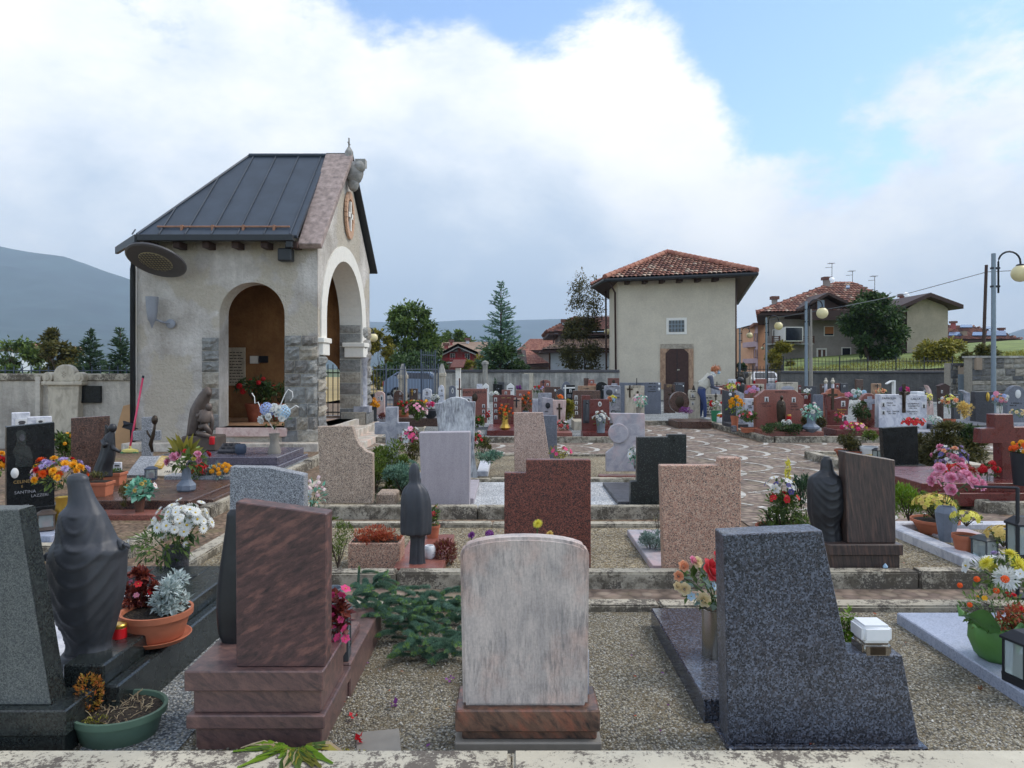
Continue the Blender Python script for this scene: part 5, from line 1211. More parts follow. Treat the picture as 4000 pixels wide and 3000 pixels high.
def car(label,px,D,z0,rz,mk,s=1):
 t=thing('parked_car',label,'car',(px2x(px,D),D,z0),rz,'parked cars');b=MB()
 prof=[(-1.95,.28),(1.95,.28),(2.0,.62),(1.85,.86),(1.0,.96),(.45,1.38),(-1.25,1.42),(-1.75,1.05),(-1.98,.95),(-2.02,.5)]
 b.v=[];b.prism(prof,-.8,.8);b.v=[(x,y*(.82 if z>1.1 else 1),z)for x,y,z in b.v];b.obj('body',mk,t,.06,2,40)
 w=MB();w.prism([(-1.6,1.06),(.72,1.02),(.38,1.32),(-1.2,1.35)],-.812,.812);w.v=[(x,y*(.86 if z>1.1 else .995),z)for x,y,z in w.v];w.obj('side_windows','window_dark',t)
 r_=MB();r_.add([(-1.80,-.62,1.06),(-1.80,.62,1.06),(-1.33,.55,1.37),(-1.33,-.55,1.37)],[(0,1,2,3)]);r_.obj('rear_window','window_dark',t)
 for y in(-.62,.62):MB().box(-2.04,-1.97,y-.14,y+.14,.66,.9).obj('tail_light','red_plastic',t,.02)
 for x in(-1.25,1.25):
  for y in(-.78,.78):
   o=MB().lathe([(.3,-.1),(.31,0),(.3,.1)],20).obj('wheel','tyre',t);o.matrix_local=Matrix.Translation((x,y,.3))@Matrix.Rotation(R(90),4,'X');MB().lathe([(.18,-.12),(.18,.12)],14).obj('rim','steel',o)
 MB().box(-2.06,-2.02,-.26,.26,.45,.57).obj('number_plate','white_plastic',t);return t
car('white hatchback parked nose away behind the gate right of the church',2967,45,0,R(83),'car_white');car('blue grey car behind the railing right of the chapel',1660,38,.05,R(-12),'car_blue');car('dark car beside the white hatchback',2905,47,0,R(100),'gutter_metal')
def PX(n,D):return n/F*D
def bq(label,D,base,ctr,rpx,blooms,leaf='leaf',nl=120,ls=14,seed=1,**k):
 B=W(base[0],base[1],D);Cc=W(ctr[0],ctr[1],D)-B
 return bouquet(label,B,tuple(Cc),(PX(rpx[0],D),PX(rpx[0]if len(rpx)<3 else rpx[2],D),PX(rpx[1],D)),[(a,m,n,PX(s,D))for a,m,n,s in blooms],leaf,nl,PX(ls,D),seed=seed,**k)
def bsh(label,D,px,pyb,rx,hpx,n,leaf,ls=10,seed=1,**k):
 ex=[(a,m,c,PX(s,D))for a,m,c,s in k.pop('extra',())]
 return bush(label,W(px,pyb,D),(PX(rx,D),PX(rx,D),PX(hpx,D)/2),n,leaf,PX(ls,D),seed=seed,extra=ex,**k)
def statue_px(label,px,D,rows,mk,pyb,name='statue',swag=0,amp=.05,dep=.8,folds=9,group='bronze figures on the graves',base=None,extra=None,part='robe',n=48):
 z0=py2z(pyb,D);t=thing(name,label,'statue',(px2x(px,D),D,z0),0,group);b=MB()
 rings=[(py2z(y,D)-z0,px2x((l+r_)/2,D)-px2x(px,D),0,PX(r_-l,D)/2,PX(r_-l,D)/2*dep)for y,l,r_ in sorted(rows,key=lambda q:-q[0])]
 robe(b,rings,n,folds,amp,swag,0,int(px));b.obj(part,mk,t,0,1,True)
 if base:w,h,s=base;MB().lathe([(PX(w,D)*.5,0),(PX(w,D)*.5,PX(h,D)*.8),(PX(w,D)*.46,PX(h,D))],32).obj('pedestal',mk,t,0,1,40)
 if extra:extra(t,D,z0)
 return t
def block(name,label,cat,x0,x1,y0,y1,z0,z1,mk,group=None,bevel=.008):
 o=MB().box(-(x1-x0)/2,(x1-x0)/2,0,y1-y0,0,z1-z0).obj(name,mk,None,bevel);o.location=((x0+x1)/2,y0,z0);return tag(o,label,cat,group)
t=thing('grave','dark granite grave with a leaning edged headstone at the left edge of the front row','grave',(-2.15,2.95,0),0,'graves in the front row')
g=MB();zb,zt=.24,1.03;g.prism([(-.5,zb),(.285,zb),(.155,zt),(-.5,zt)],0,.1);g.obj('headstone','split_granite',t,.004)
g=MB();g.add([(.288,.001,zb),(.288,.099,zb),(.158,.099,zt),(.158,.001,zt)],[(0,1,2,3)]);g.obj('polished_edge','anthracite',t)
g=MB();g.box(-.6,.355,-.03,.16,.035,.135);g.box(-.6,.375,-.05,.17,.135,.24);g.obj('plinth','anthracite',t,.006)
g=MB()
g.box(.22,.40,.18,1.75,.03,.33);g.box(.40,.46,.18,1.8,.03,.24);g.box(-.8,.22,1.55,1.75,.03,.33);g.obj('border','anthracite',t,.008)
MB().box(-.8,.21,.16,1.54,.03,.26).obj('infill','white_marble',t)
def hands(t,D,z0):
 b=MB()
 for px,py,s in((482,2135,1),(200,2180,-1)):
  x,z=px2x(px,D)-px2x(345,D),py2z(py,D)-z0
  b.loft([[(x-s*.05+k*s*.03,.02+.02*math.cos(a)-.02*k,z+.035*math.sin(a)*(1-.2*k)+.005*k)for a in[i*math.pi/4 for i in range(8)]]for k in(0,1,2)])
  for j in range(4):b.tube([(x+s*.005,-.02+j*.012,z+.01),(x+s*.02,-.03+j*.012,z+.018-.004*j),(x+s*.028,-.035+j*.011,z+.01-.006*j)],[.006,.006,.004],5)
 b.obj('hands','dark_bronze',t,0,1,True)
statue_px('tall grey veiled figure seen from behind on the dark granite grave',345,3.32,[(2560,252,444),(2510,262,430),(2455,247,446),(2400,220,460),(2306,205,480),(2234,199,486),(2176,196,488),(2140,206,490),(2107,222,455),(2053,229,430),(2003,238,408),(1974,264,388),(1945,270,371),(1908,268,356),(1885,264,347),(1868,265,344),(1857,271,336),(1850,284,322)],'dark_bronze',2592,swag=.075,amp=.03,dep=.72,base=(194,50,1),extra=hands,n=72)
pot('large terracotta bowl with a saucer holding a silver leaved plant',W(612,2505,3.62)+Vector((0,.0,.01)),.125,.165,.15,saucer=True)
pot('terracotta bowl half hidden behind the larger one',W(515,2470,3.95),.1,.125,.14)
bsh('silver leaved ragwort growing in the front terracotta bowl',3.62,668,2395,82,160,900,'leaf_silver',20,2,asp=.45,name='silver_ragwort',cat='plant',lump=9)
bsh('dark red leaved begonia with small red blooms beside the silver plant',3.72,545,2395,62,165,520,'leaf_red',22,3,asp=.6,name='begonia',cat='plant',extra=(('five','p_red',7,15),('five','p_pink',3,11)))
candle('red grave candle with a gold lid beside the veiled figure',W(466,2497,3.45),.034,.075)
pot('dark green oval plastic pot of dry earth by the front kerb',(px2x(465,3.1),3.1,.02),.135,.175,.145,'green_plastic',sx=1.08,sy=.95)
r=random.Random(21);t=thing('dry_plant','withered plant with a mossy orange clump in the dark green pot','plant',(px2x(465,3.1),3.1,.145),0)
b=MB();leaves_in(b,420,(-.115,-.02,.085),.055,.05,.085,.016,r,0,.5,.5,.5);b.obj('clump','leaf_orange',t)
b=MB()
for _ in range(90):
 a,q=r.random()*6.28,.14*r.random()**.5;p=Vector((q*math.cos(a),q*math.sin(a),0));dd=Vector((r.gauss(0,.6),r.gauss(0,.6),.5+.5*r.random())).normalized();L=r.uniform(.02,.06);b.tube([p,p+dd*L*.5,p+dd*L+Vector((r.gauss(0,.01),r.gauss(0,.01),-.01))],[.0022,.0018,.001],4)
b.obj('twigs','dry_twig',t)
b=MB();leaves_in(b,160,(-.04,-.09,.0),.06,.05,.012,.012,r,0,.6,.6);b.obj('moss','leaf_yellow',t)
t=thing('grave','reddish brown striped granite headstone with a slanted top on a stepped plinth','grave',(px2x(990,2.95),2.95,0),0,'graves in the front row');x=lambda px,D=2.95:(px-990)/F*D
zt=lambda py,D=2.95:py2z(py,D)
g=MB();g.prism([(x(908),.377),(x(1262),.377),(x(1265),zt(2008,2.99)),(x(905),zt(1960,2.99))],.04,.14);g.obj('headstone','striped_red',t,.004)
g=MB();g.box(x(718),x(1262),0,.42,zt(2702),.376);g.box(x(745),x(1248),.025,.42,zt(2796),zt(2702));g.box(x(725),x(1267),.0,.5,zt(2850),zt(2796));g.box(x(752),x(1250),.03,.5,.02,zt(2850));g.obj('plinth','striped_red_base',t,.005)
g=MB();g.box(x(790),x(1262),.5,1.32,.02,.205);g.box(x(800),x(1215),.43,.95,.205,.25);g.obj('grave_slab','striped_red_base',t,.006)
statue_px('slim dark figure half hidden behind the striped red headstone',922,3.28,[(2545,862,985),(2520,872,975),(2480,855,985),(2400,847,995),(2300,849,990),(2200,862,980),(2100,876,965),(2040,884,958),(2005,888,950),(1990,900,940)],'black_bronze',2560,amp=.04,dep=.6,folds=5)
lantern('grey metal lantern beside the striped red headstone',(px2x(1322,3.52),3.52,.205),PX(88,3.52),PX(215,3.52),'dark_grey_plastic',.1,'wax')
t=bsh('magenta begonia with red leaves leaning past the striped red headstone',3.3,1308,2500,42,200,130,'leaf_red',26,5,asp=.8,name='begonia',cat='plant',lump=6,extra=())
me=bloom_mesh('five','p_magenta');rr=random.Random(9)
for(px,py,s)in((1350,2300,22),(1335,2325,18),(1290,2325,20),(1355,2348,12),(1292,2410,22),(1330,2420,16),(1298,2450,18),(1345,2455,20),(1318,2490,20),(1350,2495,18),(1330,2515,14),(1328,2550,14),(1290,2500,18),(1300,2370,16)):
 p=W(px,py,3.27)-Vector(t.location);inst('bloom',me,t,p,(R(60)+rr.gauss(0,.5),rr.gauss(0,.5),rr.random()*6),PX(s,3.27))
vase('tall grey fluted vase behind the striped red headstone',(px2x(1303,3.9),3.9,.14),[(.035,0),(.045,.02),(.045,.2),(.05,.29)],'vase_grey',10)
bsh('feathery green heather in the tall grey fluted vase',3.9,1320,2210,62,190,900,'leaf_juniper',9,6,asp=.25,name='heather',cat='plant',up=1.2)
def spray(b,p,d,L,r,up=0.25):
 d=d.normalized();n=34;sd=d.cross(Vector((0,0,1))).normalized()
 for i in range(n):
  f=i/n;q=p+d*L*f+Vector((0,0,up*L*f*(1-f)))
  for k in range(9):
   a=R(-112+28*k);s=sd*math.sin(a)+Vector((0,0,1))*math.cos(a);w=L*.21*(1-f*.3);b.leaf(q,s+d*.4+Vector((r.gauss(0,.12),r.gauss(0,.12),0)),d,w,w*.2,1 if f>.78 and r.random()<.6 else 0)
t=thing('fir_branches','blue green spreading fir on the gravel between the two central headstones','plant',(px2x(1580,4.0),4.0,.06),0)
b=MB();r=random.Random(31)
for i in range(230):
 px,D=r.uniform(1375,1800),r.uniform(3.85,4.62)
 if D<4.12 and px<1560:continue
 p=Vector((px2x(px,D)-t.location.x,D-4.0,r.uniform(.0,.17)*(1 if D>4.1 else .5)+(.1 if px<1500 else 0)));spray(b,p,Vector((r.uniform(-.7,1),r.uniform(-1,.2),r.uniform(-.1,.25))),r.uniform(.09,.15),r)
b.obj('branches',('leaf_spruce','leaf_fir_tip'),t)
D=2.99;t=thing('grave','weathered pinkish grey round topped headstone in the middle of the front row','grave',(px2x(2050,D),D,0),0,'graves in the front row');x=lambda px:(px-2050)/F*D
z0,z1,z2=py2z(2760,D),py2z(2168,D),py2z(2100,D);pts=[(x(1808),z0),(x(2296),z0),(x(2303),z1),(x(2296),z1+.015)]+[(x(2050+246*math.cos(math.pi*i/14)),z1+.012+(z2-z1-.012)*math.sin(math.pi*i/14)**.9)for i in range(1,14)]+[(x(1804),z1+.015),(x(1797),z1)]
MB().prism(pts,.0,.09).obj('headstone','weathered_marble',t,.012,2)
g=MB();g.box(x(1780),x(2340),-.035,.2,py2z(2845,D),z0);g.box(x(1805),x(2330),-.015,.2,py2z(2882,D),py2z(2845,D));g.obj('plinth','swirl_plinth',t,.006)
MB().box(x(1778),x(2348),-.04,.24,.02,py2z(2882,D)).obj('base','vase_tan',t,.006);MB().box(x(2262),x(2312),.1,.17,z0,py2z(2580,D)).obj('side_post','grey_marble',t,.006)
MB().box(x(1800),x(2320),.25,1.3,.02,.12).obj('grave_border','grey_pink_marble',t,.006)
for px,py,mk,knd,s,lab in((2100,2045,'p_lemon','mum',20,'single drooping yellow chrysanthemum above the weathered central headstone'),(1842,2090,'p_violet','carnation',17,'wilted purple bloom left of the weathered central headstone'),(1912,2088,'p_violet','pom',19,'round purple bloom peeping over the weathered central headstone'),(2148,2085,'p_faded','carnation',16,'faded greenish bud right of the yellow chrysanthemum')):
 t=thing('flower',lab,'flower',(px2x(px,3.25),3.25,.1),0,'single blooms behind the central headstone');zz=py2z(py,3.25)-.1
 MB().tube([(.01,.05,0),(-.01,.02,zz*.6),(0,0,zz)],.004,6).obj('stem','stem_green',t);inst('bloom',bloom_mesh(knd,mk),t,(0,0,zz),(R(35),R(-25),0),PX(s,3.25));b=MB();leaves_in(b,14,(0,.02,zz*.8),.03,.03,.06,.03,rr,0,.4,.1);b.obj('leaves','leaf',t)
D=3.0;t=thing('grave','blue grey speckled granite headstone with a tall slanted block and a low shoulder','grave',(px2x(3200,D),D,0),0,'graves in the front row');x=lambda px:(px-3200)/F*D;z=lambda py:py2z(py,D)
g=MB();g.prism([(x(2845),z(2905)),(x(3592),z(2905)),(x(3525),z(2560)),(x(3312),z(2553)),(x(3212),z(2072)),(x(2826),z(2090))],0,.13);g.obj('headstone','blue_granite',t,.004)
MB().box(x(2832),x(3612),-.03,.2,.02,z(2905)).obj('plinth','blue_granite_polished',t,.005);MB().box(x(2800)+.0,x(3560),.2,1.42,.02,.15).obj('grave_slab','blue_granite_polished',t,.006)
vase('brushed steel cylinder vase beside the blue grey headstone',(px2x(2800,3.7),3.7,.15),[(PX(58,3.7),0),(PX(58,3.7),.235)],'steel',32)
t=bq('artificial roses in cream and coral in the steel vase',3.7,(2800,2372),(2745,2280),(85,85),(),'leaf',70,42,3,asp=.5);b=MB();leaves_in(b,36,(px2x(2745,3.7)-px2x(2800,3.7),-.05,.11),.1,.08,.1,.05,random.Random(4),0,.5);b.obj('foliage','leaf_bluegreen',t)
for px,py,k,m,s in((2725,2195,'rose','p_cream',26),(2672,2210,'rose','p_peach',24),(2652,2250,'rose','p_peach',22),(2648,2290,'rose','p_cream',20),(2675,2300,'rose','p_cream',27),(2752,2342,'rose','p_cream',31),(2785,2225,'rose','p_coral',50),(2815,2170,'rose','p_coral',30),(2710,2188,'rose','p_pink',20),(2790,2290,'five','p_sky',20),(2700,2330,'five','p_sky',18)):
 p=W(px,py,3.62)-Vector(t.location);inst('bloom',bloom_mesh(k,m),t,p,(R(62),R((px-2745)*.35),rr.random()),PX(s,3.62))
t=thing('votive_lamp','square votive light with a white frosted cap on the blue grey headstone','votive lamp',(px2x(3402,3.06),3.06,py2z(2548,3.06)-.003),0)
g=MB();k=3.06;a=PX(56,k);g.box(-a,a,-a,a,0,PX(56,k));g.obj('base','steel',t,.012,3,40);g=MB();a=PX(58,k);g.box(-a,a,-a,a,PX(56,k),PX(124,k));g.obj('cap','white_plastic',t,.014,3,40);MB().box(-PX(30,k),PX(30,k),-PX(56,k)-.002,-PX(56,k)+.002,PX(14,k),PX(46,k)).obj('emblem','bronze',t,.002)
bsh('low green box plant behind the blue grey headstone',3.7,3300,2500,40,150,420,'leaf_lime',16,7,asp=.5,cat='plant',name='shrub')
t=thing('grave','pale bluish grey flat grave slab at the right end of the front row','grave',(2.85,3.1,0),0,'graves in the front row');g=MB();g.box(-.5,1.2,0,1.36,.02,.11);g.obj('grave_slab','pale_slab',t,.006);
t=thing('gift_pot','round pot in crumpled green wrapping with a bow on the pale slab','flower pot',(px2x(3900,3.75),3.75,.11),0)
g=MB();rs=[]
for zz,rad in((0,.085),(.03,.11),(.1,.135),(.16,.13),(.17,.125)):rs.append([(rad*(1+.03*math.sin(9*a+zz*20))*math.cos(a),rad*(1+.03*math.sin(9*a+zz*20))*math.sin(a),zz)for a in[2*math.pi*i/48 for i in range(48)]])
g.loft(rs);g.obj('wrapping','wrap_green',t,0,1,True)
for a0,s_,zz in((R(215),1.0,.2),(R(262),.62,.2),(R(150),.6,.21)):
 g=MB();vs=[]
 for i in range(9):
  u=i/8;ang=-1+2*u
  for j in range(6):
   v=j/5;rad=.11+.12*v*s_;vs.append((rad*math.cos(a0+ang*.42*s_),rad*math.sin(a0+ang*.42*s_),zz-.05+.14*v*s_*(1-.4*ang*ang)+.018*math.sin(7*u+3*v)))
 g.add(vs,[(i*6+j,i*6+j+1,(i+1)*6+j+1,(i+1)*6+j)for i in range(8)for j in range(5)]);g.obj('bow_fold','wrap_green',t,0,1,True)
bq('marigolds and chrysanthemums planted in the green wrapped pot',3.75,(3900,2470),(3895,2370),(130,105),(('pom','p_orange',8,13),('carnation','p_red',3,12),('five','p_amber',3,12)),'leaf',420,20,8,asp=.4,cat='potted plant',name='marigold_plant',group='potted flowers')
bsh('pink tinged rusty plant beside the marigolds in the green wrapped pot',3.68,3975,2500,58,150,420,'leaf_rust',20,9,asp=.35,cat='plant',name='plant')
lantern('black glazed lantern at the right edge on the pale slab',(px2x(4000,3.45),3.45,.11),.125,.25,'iron',.2,'wax')
t=bq('yellow and white chrysanthemums with lilies at the right edge',4.6,(3930,2330),(3920,2235),(110,70),(('mum','p_lemon',5,34),('mum','p_white',3,38),('five','p_white',4,28),('carnation','p_lilac',2,24)),'leaf',150,34,11,asp=.4)
r=random.Random(55);b=MB()
for _ in range(9000):
 x_,y_=r.uniform(-2.2,3.2),2.84+1.8*r.random()**1.6;q=r.uniform(.003,.0075);p=Vector((x_,y_,.047+q*.3));u=Vector((r.gauss(0,1),r.gauss(0,1),r.gauss(0,.4))).normalized()*q;v=u.orthogonal().normalized()*q*r.uniform(.6,1);w=u.cross(v).normalized()*q*r.uniform(.5,.9)
 b.add([p+u,p+v,p-u,p-v,p+w,p-w],[(0,1,4),(1,2,4),(2,3,4),(3,0,4),(1,0,5),(2,1,5),(3,2,5),(0,3,5)])
o=b.obj('pebbles','pebble');o['kind']='stuff';o['label']='loose pale pebbles scattered over the front gravel bed';o['category']='pebbles'
b=MB()
for _ in range(420):
 x_,y_=r.uniform(-2.4,6),r.choice((r.uniform(2.85,4.6),r.uniform(5.45,7.0),r.uniform(7.9,12.6)));b.leaf(Vector((x_,y_,.075 if y_>5 else .056)),Vector((r.gauss(0,1),r.gauss(0,1),.1)),Vector((0,0,1)),r.uniform(.012,.035),r.uniform(.008,.018),r.choice((0,0,0,1,2)))
o=b.obj('fallen_leaves',('leaf_rust','p_violet','dry_twig'));o['kind']='stuff';o['label']='small brown and purple fallen leaves strewn on the gravel beds';o['category']='leaves'
t=thing('weed','straggling dandelion weed with yellowing leaves growing out over the front kerb','weed',(px2x(1150,2.86),2.86,.05),0);r=random.Random(77)
def straps(b,n,spread,Lr,r,wid=.022,droop=.8,mm=lambda:0):
 for i in range(n):
  a=r.uniform(*spread);L=r.uniform(*Lr);h0=r.uniform(.05,.13);pts=[]
  for j in range(6):
   f=j/5;pts.append(Vector((math.cos(a)*L*f,math.sin(a)*L*f,.07*math.sin(min(1.4,f*2.2))+h0*f-droop*h0*2*f*f)))
  sd=Vector((-math.sin(a),math.cos(a),0));vs=[]
  for j,p in enumerate(pts):
   w=wid*(.25+math.sin(math.pi*min(.97,.12+j/5*.86)))*(.8+.4*(j%2));
   if p.y<-.02 and p.z+.05<.127:p.z=.079
   vs+=[p-sd*w*.5,p+Vector((0,0,-.004)),p+sd*w*.5]
  b.add(vs,[(j*3+q,j*3+q+1,j*3+q+4,j*3+q+3)for j in range(5)for q in(0,1)],mm())
b=MB();straps(b,46,(R(165),R(375)),(.06,.24),r,.03,.8,lambda:r.choice((0,0,1,1,2,3)));b.obj('leaves',('leaf_lime','leaf','leaf_yellow','dry_twig'),t)
b=MB();leaves_in(b,200,(.2,.02,.01),.12,.05,.012,.016,r,0,.5,.4);b.obj('moss','leaf_yellow',t)
for i,(px,py,mk)in enumerate(((1408,2890,'p_red'),(1382,2802,'p_red'),(1540,2755,'p_violet'),(1760,2655,'p_violet'),(3835,2690,'leaf_burgundy'),(1690,2520,'p_violet'))):
 o=MB();D=GD(py,.06);leaves_in(o,7,(0,0,.01),.012,.012,.008,.022,r,0,.9,.4);o=o.obj('petal',mk);o.location=(px2x(px,D),D,.052);tag(o,('crimson petal fallen beside the weed','dark red petals on the gravel beside the striped slab','purple petal on the gravel left of the weathered headstone','purple petal under the fir branches','dark leaf on the gravel below the pale slab','wilted violet petal by the fir branches')[i],'petal','fallen petals')
pv=MB().box(-.09,.09,-.1,.1,0,.012).obj('paving_slab','vase_tan',None,.004);pv.location=(px2x(1478,3.02),3.02,.044);pv.rotation_euler=(0,0,.2);tag(pv,'small flat paving stone on the gravel left of the weathered headstone','paving stone')
stone('black polished headstone etched with a portrait of a veiled woman',42,200,1653,1990,7.1,'slant_l','black_granite',.13,.03,rz=R(40),z0=.18,base=(24,30,.05),text=(('CELINDA',98,1884,12,'gold_ink'),('E',92,1901,9,'gold_ink'),('SANTINA',102,1925,12,'silver_ink'),('LAZZERI',150,1942,11,'silver_ink'),('1964',105,1974,7,'silver_ink')),ovals=((68,1843,26,40,'photo_pale'),))
hd=[o for o in bpy.data.objects if o.name.startswith('headstone')][-1];b=MB()
b.prism([((px-121)/F*7.1,py2z(py,7.1)-.18)for px,py in((72,1690),(80,1680),(92,1678),(103,1688),(106,1712),(104,1735),(120,1752),(128,1790),(126,1822),(68,1822),(72,1790),(60,1760),(72,1735),(76,1712))],-.002,-.0005);eo=b.obj('etched_portrait','anthracite',hd);b=MB();b.prism([((92+9*math.cos(k*.3927)-121)/F*7.1,py2z(1708-14*math.sin(k*.3927),7.1)-.18)for k in range(16)],-.003,-.0021);b.obj('etched_face','dark_grey_granite',eo)
block('grave_slab','dark veined slab in front of the black etched headstone','grave slab',-4.98,-4.25,6.35,7.0,.02,.17,'brown_granite','grave slabs')
block('grave_slab','small pale polished slab beside the bronze vase','grave slab',px2x(130,6.4),px2x(228,6.4),6.3,6.75,.02,.16,'pale_slab','grave slabs')
vase('bronze rounded vase holding the mixed zinnias',(px2x(243,6.6),6.6,.17),[(.045,0),(.055,.03),(.06,.14),(.05,.22),(.06,.27)],'gold',20)
bq('mixed bouquet of yellow orange red and lilac zinnias before the black headstone',6.55,(243,1905),(225,1850),(95,62),(('carnation','p_amber',14,17),('carnation','p_orange',7,18),('carnation','p_lilac',14,17),('daisy','p_pale',6,12),('carnation','p_red',3,17)),'leaf',160,22,12)
lantern('old metal lantern with a red candle at the foot of the black headstone',(px2x(182,6.5),6.5,.17),PX(60,6.5),PX(75,6.5),'brown_bronze',.5)
stone('white square headstone with a gold framed picture behind the black stone',52,112,1612,1700,9.6,'rect','white_marble',.14,rz=R(35),photos=((85,1652,44,30),),z0=.1)
stone('lower white headstone with a small icon behind the black stone',116,196,1628,1700,9.2,'rect','white_marble',.12,rz=R(35),photos=((158,1648,28,20),),z0=.1)
lantern('small wooden lantern between the black and brown headstones',(px2x(222,9.3),9.3,.12),PX(42,9.3),PX(70,9.3),'wood_board',.4,'wax')
bsh('leafy green plant beside the wooden lantern',9.5,262,1800,34,110,300,'leaf',18,12,name='plant',cat='plant',extra=(('pom','p_amber',4,9),))
bq('green fern and yellow daisies behind the black headstone',9.9,(235,1740),(232,1715),(45,25),(('daisy','p_amber',3,9),),'leaf_dark',120,20,40)
bq('red and yellow bouquet cut off by the left edge',7.4,(0,1860),(-2,1815),(26,42),(('carnation','p_red',8,15),('carnation','p_amber',7,13)),'leaf',60,18,41)
stone('brown granite headstone beside the bronze angel',288,420,1626,1870,8.9,'slant_l','brown_granite',.1,.02,rz=R(30),z0=.18)
def angel(t,D,z0):
 k=D/F;X_=lambda px:(px-425)*k;Z_=lambda py:py2z(py,D)-z0;b=MB()
 b.ball((X_(440),0,Z_(1672)),15*k,14,10,0,1.2);b.obj('head','black_bronze',t,0,1,True);b=MB();b.tube([(X_(430),0,Z_(1735)),(X_(450),-.04,Z_(1750)),(X_(478),-.06,Z_(1763))],[.035,.026,.016],8);b.obj('arm','black_bronze',t,0,1,True);b=MB();b.tube([(X_(410),-.03,Z_(1720)),(X_(425),-.08,Z_(1738)),(X_(435),-.09,Z_(1728))],[.035,.03,.02],8)
 b.obj('arm','black_bronze',t,0,1,True)
 w=MB()
 for s in(0,1):
  vs=[(X_(405),.05+s*.03,Z_(1660)),(X_(418),.04+s*.03,Z_(1675)),(X_(415),.05,Z_(1760)),(X_(402),.09+s*.04,Z_(1800)),(X_(388),.12+s*.05,Z_(1760)),(X_(392),.1+s*.04,Z_(1700))];w.slab(vs,Vector((0,.025,0)))
 w.obj('wings','black_bronze',t,.006)
statue_px('black bronze angel with an outstretched arm before the brown headstone',425,8.5,[(1862,364,436),(1830,371,436),(1795,384,446),(1765,394,450),(1740,398,449),(1715,402,448),(1697,414,447),(1688,426,446)],'black_bronze',1864,amp=.14,dep=.8,folds=6,extra=angel)
block('grave_slab','dark brown polished slab carrying two square terracotta pots','grave slab',-4.75,-3.42,7.75,9.2,.02,.2,'brown_granite','grave slabs')
block('grave_slab','rough reddish step below the brown polished slab','grave slab',-4.85,-3.38,7.45,7.72,.02,.11,'brick_granite','grave slabs')
planter('square terracotta planter directly below the bronze angel',(px2x(382,8.0),8.05,.2),PX(76,8),.2,PX(54,8),'terracotta',.05);bsh('sparse dry succulent in the planter below the angel',8.0,382,1862,30,18,120,'leaf_autumn',9,42,name='plant',cat='plant')
planter('second square terracotta planter right of the angel',(px2x(450,8.8),8.8,.2),PX(64,8.8),.2,PX(48,8.8),'terracotta',.05);bsh('small green shoots in the planter right of the angel',8.8,450,1848,24,16,100,'leaf',9,43,name='plant',cat='plant')
stone('small white tablet behind the right terracotta planter',425,472,1806,1850,9.6,'rect','white_marble',.04,z0=.12,marks=((448,466,1822,7,'ink'),))
stone('granite cross with a bronze ornament in front of the chapel wall',524,622,1630,1812,11.4,'cross','grey_granite',.14,.38,.62,rz=R(18),z0=.08,cat='grave cross',name='stone_cross',group='stone crosses')
t=thing('bronze_ornament','bronze branch ornament fixed to the granite cross','ornament',W(596,1765,11.22),0);b=MB();k=11.22/F
b.tube([(0,0,0),(-6*k,-.02,30*k),(4*k,-.03,60*k),(10*k,-.02,95*k),(14*k,-.02,128*k)],[.02,.03,.03,.02,.015],7);b.ball((12*k,-.03,125*k),.05,8,6,0,1.5);b.tube([(2*k,-.03,50*k),(-10*k,-.05,70*k),(-16*k,-.05,85*k)],.014,6);b.obj('branch','bronze',t,0,1,True)
def tablet(label,px0,px1,D,z,ln,tilt,mk,txt=()):
 t=thing('memorial_tablet',label,'memorial tablet',(px2x((px0+px1)/2,D),D,z),0,'memorial tablets');w=PX(px1-px0,D);b=MB();h=ln*math.sin(R(tilt));c=ln*math.cos(R(tilt));b.slab([(-w/2,0,.05),(w/2,0,.05),(w/2,c,.05+h),(-w/2,c,.05+h)],Vector((0,-math.sin(R(tilt)),math.cos(R(tilt))))*.05);b.obj('tablet',mk,t,.005)
 for s,u,v,hh in txt:
  o=lettering(s,hh,'ink',t,(u*w,c*v,.052+h*v));o.rotation_euler=(R(tilt-90),0,0)
 return t
t=tablet('pale tilted marble tablet with script lettering and a framed photo',572,690,9.6,.14,.42,32,'cream_marble',(('Amerigo',.1,.78,.07),('Stella',.22,.45,.07),('1931',.14,.15,.04)))
f=MB();f.slab([(-.16,.12,.155),(-.05,.10,.142),(-.04,.30,.268),(-.15,.32,.28)],Vector((0,-.5,.86))*.02);fo=f.obj('photo_frame','gold',t);f=MB();f.slab([(-.145,.137,.172),(-.06,.122,.162),(-.055,.28,.262),(-.14,.295,.272)],Vector((0,-.5,.86))*.004);f.obj('portrait','photo_sepia',fo)
tablet('plain rough grey stone tablet beside the script tablet',490,580,9.8,.12,.45,28,'grey_granite')
lantern('small blue grey lantern before the script tablet',(px2x(590,9.2),9.2,.2),PX(40,9.2),PX(52,9.2),'rail_blue',.3)
t=thing('broom','broom with a pink handle and green bristles leaning on the chapel wall','broom',W(508,1785,13.4),0);p0,p1=W(507,1752,13.4)-Vector(t.location),W(560,1468,13.88)-Vector(t.location)
MB().tube([p0,p1],.018,10).obj('handle','pink_plastic',t,0,1,True);MB().tube([p1*.97,p1*1.0],.022,10).obj('grip','iron',t);MB().lathe([(.16,.09),(.15,.13),(.03,.16),(.025,.2)],16,(0,0,0),1,.35).obj('head','yellow_plastic',t,0,1,40);b=MB();rr=random.Random(3)
for i in range(150):x_=rr.uniform(-.15,.15);y_=rr.uniform(-.045,.045);b.tube([(x_,y_,.1),(x_*1.12+rr.gauss(0,.006),y_*1.4,-.03)],.006,4)
b.obj('bristles','bucket_green',t)
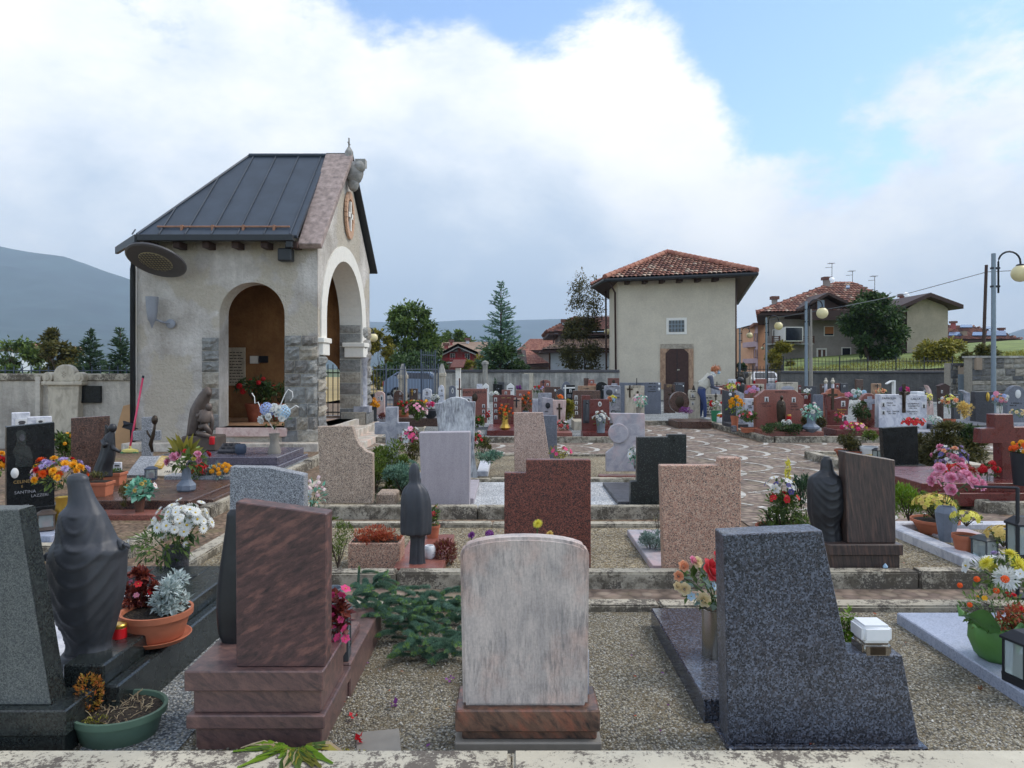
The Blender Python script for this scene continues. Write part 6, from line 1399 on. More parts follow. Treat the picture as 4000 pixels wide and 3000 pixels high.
t=thing('dustpan','small black dustpan hanging beside the broom handle','dustpan',W(500,1662,13.8),0);k=13.8/F;MB().slab([(-20*k,0,18*k),(18*k,0,6*k),(20*k,0,-22*k),(-24*k,0,-8*k),(-12*k,-.05,4*k)],Vector((0,-.05,0))).obj('pan','iron',t);MB().tube([(20*k,0,-8*k),(36*k,.02,-14*k)],.014,6).obj('handle','iron',t)
o=MB().prism([(-.2,0),(.2,0),(.17,1.05),(-.05,1.1),(-.2,1.04)],0,.025).obj('wooden_board','wood_board',None,.004);o.location=W(462,1796,14.05);o.rotation_euler=(R(-14),R(9),0);tag(o,'light wooden board leaning against the plaster wall','board')
D=14.42;t=thing('wall_monument','pale stone wall monument with a rounded pediment and scrolls','monument',(px2x(247,D),D,0),0);x=lambda px:(px-247)/F*D;z=lambda py:py2z(py,D)
MB().prism([(x(192),z(1694)),(x(300),z(1688)),(x(308),z(1504)),(x(184),z(1504))],.0,.2).obj('panel','cream_marble',t,.01);MB().box(x(166),x(324),-.06,.2,z(1505),z(1490)).obj('cornice','cream_marble',t,.015)
g=MB();g.prism([(x(208),z(1490)),(x(290),z(1490))]+[(x(249+43*math.cos(math.pi*i/14)),z(1470)+PX(46,D)*math.sin(math.pi*i/14))for i in range(15)],.0,.18);g.obj('pediment','cream_marble',t,.012)
for sx in(186,309):
 g=MB();g.prism([(x(sx)+.1*math.cos(k*.349),z(1475)+.11*math.sin(k*.349))for k in range(18)],-.02,.16);so_=g.obj('scroll','cream_marble',t,.01);g=MB();g.prism([(x(sx)+.055*math.cos(k*.349),z(1475)+.06*math.sin(k*.349))for k in range(18)],-.045,-.02);g.obj('scroll_eye','cream_marble',so_,.006)
b=MB();[b.prism([(x(249)+a*.02+.012*math.cos(k),z(1463)+c_*.022+.012*math.sin(k))for k in range(6)],-.006,.0)for a,c_ in((0,0),(1.5,1),(-1.5,1),(0,2.2),(1.4,-1),(-1.4,-1.2),(0,-2.2))];b.obj('rosette','mortar',t);MB().box(x(218),x(284),-.006,0,z(1520),z(1518)).obj('groove','mortar',t)
o=MB().box(-PX(39,14.5),PX(39,14.5),0,.06,0,PX(67,14.5)).obj('wall_plaque','black_granite',None,.004);o.location=W(353,1574,14.53);tag(o,'dark square plaque on the wall right of the pale monument','plaque')
t=thing('grave','two step violet grey granite grave in front of the chapel wall','grave',(-4.6,11.2,0),0,'graves in the left bed');MB().box(-1.0,1.05,-.08,1.5,.02,.12).obj('lower_step','violet_granite',t,.008);MB().box(-.95,1.0,0,1.42,.12,.24).obj('upper_slab','violet_granite',t,.008);
t=thing('statue','bronze pieta of a veiled mother bent over a seated figure','statue',(px2x(785,12.2),12.2,.24),0,'bronze figures on the graves');k=12.2/F;X_=lambda px:(px-785)*k;Z_=lambda py:py2z(py,12.2)-.24
g=MB();g.box(X_(728),X_(862),-.2,.25,0,Z_(1700));g.obj('plinth','brown_bronze',t,.02)
b=MB();robe(b,[(Z_(1700),X_(755),.02,24*k,34*k),(Z_(1650),X_(765),.02,28*k,36*k),(Z_(1600),X_(775),.02,30*k,34*k),(Z_(1565),X_(790),0,27*k,28*k),(Z_(1540),X_(803),-.01,24*k,22*k),(Z_(1520),X_(812),-.02,16*k,16*k),(Z_(1511),X_(812),-.02,6*k,6*k)],32,7,.07);b.ball((X_(822),-.06,Z_(1535)),11*k,12,9,0,1.25);b.obj('mother','brown_bronze',t,0,1,True)
b=MB();b.tube([(X_(806),-.08,Z_(1672)),(X_(812),-.12,Z_(1640)),(X_(816),-.12,Z_(1605)),(X_(820),-.1,Z_(1588))],[26*k,28*k,24*k,10*k],14);b.ball((X_(830),-.14,Z_(1588)),13*k,12,9,0,1.2);b.tube([(X_(800),-.15,Z_(1668)),(X_(822),-.2,Z_(1660)),(X_(840),-.16,Z_(1694))],[14*k,13*k,9*k],10);b.tube([(X_(790),-.16,Z_(1688)),(X_(815),-.22,Z_(1692)),(X_(842),-.2,Z_(1702))],[12*k,11*k,8*k],10);b.tube([(X_(828),-.1,Z_(1605)),(X_(840),-.12,Z_(1640)),(X_(838),-.14,Z_(1690))],[11*k,9*k,7*k],8);b.tube([(X_(780),-.08,Z_(1615)),(X_(795),-.18,Z_(1625)),(X_(815),-.19,Z_(1600))],[12*k,10*k,7*k],8);b.obj('son','brown_bronze',t,0,1,True)
candle('red candle with a white label beside the bronze pieta',W(828,1736,12.0)-Vector((0,0,.0)),.045,.13,'red_plastic','red_plastic')
t=tablet('open stone book with small photos on the violet grave',848,918,11.6,.24,.26,24,'dark_grey_granite');b=MB();[b.box(-.1+i*.09,-.04+i*.09,.06+j*.09,.1+j*.09,.09+j*.04,.12+j*.04)for i in range(3)for j in range(2)];b.obj('photo_plates','photo_dark',t)
vase('low ribbed blue grey lamp bowl on the violet grave',(px2x(940,11.6),11.6,.24),[(.06,0),(.085,.03),(.09,.12),(.07,.16)],'rail_blue',18,name='lamp_bowl',cat='lamp bowl')
vase('waisted tan vase holding hydrangeas on the violet grave',(px2x(1072,11.7),11.7,.24),[(.1,0),(.105,.04),(.075,.14),(.065,.22),(.085,.32)],'vase_tan',24)
bq('blue hydrangeas and white roses with curly twigs in the tan vase',11.7,(1072,1675),(1075,1625),(58,50),(('rose','p_white',26,15),),'leaf_dark',70,16,13)
o=[q for q in bpy.data.objects if q.name.startswith('bouquet')][-1];b=MB();k=11.7/F;o=bpy.data.objects[max((q.name for q in bpy.data.objects if q.name.startswith('bouquet')),key=lambda n:int(n.split('.')[1])if '.' in n else 0)]
for pts in(((0,-50),(-52,35),(-60,55),(-72,50),(-74,75),(-84,90)),((10,0),(45,85),(58,105),(74,95),(76,75),(66,60)),((10,0),(70,30),(88,42),(100,34))):b.tube([((p[0])*k,-.05,(p[1]+50)*k)for p in pts],.008,5)
b.obj('curly_twigs','white_paint',o)
for px,py,m,s in((1042,1598,'p_blue',27),(1060,1606,'p_blue',18),(1108,1610,'p_sky',27),(1085,1598,'p_white',16)):inst('bloom',bloom_mesh('hydrangea',m),o,W(px,py,11.6)-Vector(o.location),(0,0,px),PX(s,11.6))
pot('large terracotta pot standing inside the chapel arch',(-5.6,16.0,.44),.17,.24,.4,'terracotta_old');bush('red geranium with dark leaves in the pot inside the chapel',(-5.6,16.0,.82),(.42,.35,.3),500,'leaf_dark',.09,name='geranium',cat='plant',extra=(('pom','p_red',8,.06),))
pot('smaller terracotta pot inside the chapel arch',(-5.1,16.1,.44),.16,.22,.4,'terracotta_old');bush('bushy green plant in the smaller chapel pot',(-5.1,16.1,.8),(.3,.3,.25),300,'leaf_dark',.08,name='plant',cat='plant')
block('grave_slab','speckled grey planter kerb behind the octagonal vase','grave kerb',px2x(640,9.2),px2x(930,9.2),9.2,9.45,.03,.25,'grey_granite','grave slabs')
block('grave_slab','red brown polished slab under the octagonal vase','grave slab',px2x(600,8.2),px2x(860,8.2),8.0,9.0,.03,.17,'brown_granite','grave slabs')
vase('octagonal slate grey vase with a narrow neck',(px2x(728,8.35),8.35,.17),[(.055,0),(.108,.05),(.11,.1),(.055,.16),(.05,.3)],'vase_slate',8,smooth=False)
bq('pink roses and leafy laurel in the octagonal slate vase',8.35,(728,1850),(730,1790),(70,40),(('rose','p_rose',6,21),('carnation','p_red',4,15),('five','p_lemon',4,11)),'leaf',90,34,14,asp=.5)
b=MB();rr=random.Random(6);[b.leaf(Vector((rr.gauss(0,.02),rr.gauss(0,.02),.2)),Vector((math.cos(a),-.2,.5+.9*abs(math.sin(a*2)))),Vector((0,-1,.3)),rr.uniform(.2,.32),.08)for a in[i*.35 for i in range(11)]];b.obj('laurel_leaves','leaf_yellow',bpy.data.objects[max((q.name for q in bpy.data.objects if q.name.startswith('bouquet')),key=lambda n:int(n.split('.')[1])if '.' in n else 0)])
bsh('red carnations growing behind the octagonal vase',9.3,775,1868,38,60,160,'leaf',12,15,name='carnations',cat='flowers',extra=(('carnation','p_red',12,15),))
bsh('small yellow marigolds in the speckled grey planter',9.3,868,1872,42,62,200,'leaf_bluegreen',12,16,name='marigolds',cat='flowers',extra=(('pom','p_amber',16,9),))
bsh('grey green feathery cushion plant beside the marigolds',9.3,815,1872,28,50,300,'leaf_bluegreen',9,44,name='plant',cat='plant',asp=.25)
vase('small dark vase of turquoise artificial leaves',(px2x(545,7.6),7.6,.11),[(.04,0),(.05,.1),(.06,.18)],'wood_brown',16)
bq('turquoise artificial leaves with a pale rose and yellow buds',7.6,(545,1948),(552,1910),(48,36),(('five','p_pale',2,14),('carnation','p_faded',8,10)),'leaf_teal',150,26,17,asp=.75)
bsh('wispy olive grass tuft left of the turquoise bouquet',7.7,490,1975,20,100,260,'leaf_autumn',13,45,asp=.15,up=1.5,name='grass_tuft',cat='plant')
vase('dark grey cylinder vase with white chrysanthemums',(px2x(690,4.75),4.75,.2),[(.07,0),(.075,.15),(.085,.24)],'dark_grey_granite',24)
bq('big bunch of white chrysanthemums left of the striped red headstone',4.7,(690,2215),(715,2040),(95,75),(('daisy','p_white',58,21),),'leaf_dark',60,34,18,lo=-.3)
bq('spreading fern greenery under the white chrysanthemums',4.72,(690,2215),(640,2110),(120,80),(('daisy','p_white',6,16),),'leaf',330,34,19,asp=.3,name='greenery',cat='foliage')
block('grave_slab','dark slate slab in the path corner under the chrysanthemum vase','grave slab',px2x(600,4.6),px2x(790,4.6),4.5,5.1,.02,.2,'anthracite','grave slabs')
t=stone('light grey speckled headstone with a clipped right corner in the second row',895,1190,1820,2210,5.62,[(895,2210),(1190,2210),(1188,1856),(1046,1826),(898,1823)],'grey_granite',.11,z0=.06)
vase('small dark pot of pale pink tulips',(px2x(1215,5.9),5.9,.06),[(.06,0),(.07,.2),(.075,.24)],'wood_brown',18)
bq('pale pink artificial tulips beside the light grey headstone',5.9,(1215,2010),(1228,1928),(44,56),(('bud','p_pale',11,15),('five','p_white',2,14)),'leaf_teal',40,26,20)
def old_man(t,D,z0):
 b=MB();k=D/F;b.ball((px2x(1618,D)-px2x(1625,D),0,py2z(1838,D)-z0),20*k,16,12,0,1.5);b.obj('head','dark_bronze',t,0,1,True)
statue_px('slim dark robed figure with bowed head on a red slab',1625,5.55,[(2218,1596,1666),(2195,1601,1660),(2150,1603,1657),(2092,1602,1660),(2086,1571,1679),(2050,1567,1683),(2000,1566,1684),(1950,1567,1680),(1922,1572,1672),(1903,1582,1660),(1888,1596,1645),(1868,1598,1641),(1848,1597,1640),(1828,1601,1637),(1815,1607,1631),(1809,1614,1625)],'dark_bronze',2220,amp=.13,dep=.65,folds=7,n=64)
t=thing('grave','brick red low grave slab under the slim robed figure','grave',(px2x(1660,5.4),5.42,0),0,'graves in the second row');MB().box(-.24,.13,0,1.1,.05,.12).obj('grave_slab','brick_granite',t,.005)
t=thing('planter_box','pink granite trough with rusty red sedum behind the striped headstone','planter',(px2x(1470,5.7),5.6,.05),0,'planters on the graves');MB().box(-.2,.2,0,.25,0,.21).obj('body','rose_granite',t,.008);MB().box(-.18,.18,.02,.23,.21,.215).obj('soil','soil',t)
bsh('rusty red sedum cushion on the pink granite trough',5.72,1470,2118,98,55,900,'leaf_rust',11,21,asp=.35,up=.8,name='sedum',cat='plant')
bsh('round burgundy and olive tufted plant beside the slim figure',5.75,1735,2200,50,95,900,'leaf_burgundy',11,22,asp=.15,up=.6,name='tufted_plant',cat='plant',lump=0)
vase('tilted glass jar on the red slab by the slim figure',(px2x(1678,5.7),5.7,.12),[(.03,0),(.045,.02),(.048,.08),(.035,.1)],'white_plastic',18,name='glass_jar',cat='jar')
pot('small clay pot behind the slim figure',(px2x(1690,6.4),6.4,.12),.05,.065,.11);bsh('red cyclamen in the small clay pot behind the slim figure',6.4,1692,2040,20,70,90,'leaf',15,46,name='cyclamen',cat='plant',extra=(('five','p_coral',3,10),))
stone('red brown speckled headstone with a step cut into its left top corner',1970,2308,1796,2230,5.52,'step_l','red_granite',.08,.117,.252,z0=.06,slab=(1975,2305,-1.2,.1,'red_granite'))
stone('pink speckled headstone with a raised right corner in the second row',2582,2896,1788,2232,5.42,[(2592,2232),(2896,2232),(2894,1788),(2812,1788),(2806,1818),(2580,1818)],'rose_granite',.09,z0=.06,slab=(2560,2890,-1.25,.11,'grey_pink_marble'),base=(20,8,.03),basemk='grey_pink_marble')
bsh('silvery blue lavender bush beside the pink speckled headstone',6.05,2545,2165,52,95,900,'leaf_bluegreen',10,23,asp=.2,up=.7,name='lavender',cat='shrub')
bsh('dry seed stalks rising behind the lavender bush',6.2,2575,2120,26,180,26,'leaf_autumn',9,47,asp=.4,name='dry_stalks',cat='plant',lump=4)
t=stone('dark brown striped headstone with a slanted top beside a veiled bronze figure',3300,3502,1764,2122,5.45,[(3312,2122),(3500,2122),(3497,1797),(3300,1764)],'brown_striped',.12,base=None,group='graves in the second row',name='grave',cat='grave')
k=5.45/F;g=MB();xc=3401;zz=-py2z(2122,5.45);g.box((3228-xc)*k,(3518-xc)*k,-.04,.32,zz+py2z(2165,5.45),-.001);g.box((3240-xc)*k,(3510-xc)*k,-.02,.32,zz+.06,zz+py2z(2165,5.45));g.obj('plinth','brown_striped',t,.005)
statue_px('dark veiled bronze figure standing left of the striped brown headstone',3228,5.58,[(2114,3172,3290),(2060,3172,3283),(2030,3165,3284),(2000,3157,3296),(1950,3155,3301),(1908,3155,3300),(1880,3158,3292),(1862,3166,3280),(1850,3184,3266),(1838,3203,3257),(1815,3206,3252),(1795,3210,3248),(1784,3219,3240)],'black_bronze',2118,swag=.05,amp=.05,dep=.72,folds=8,n=72)
o=thing('ornament','small turquoise droplet ornament below the striped brown headstone','ornament',(px2x(3453,5.4),5.38,.13),0);MB().lathe([(.016,0),(.018,.012),(.006,.03),(.001,.034)],10).obj('body','p_sky',o,0,1,True)
pot('wide earthy bowl packed with plants left of the veiled figure',(px2x(3055,6.4),6.4,.06),.17,.22,.16,'terracotta_old')
bsh('evergreen cushion in the bowl left of the veiled figure',6.4,3055,2085,118,170,900,'leaf',17,24,name='mixed_plant',cat='plant')
bq('white and violet artificial orchids with red flowers in the bowl',6.3,(3060,2030),(3055,1905),(56,36),(('five','p_white',13,17),('five','p_indigo',4,15)),'leaf',50,18,25)
bq('dark red cyclamens below the white orchids',6.25,(3060,2030),(3055,1945),(55,16),(('five','p_red',10,14),),'leaf_dark',40,15,26)
bsh('slim green cypress sprig in the bowl',6.4,3130,1985,30,165,420,'leaf_fir',14,27,asp=.2,up=1.8,name='cypress_sprig',cat='plant');bsh('yellow feathery plume standing in the bowl',6.45,3078,1890,9,100,120,'p_lemon',11,28,asp=.3,up=1.5,name='feathery_plume',cat='plant',lump=0)
t=thing('grave','white marble kerbed grave plot at the right with pots of yellow flowers','grave',(3.5,5.45,0),0,'graves in the second row');g=MB();g.box(0,.13,0,1.55,.02,.14);g.box(.13,1.4,0,.13,.02,.14);g.box(.13,1.4,1.42,1.55,.02,.14);g.obj('kerb','white_marble',t,.01);MB().box(.13,1.4,.13,1.42,.02,.085).obj('infill','gravel_warm',t)
for a in((.3,.75,1.0,1.35),(.62,1.0,.5,.85),(.25,.5,.45,.75)):MB().box(*a,.085,.11).obj('stepping_slab','grey_pink_marble',t,.004)
pot('wide terracotta bowl of faded yellow chrysanthemums on the white plot',(px2x(3640,6.75),6.7,.09),.13,.2,.13);bsh('large faded yellow chrysanthemum on the white plot',6.7,3650,2020,78,95,420,'leaf',11,29,name='chrysanthemum',cat='potted plant',extra=(('five','p_faded',42,11),('five','p_lemon',38,11)))
vase('tall faceted slate blue vase of pink roses',(px2x(3698,6.3),6.3,.11),[(.06,0),(.09,.2),(.095,.25),(.065,.3)],'vase_slate',8,smooth=False)
bq('pink artificial roses spreading over the faceted slate vase',6.3,(3698,1965),(3735,1875),(100,55),(('rose','p_rose',13,23),),'leaf_dark',45,22,30,lo=-.5)
pot('round terracotta pot of yellow chrysanthemums beside the lantern',(px2x(3770,5.9),5.9,.09),.065,.095,.17);bsh('small yellow chrysanthemum in the round terracotta pot',5.9,3775,2050,56,55,160,'leaf',10,31,name='chrysanthemum',cat='potted plant',extra=(('five','p_lemon',30,11),))
lantern('dark grey lantern between yellow flowers on the white plot',(px2x(3846,5.75),5.75,.09),PX(66,5.75),PX(100,5.75),'dark_grey_plastic',.35,'wax')
bsh('pale peach yellow chrysanthemums right of the dark grey lantern',5.7,3920,2130,66,80,260,'leaf',10,32,name='chrysanthemum',cat='potted plant',extra=(('five','p_faded',55,11),))
t=thing('iron_stand','black iron lantern stand at the right edge','stand',(px2x(3975,4.9),4.9,.06),0);b=MB();b.tube([(0,0,0),(0,0,.74)],.012,6);b.tube([(0,0,.74),(-.26,.05,.74)],.009,6);b.box(-.06,.12,-.06,.06,0,.02);b.obj('frame','iron',t);lantern('tall black lantern hanging on the iron stand at the right edge',(px2x(4010,4.9),4.95,.3),.13,.3,'iron',0,'wax')
bsh('bright green feathery cypress bush behind the striped brown headstone',7.4,3550,2030,62,175,1000,'leaf_lime',14,33,asp=.22,up=1.4)
stone('pink speckled headstone with a concave scooped right side',1240,1458,1662,1968,8.0,[(1252,1968),(1454,1968),(1458,1935),(1456,1772),(1430,1762),(1406,1740),(1390,1712),(1376,1664),(1240,1666)],'beige_granite',.1,z0=.07)
stone('plain lilac grey rectangular headstone in the third row',1636,1836,1687,1982,8.05,[(1650,1982),(1834,1982),(1836,1687),(1636,1690)],'lilac_stone',.16,z0=.07,slab=(1660,1848,-1.4,.14,'lilac_stone'))
stone('dark green black headstone with a raised right end and wider base',2490,2682,1697,1990,8.0,[(2462,1990),(2682,1990),(2682,1697),(2610,1697),(2608,1707),(2490,1708),(2488,1880),(2464,1882)],'green_black_granite',.1,z0=.07,slab=(2420,2680,-1.4,.12,'dark_grey_granite'))
bsh('white and red chrysanthemum behind the dark green black headstone',8.6,2480,1830,22,90,60,'leaf_teal',13,34,name='chrysanthemum',cat='potted plant',extra=(('daisy','p_white',7,16),('five','p_red',2,8)))
bsh('spreading green juniper left of the lilac headstone',9.4,1520,1895,100,180,2600,'leaf_juniper',13,35,asp=.28,name='juniper');bsh('blue green ground juniper in front of the green juniper',8.9,1570,1925,70,130,1500,'leaf_spruce',12,36,asp=.3,name='juniper');bsh('yellow green juniper beside the scooped pink headstone',9.0,1465,1925,52,150,1100,'leaf_juniper',12,37,asp=.28,name='juniper')
block('grave_kerb','blue grey round ended stone at the lower left of the lilac headstone','grave kerb',px2x(1600,8.1),px2x(1640,8.1),8.1,8.5,.05,.42,'slate_granite',None,.06)
block('grave_kerb','pale stone block right of the scooped pink headstone','grave kerb',px2x(1468,8.2),px2x(1545,8.2),8.2,8.5,.05,.2,'beige_granite',None,.02)
bsh('low dark green creeping plant behind the scooped pink headstone',8.6,1510,1975,40,60,300,'leaf_dark',10,48,name='plant',cat='plant')
stone('grey stone cross left of the stained arched headstone',1463,1595,1590,1790,10.9,'cross','grey_marble',.14,.35,.66,z0=.08,cat='grave cross',name='stone_cross',group='stone crosses')
stone('stained pale marble headstone with an arched shoulder top',1698,1856,1551,1900,10.2,[(1728,1900),(1868,1900),(1850,1760),(1856,1570),(1830,1570),(1820,1560),(1800,1553),(1778,1551),(1755,1555),(1738,1563),(1726,1574),(1698,1576),(1710,1660),(1716,1740)],'stained_marble',.15,z0=.07,slab=(1860,1905,-1.5,.14,'white_marble'))
stone('pink speckled leaning sided headstone tall in the fourth row',2007,2150,1610,1860,10.3,[(2010,1860),(2158,1860),(2121,1611),(2007,1612)],'pink_granite',.1,z0=.07)
stone('slim plain grey headstone just behind the tall pink one',2120,2176,1623,1830,11.4,'rect','slate_granite',.1,z0=.07)
t=stone('grey pink headstone with a round disc cut in its left side',2366,2521,1614,1845,10.25,[(2368,1842),(2368,1770),(2400,1745),(2398,1655),(2382,1614),(2519,1616),(2521,1842)],'grey_pink_marble',.1,z0=.08,base=(50,6,.06),basemk='brick_granite')
k=10.25/F;g=MB();g.prism([((2415-2443.5)*k+38*k*math.cos(2*math.pi*i/36),py2z(1692,10.25)-.08+38*k*math.sin(2*math.pi*i/36))for i in range(36)],-.05,.06);g.obj('disc','grey_pink_marble',t,.006)
bsh('magenta cyclamens between the tall pink headstone and the arcs of the path',9.6,2190,1800,46,60,90,'leaf_yellow',13,49,name='cyclamen',cat='potted plant',extra=(('five','p_magenta',9,9),))
bq('white pink and magenta lilies behind the lilac headstone',10.2,(1590,1790),(1600,1715),(36,50),(('five','p_white',12,14),('five','p_magenta',7,13),('five','p_pink',6,12)),'leaf_autumn',130,20,50)
bsh('olive and rusty heather below the white and magenta lilies',10.1,1610,1800,36,80,420,'leaf_autumn',11,51,asp=.2,up=1,name='heather',cat='plant')
bsh('yellow olive conifer bush right of the stained arched headstone',10.6,1885,1775,30,70,500,'leaf_autumn',10,52,asp=.22,up=1);bsh('creeping blue green fir right of the stained headstone',10.3,1905,1798,52,45,500,'leaf_spruce',12,53,asp=.25,name='creeping_fir');bq('red and pale roses right of the stained headstone',10.4,(1865,1750),(1866,1722),(18,34),(('rose','p_coral',4,10),('rose','p_pale',4,9)),'leaf',50,15,54)
stone('glossy plain black headstone beside the dark juniper',3447,3590,1660,1836,11.0,[(3457,1836),(3590,1836),(3585,1664),(3447,1672)],'black_granite',.12,z0=.08,base=(24,20,.1))
bsh('wide dark spreading juniper right of the black headstone',11.6,3715,1840,135,185,4200,'leaf_olive',17,55,asp=.28,name='juniper',up=.1);bsh('upper spray of the dark juniper touching the red cross',11.8,3790,1760,70,110,1200,'leaf_dark',16,56,asp=.28,name='juniper',up=.1)
t=stone('dark red stone cross cut off by the right edge',3836,4040,1615,1905,8.6,[(3915,1905),(3968,1905),(3968,1732),(4060,1732),(4060,1668),(3962,1668),(3958,1617),(3886,1619),(3886,1672),(3836,1675),(3832,1732),(3912,1732)],'maroon_granite',.16,z0=.2,cat='grave cross',name='stone_cross',group='stone crosses')
t=thing('grave','maroon granite grave frame below the red cross','grave',(px2x(3830,8.3),8.2,0),0,'graves in the right bed');MB().box(-.75,1.2,0,1.5,.05,.2).obj('lower_frame','maroon_granite',t,.006);MB().box(-.68,1.2,.08,1.5,.2,.3).obj('upper_frame','maroon_granite',t,.006)
bq('blue violet pink and white mixed bouquet beside the juniper',9.2,(3715,1900),(3715,1800),(62,66),(('five','p_indigo',9,14),('rose','p_rose',7,14),('carnation','p_lilac',10,12),('five','p_white',8,11),('carnation','p_peach',5,11)),'leaf_bluegreen',90,18,57)
bsh('red poinsettia bed behind the pink roses',8.8,3745,1870,52,60,140,'leaf_rust',15,58,name='red_flowers',cat='flowers',extra=(('five','p_red',20,12),));bq('bright red geraniums in front of the red cross',8.5,(3860,1890),(3862,1835),(34,22),(('pom','p_red',7,13),),'leaf_dark',60,18,59)
block('grave_kerb','pale square stone block behind the red geraniums','grave kerb',px2x(3785,9.3),px2x(3850,9.3),9.3,9.6,.1,.38,'cream_marble',None,.01)
bq('orange and yellow flowers in a dark pot at the right edge by the red cross',8.2,(3985,1830),(3985,1755),(30,25),(('pom','p_orange',5,13),('pom','p_amber',3,12)),'leaf',50,20,60);vase('tall black pot at the right edge in front of the red cross',(px2x(3990,8.15),8.15,.3),[(.08,0),(.1,.25),(.11,.36)],'iron',16)
pot('round terracotta bowl of shrubs on the kerb left of the black headstone',(px2x(3320,12.2),12.2,.1),.18,.24,.14,'terracotta_old');bsh('bushy olive shrub beside the white pot',12.2,3318,1755,42,66,600,'leaf_olive',12,61,cat='plant',name='shrub')
pot('white conical pot with a gold base on the kerb left of the black headstone',(px2x(3393,12.0),12.0,.1),.1,.14,.22,'white_plastic');vase('gold rounded bowl under the white pot',(px2x(3393,11.8),11.75,.09),[(.09,0),(.125,.05),(.12,.1),(.1,.12)],'gold',20,name='bowl',cat='bowl');bsh('low green tuft in the white pot',12.0,3393,1712,32,28,240,'leaf_juniper',10,62,cat='plant',name='tuft')
lantern('black lantern beside the glossy black headstone',(px2x(3430,11.6),11.6,.1),PX(30,11.6),PX(60,11.6),'iron',.2,'wax')
Sx=stone
Sx('tall slim pink headstone with an oval portrait by the chapel steps',1463,1502,1529,1650,20.5,'arch','pinkish_marble',.12,.12,z0=.08,photos=((1479,1553,7,10,'oval'),(1491,1555,12,28,'oval')),slab=(1455,1510,1.4,.3,'slate_granite'))
Sx('brown marble headstone with a rounded grey edge left of the blue railing posts',1537,1574,1525,1630,22,'arch','brown_granite',.12,.2,z0=.08,photos=((1564,1538,6,9),),marks=((1558,1570,1556,3,'silver_ink'),(1558,1570,1563,3,'silver_ink')))
Sx('olive brown polished headstone with a small cross',1599,1631,1518,1620,23,'rect','brown_striped',.12,z0=.08,photos=((1620,1530,7,11,'oval'),),cross=((1610,1545,10,24,'gold'),))
Sx('white marble headstone with a thin cross and short lettering',1651,1685,1518,1620,23.5,'arch','white_marble',.12,.08,z0=.08,cross=((1668,1544,8,16),),marks=((1660,1680,1556,4,'ink'),(1660,1676,1563,4,'ink')))
Sx('white arched tablet leaning on the end of the concrete wall',1712,1735,1504,1600,28,'arch','white_marble',.12,.2,z0=.08,photos=((1726,1525,8,10),),marks=((1720,1732,1548,4,'ink'),))
Sx('grey green headstone with a sepia oval portrait',1754,1780,1506,1610,25,'arch','slate_granite',.12,.1,z0=.08,photos=((1768,1526,9,22,'oval'),))
t=Sx('rustic wooden cross with a small crucified figure',1786,1804,1477,1620,24,'cross','wood_brown',.06,.3,.7,z0=.08,cat='grave cross',name='wooden_cross',group='stone crosses')
Sx('large brick red headstone with raised letters and a bronze medallion',1807,1902,1519,1690,19.4,'rect','brick_granite',.14,z0=.08,text=(('FAM  FABINA',1854,1537,10,'ink',1.1),),ovals=((1855,1553,22,34,'bronze'),),photos=((1889,1586,11,14),(1889,1607,11,14),(1889,1626,11,14)),slab=(1800,1930,1.3,.16,'grey_granite'))
Sx('low grey frame behind the stained arched headstone',1799,1843,1550,1600,17.8,'rect','grey_marble',.1,z0=.2,photos=((1830,1562,18,12),))
Sx('dark red polished headstone with a column of four portraits',1926,2006,1543,1690,18.4,'rect','maroon_granite',.14,z0=.08,photos=((1936,1561,11,16),(1936,1584,9,14),(1937,1606,11,12),(1937,1630,11,15)),marks=((1955,1995,1556,5,'gold_ink'),(1955,1990,1580,4,'gold_ink')),slab=(1912,2010,1.9,.2,'maroon_granite'))
vase('gold rimmed flask vase in front of the dark red headstone',(px2x(1973,16.7),16.7,.2),[(.08,0),(.13,.05),(.075,.14),(.065,.42),(.085,.5)],'gold',8,smooth=False)
bq('orange marigolds standing high in the gold rimmed vase',16.7,(1973,1652),(1972,1612),(30,32),(('pom','p_orange',16,5.5),),'leaf_olive',260,10,63)
Sx('plain black slab headstone near the concrete wall',1926,1964,1499,1610,27,'slant_r','black_granite',.12,.03,z0=.08,marks=((1940,1950,1520,4,'silver_ink'),))
Sx('small red headstone with one portrait behind the dark red one',1960,1994,1523,1620,23,'rect','brick_granite',.1,z0=.08,photos=((1976,1535,9,11),))
for i,(a,b_,y,lb)in enumerate(((1885,1910,1496,'white pointed house shaped tablet behind the brick red headstone'),(1979,2009,1496,'white pointed house shaped tablet with dark marks right of the black slab'))):Sx(lb,a,b_,y,1610,28,'peak','white_paint',.1,.12,z0=.08,marks=((a+5,b_-5,y+24,5,'ink'),(a+5,b_-6,y+32,4,'ink')))
Sx('grey small plaque on the concrete wall base',1946,1970,1493,1520,32,'rect','dark_grey_granite',.1,z0=.6)
Sx('reddish rough edged headstone behind a green flower vase',2016,2079,1524,1660,20,'rect','brick_granite',.12,z0=.08,slab=(2010,2082,1.3,.18,'brick_granite'),photos=((2032,1542,8,8),))
Sx('small pink headstone with a black iron cross',2003,2036,1557,1680,18.6,'rect','rose_granite',.1,z0=.08,cross=((2018,1592,24,40,'iron'),))
bq('tall olive stems with orange blooms before the reddish headstone',18.8,(2053,1605),(2057,1572),(20,34),(('pom','p_orange',9,5),),'leaf_olive',240,11,64);vase('slim grey vase before the reddish headstone',(px2x(2053,18.8),18.8,.1),[(.06,0),(.07,.3),(.08,.42)],'vase_grey',14)
Sx('grey framed headstone with a dark inset panel',2102,2155,1535,1680,20.4,'rect','grey_marble',.12,z0=.08);o=[q for q in bpy.data.objects if q.name.startswith('headstone')][-1]
Sx('white tablet between the reddish and the grey framed headstones',2080,2104,1558,1660,21,'rect','white_marble',.1,z0=.08)
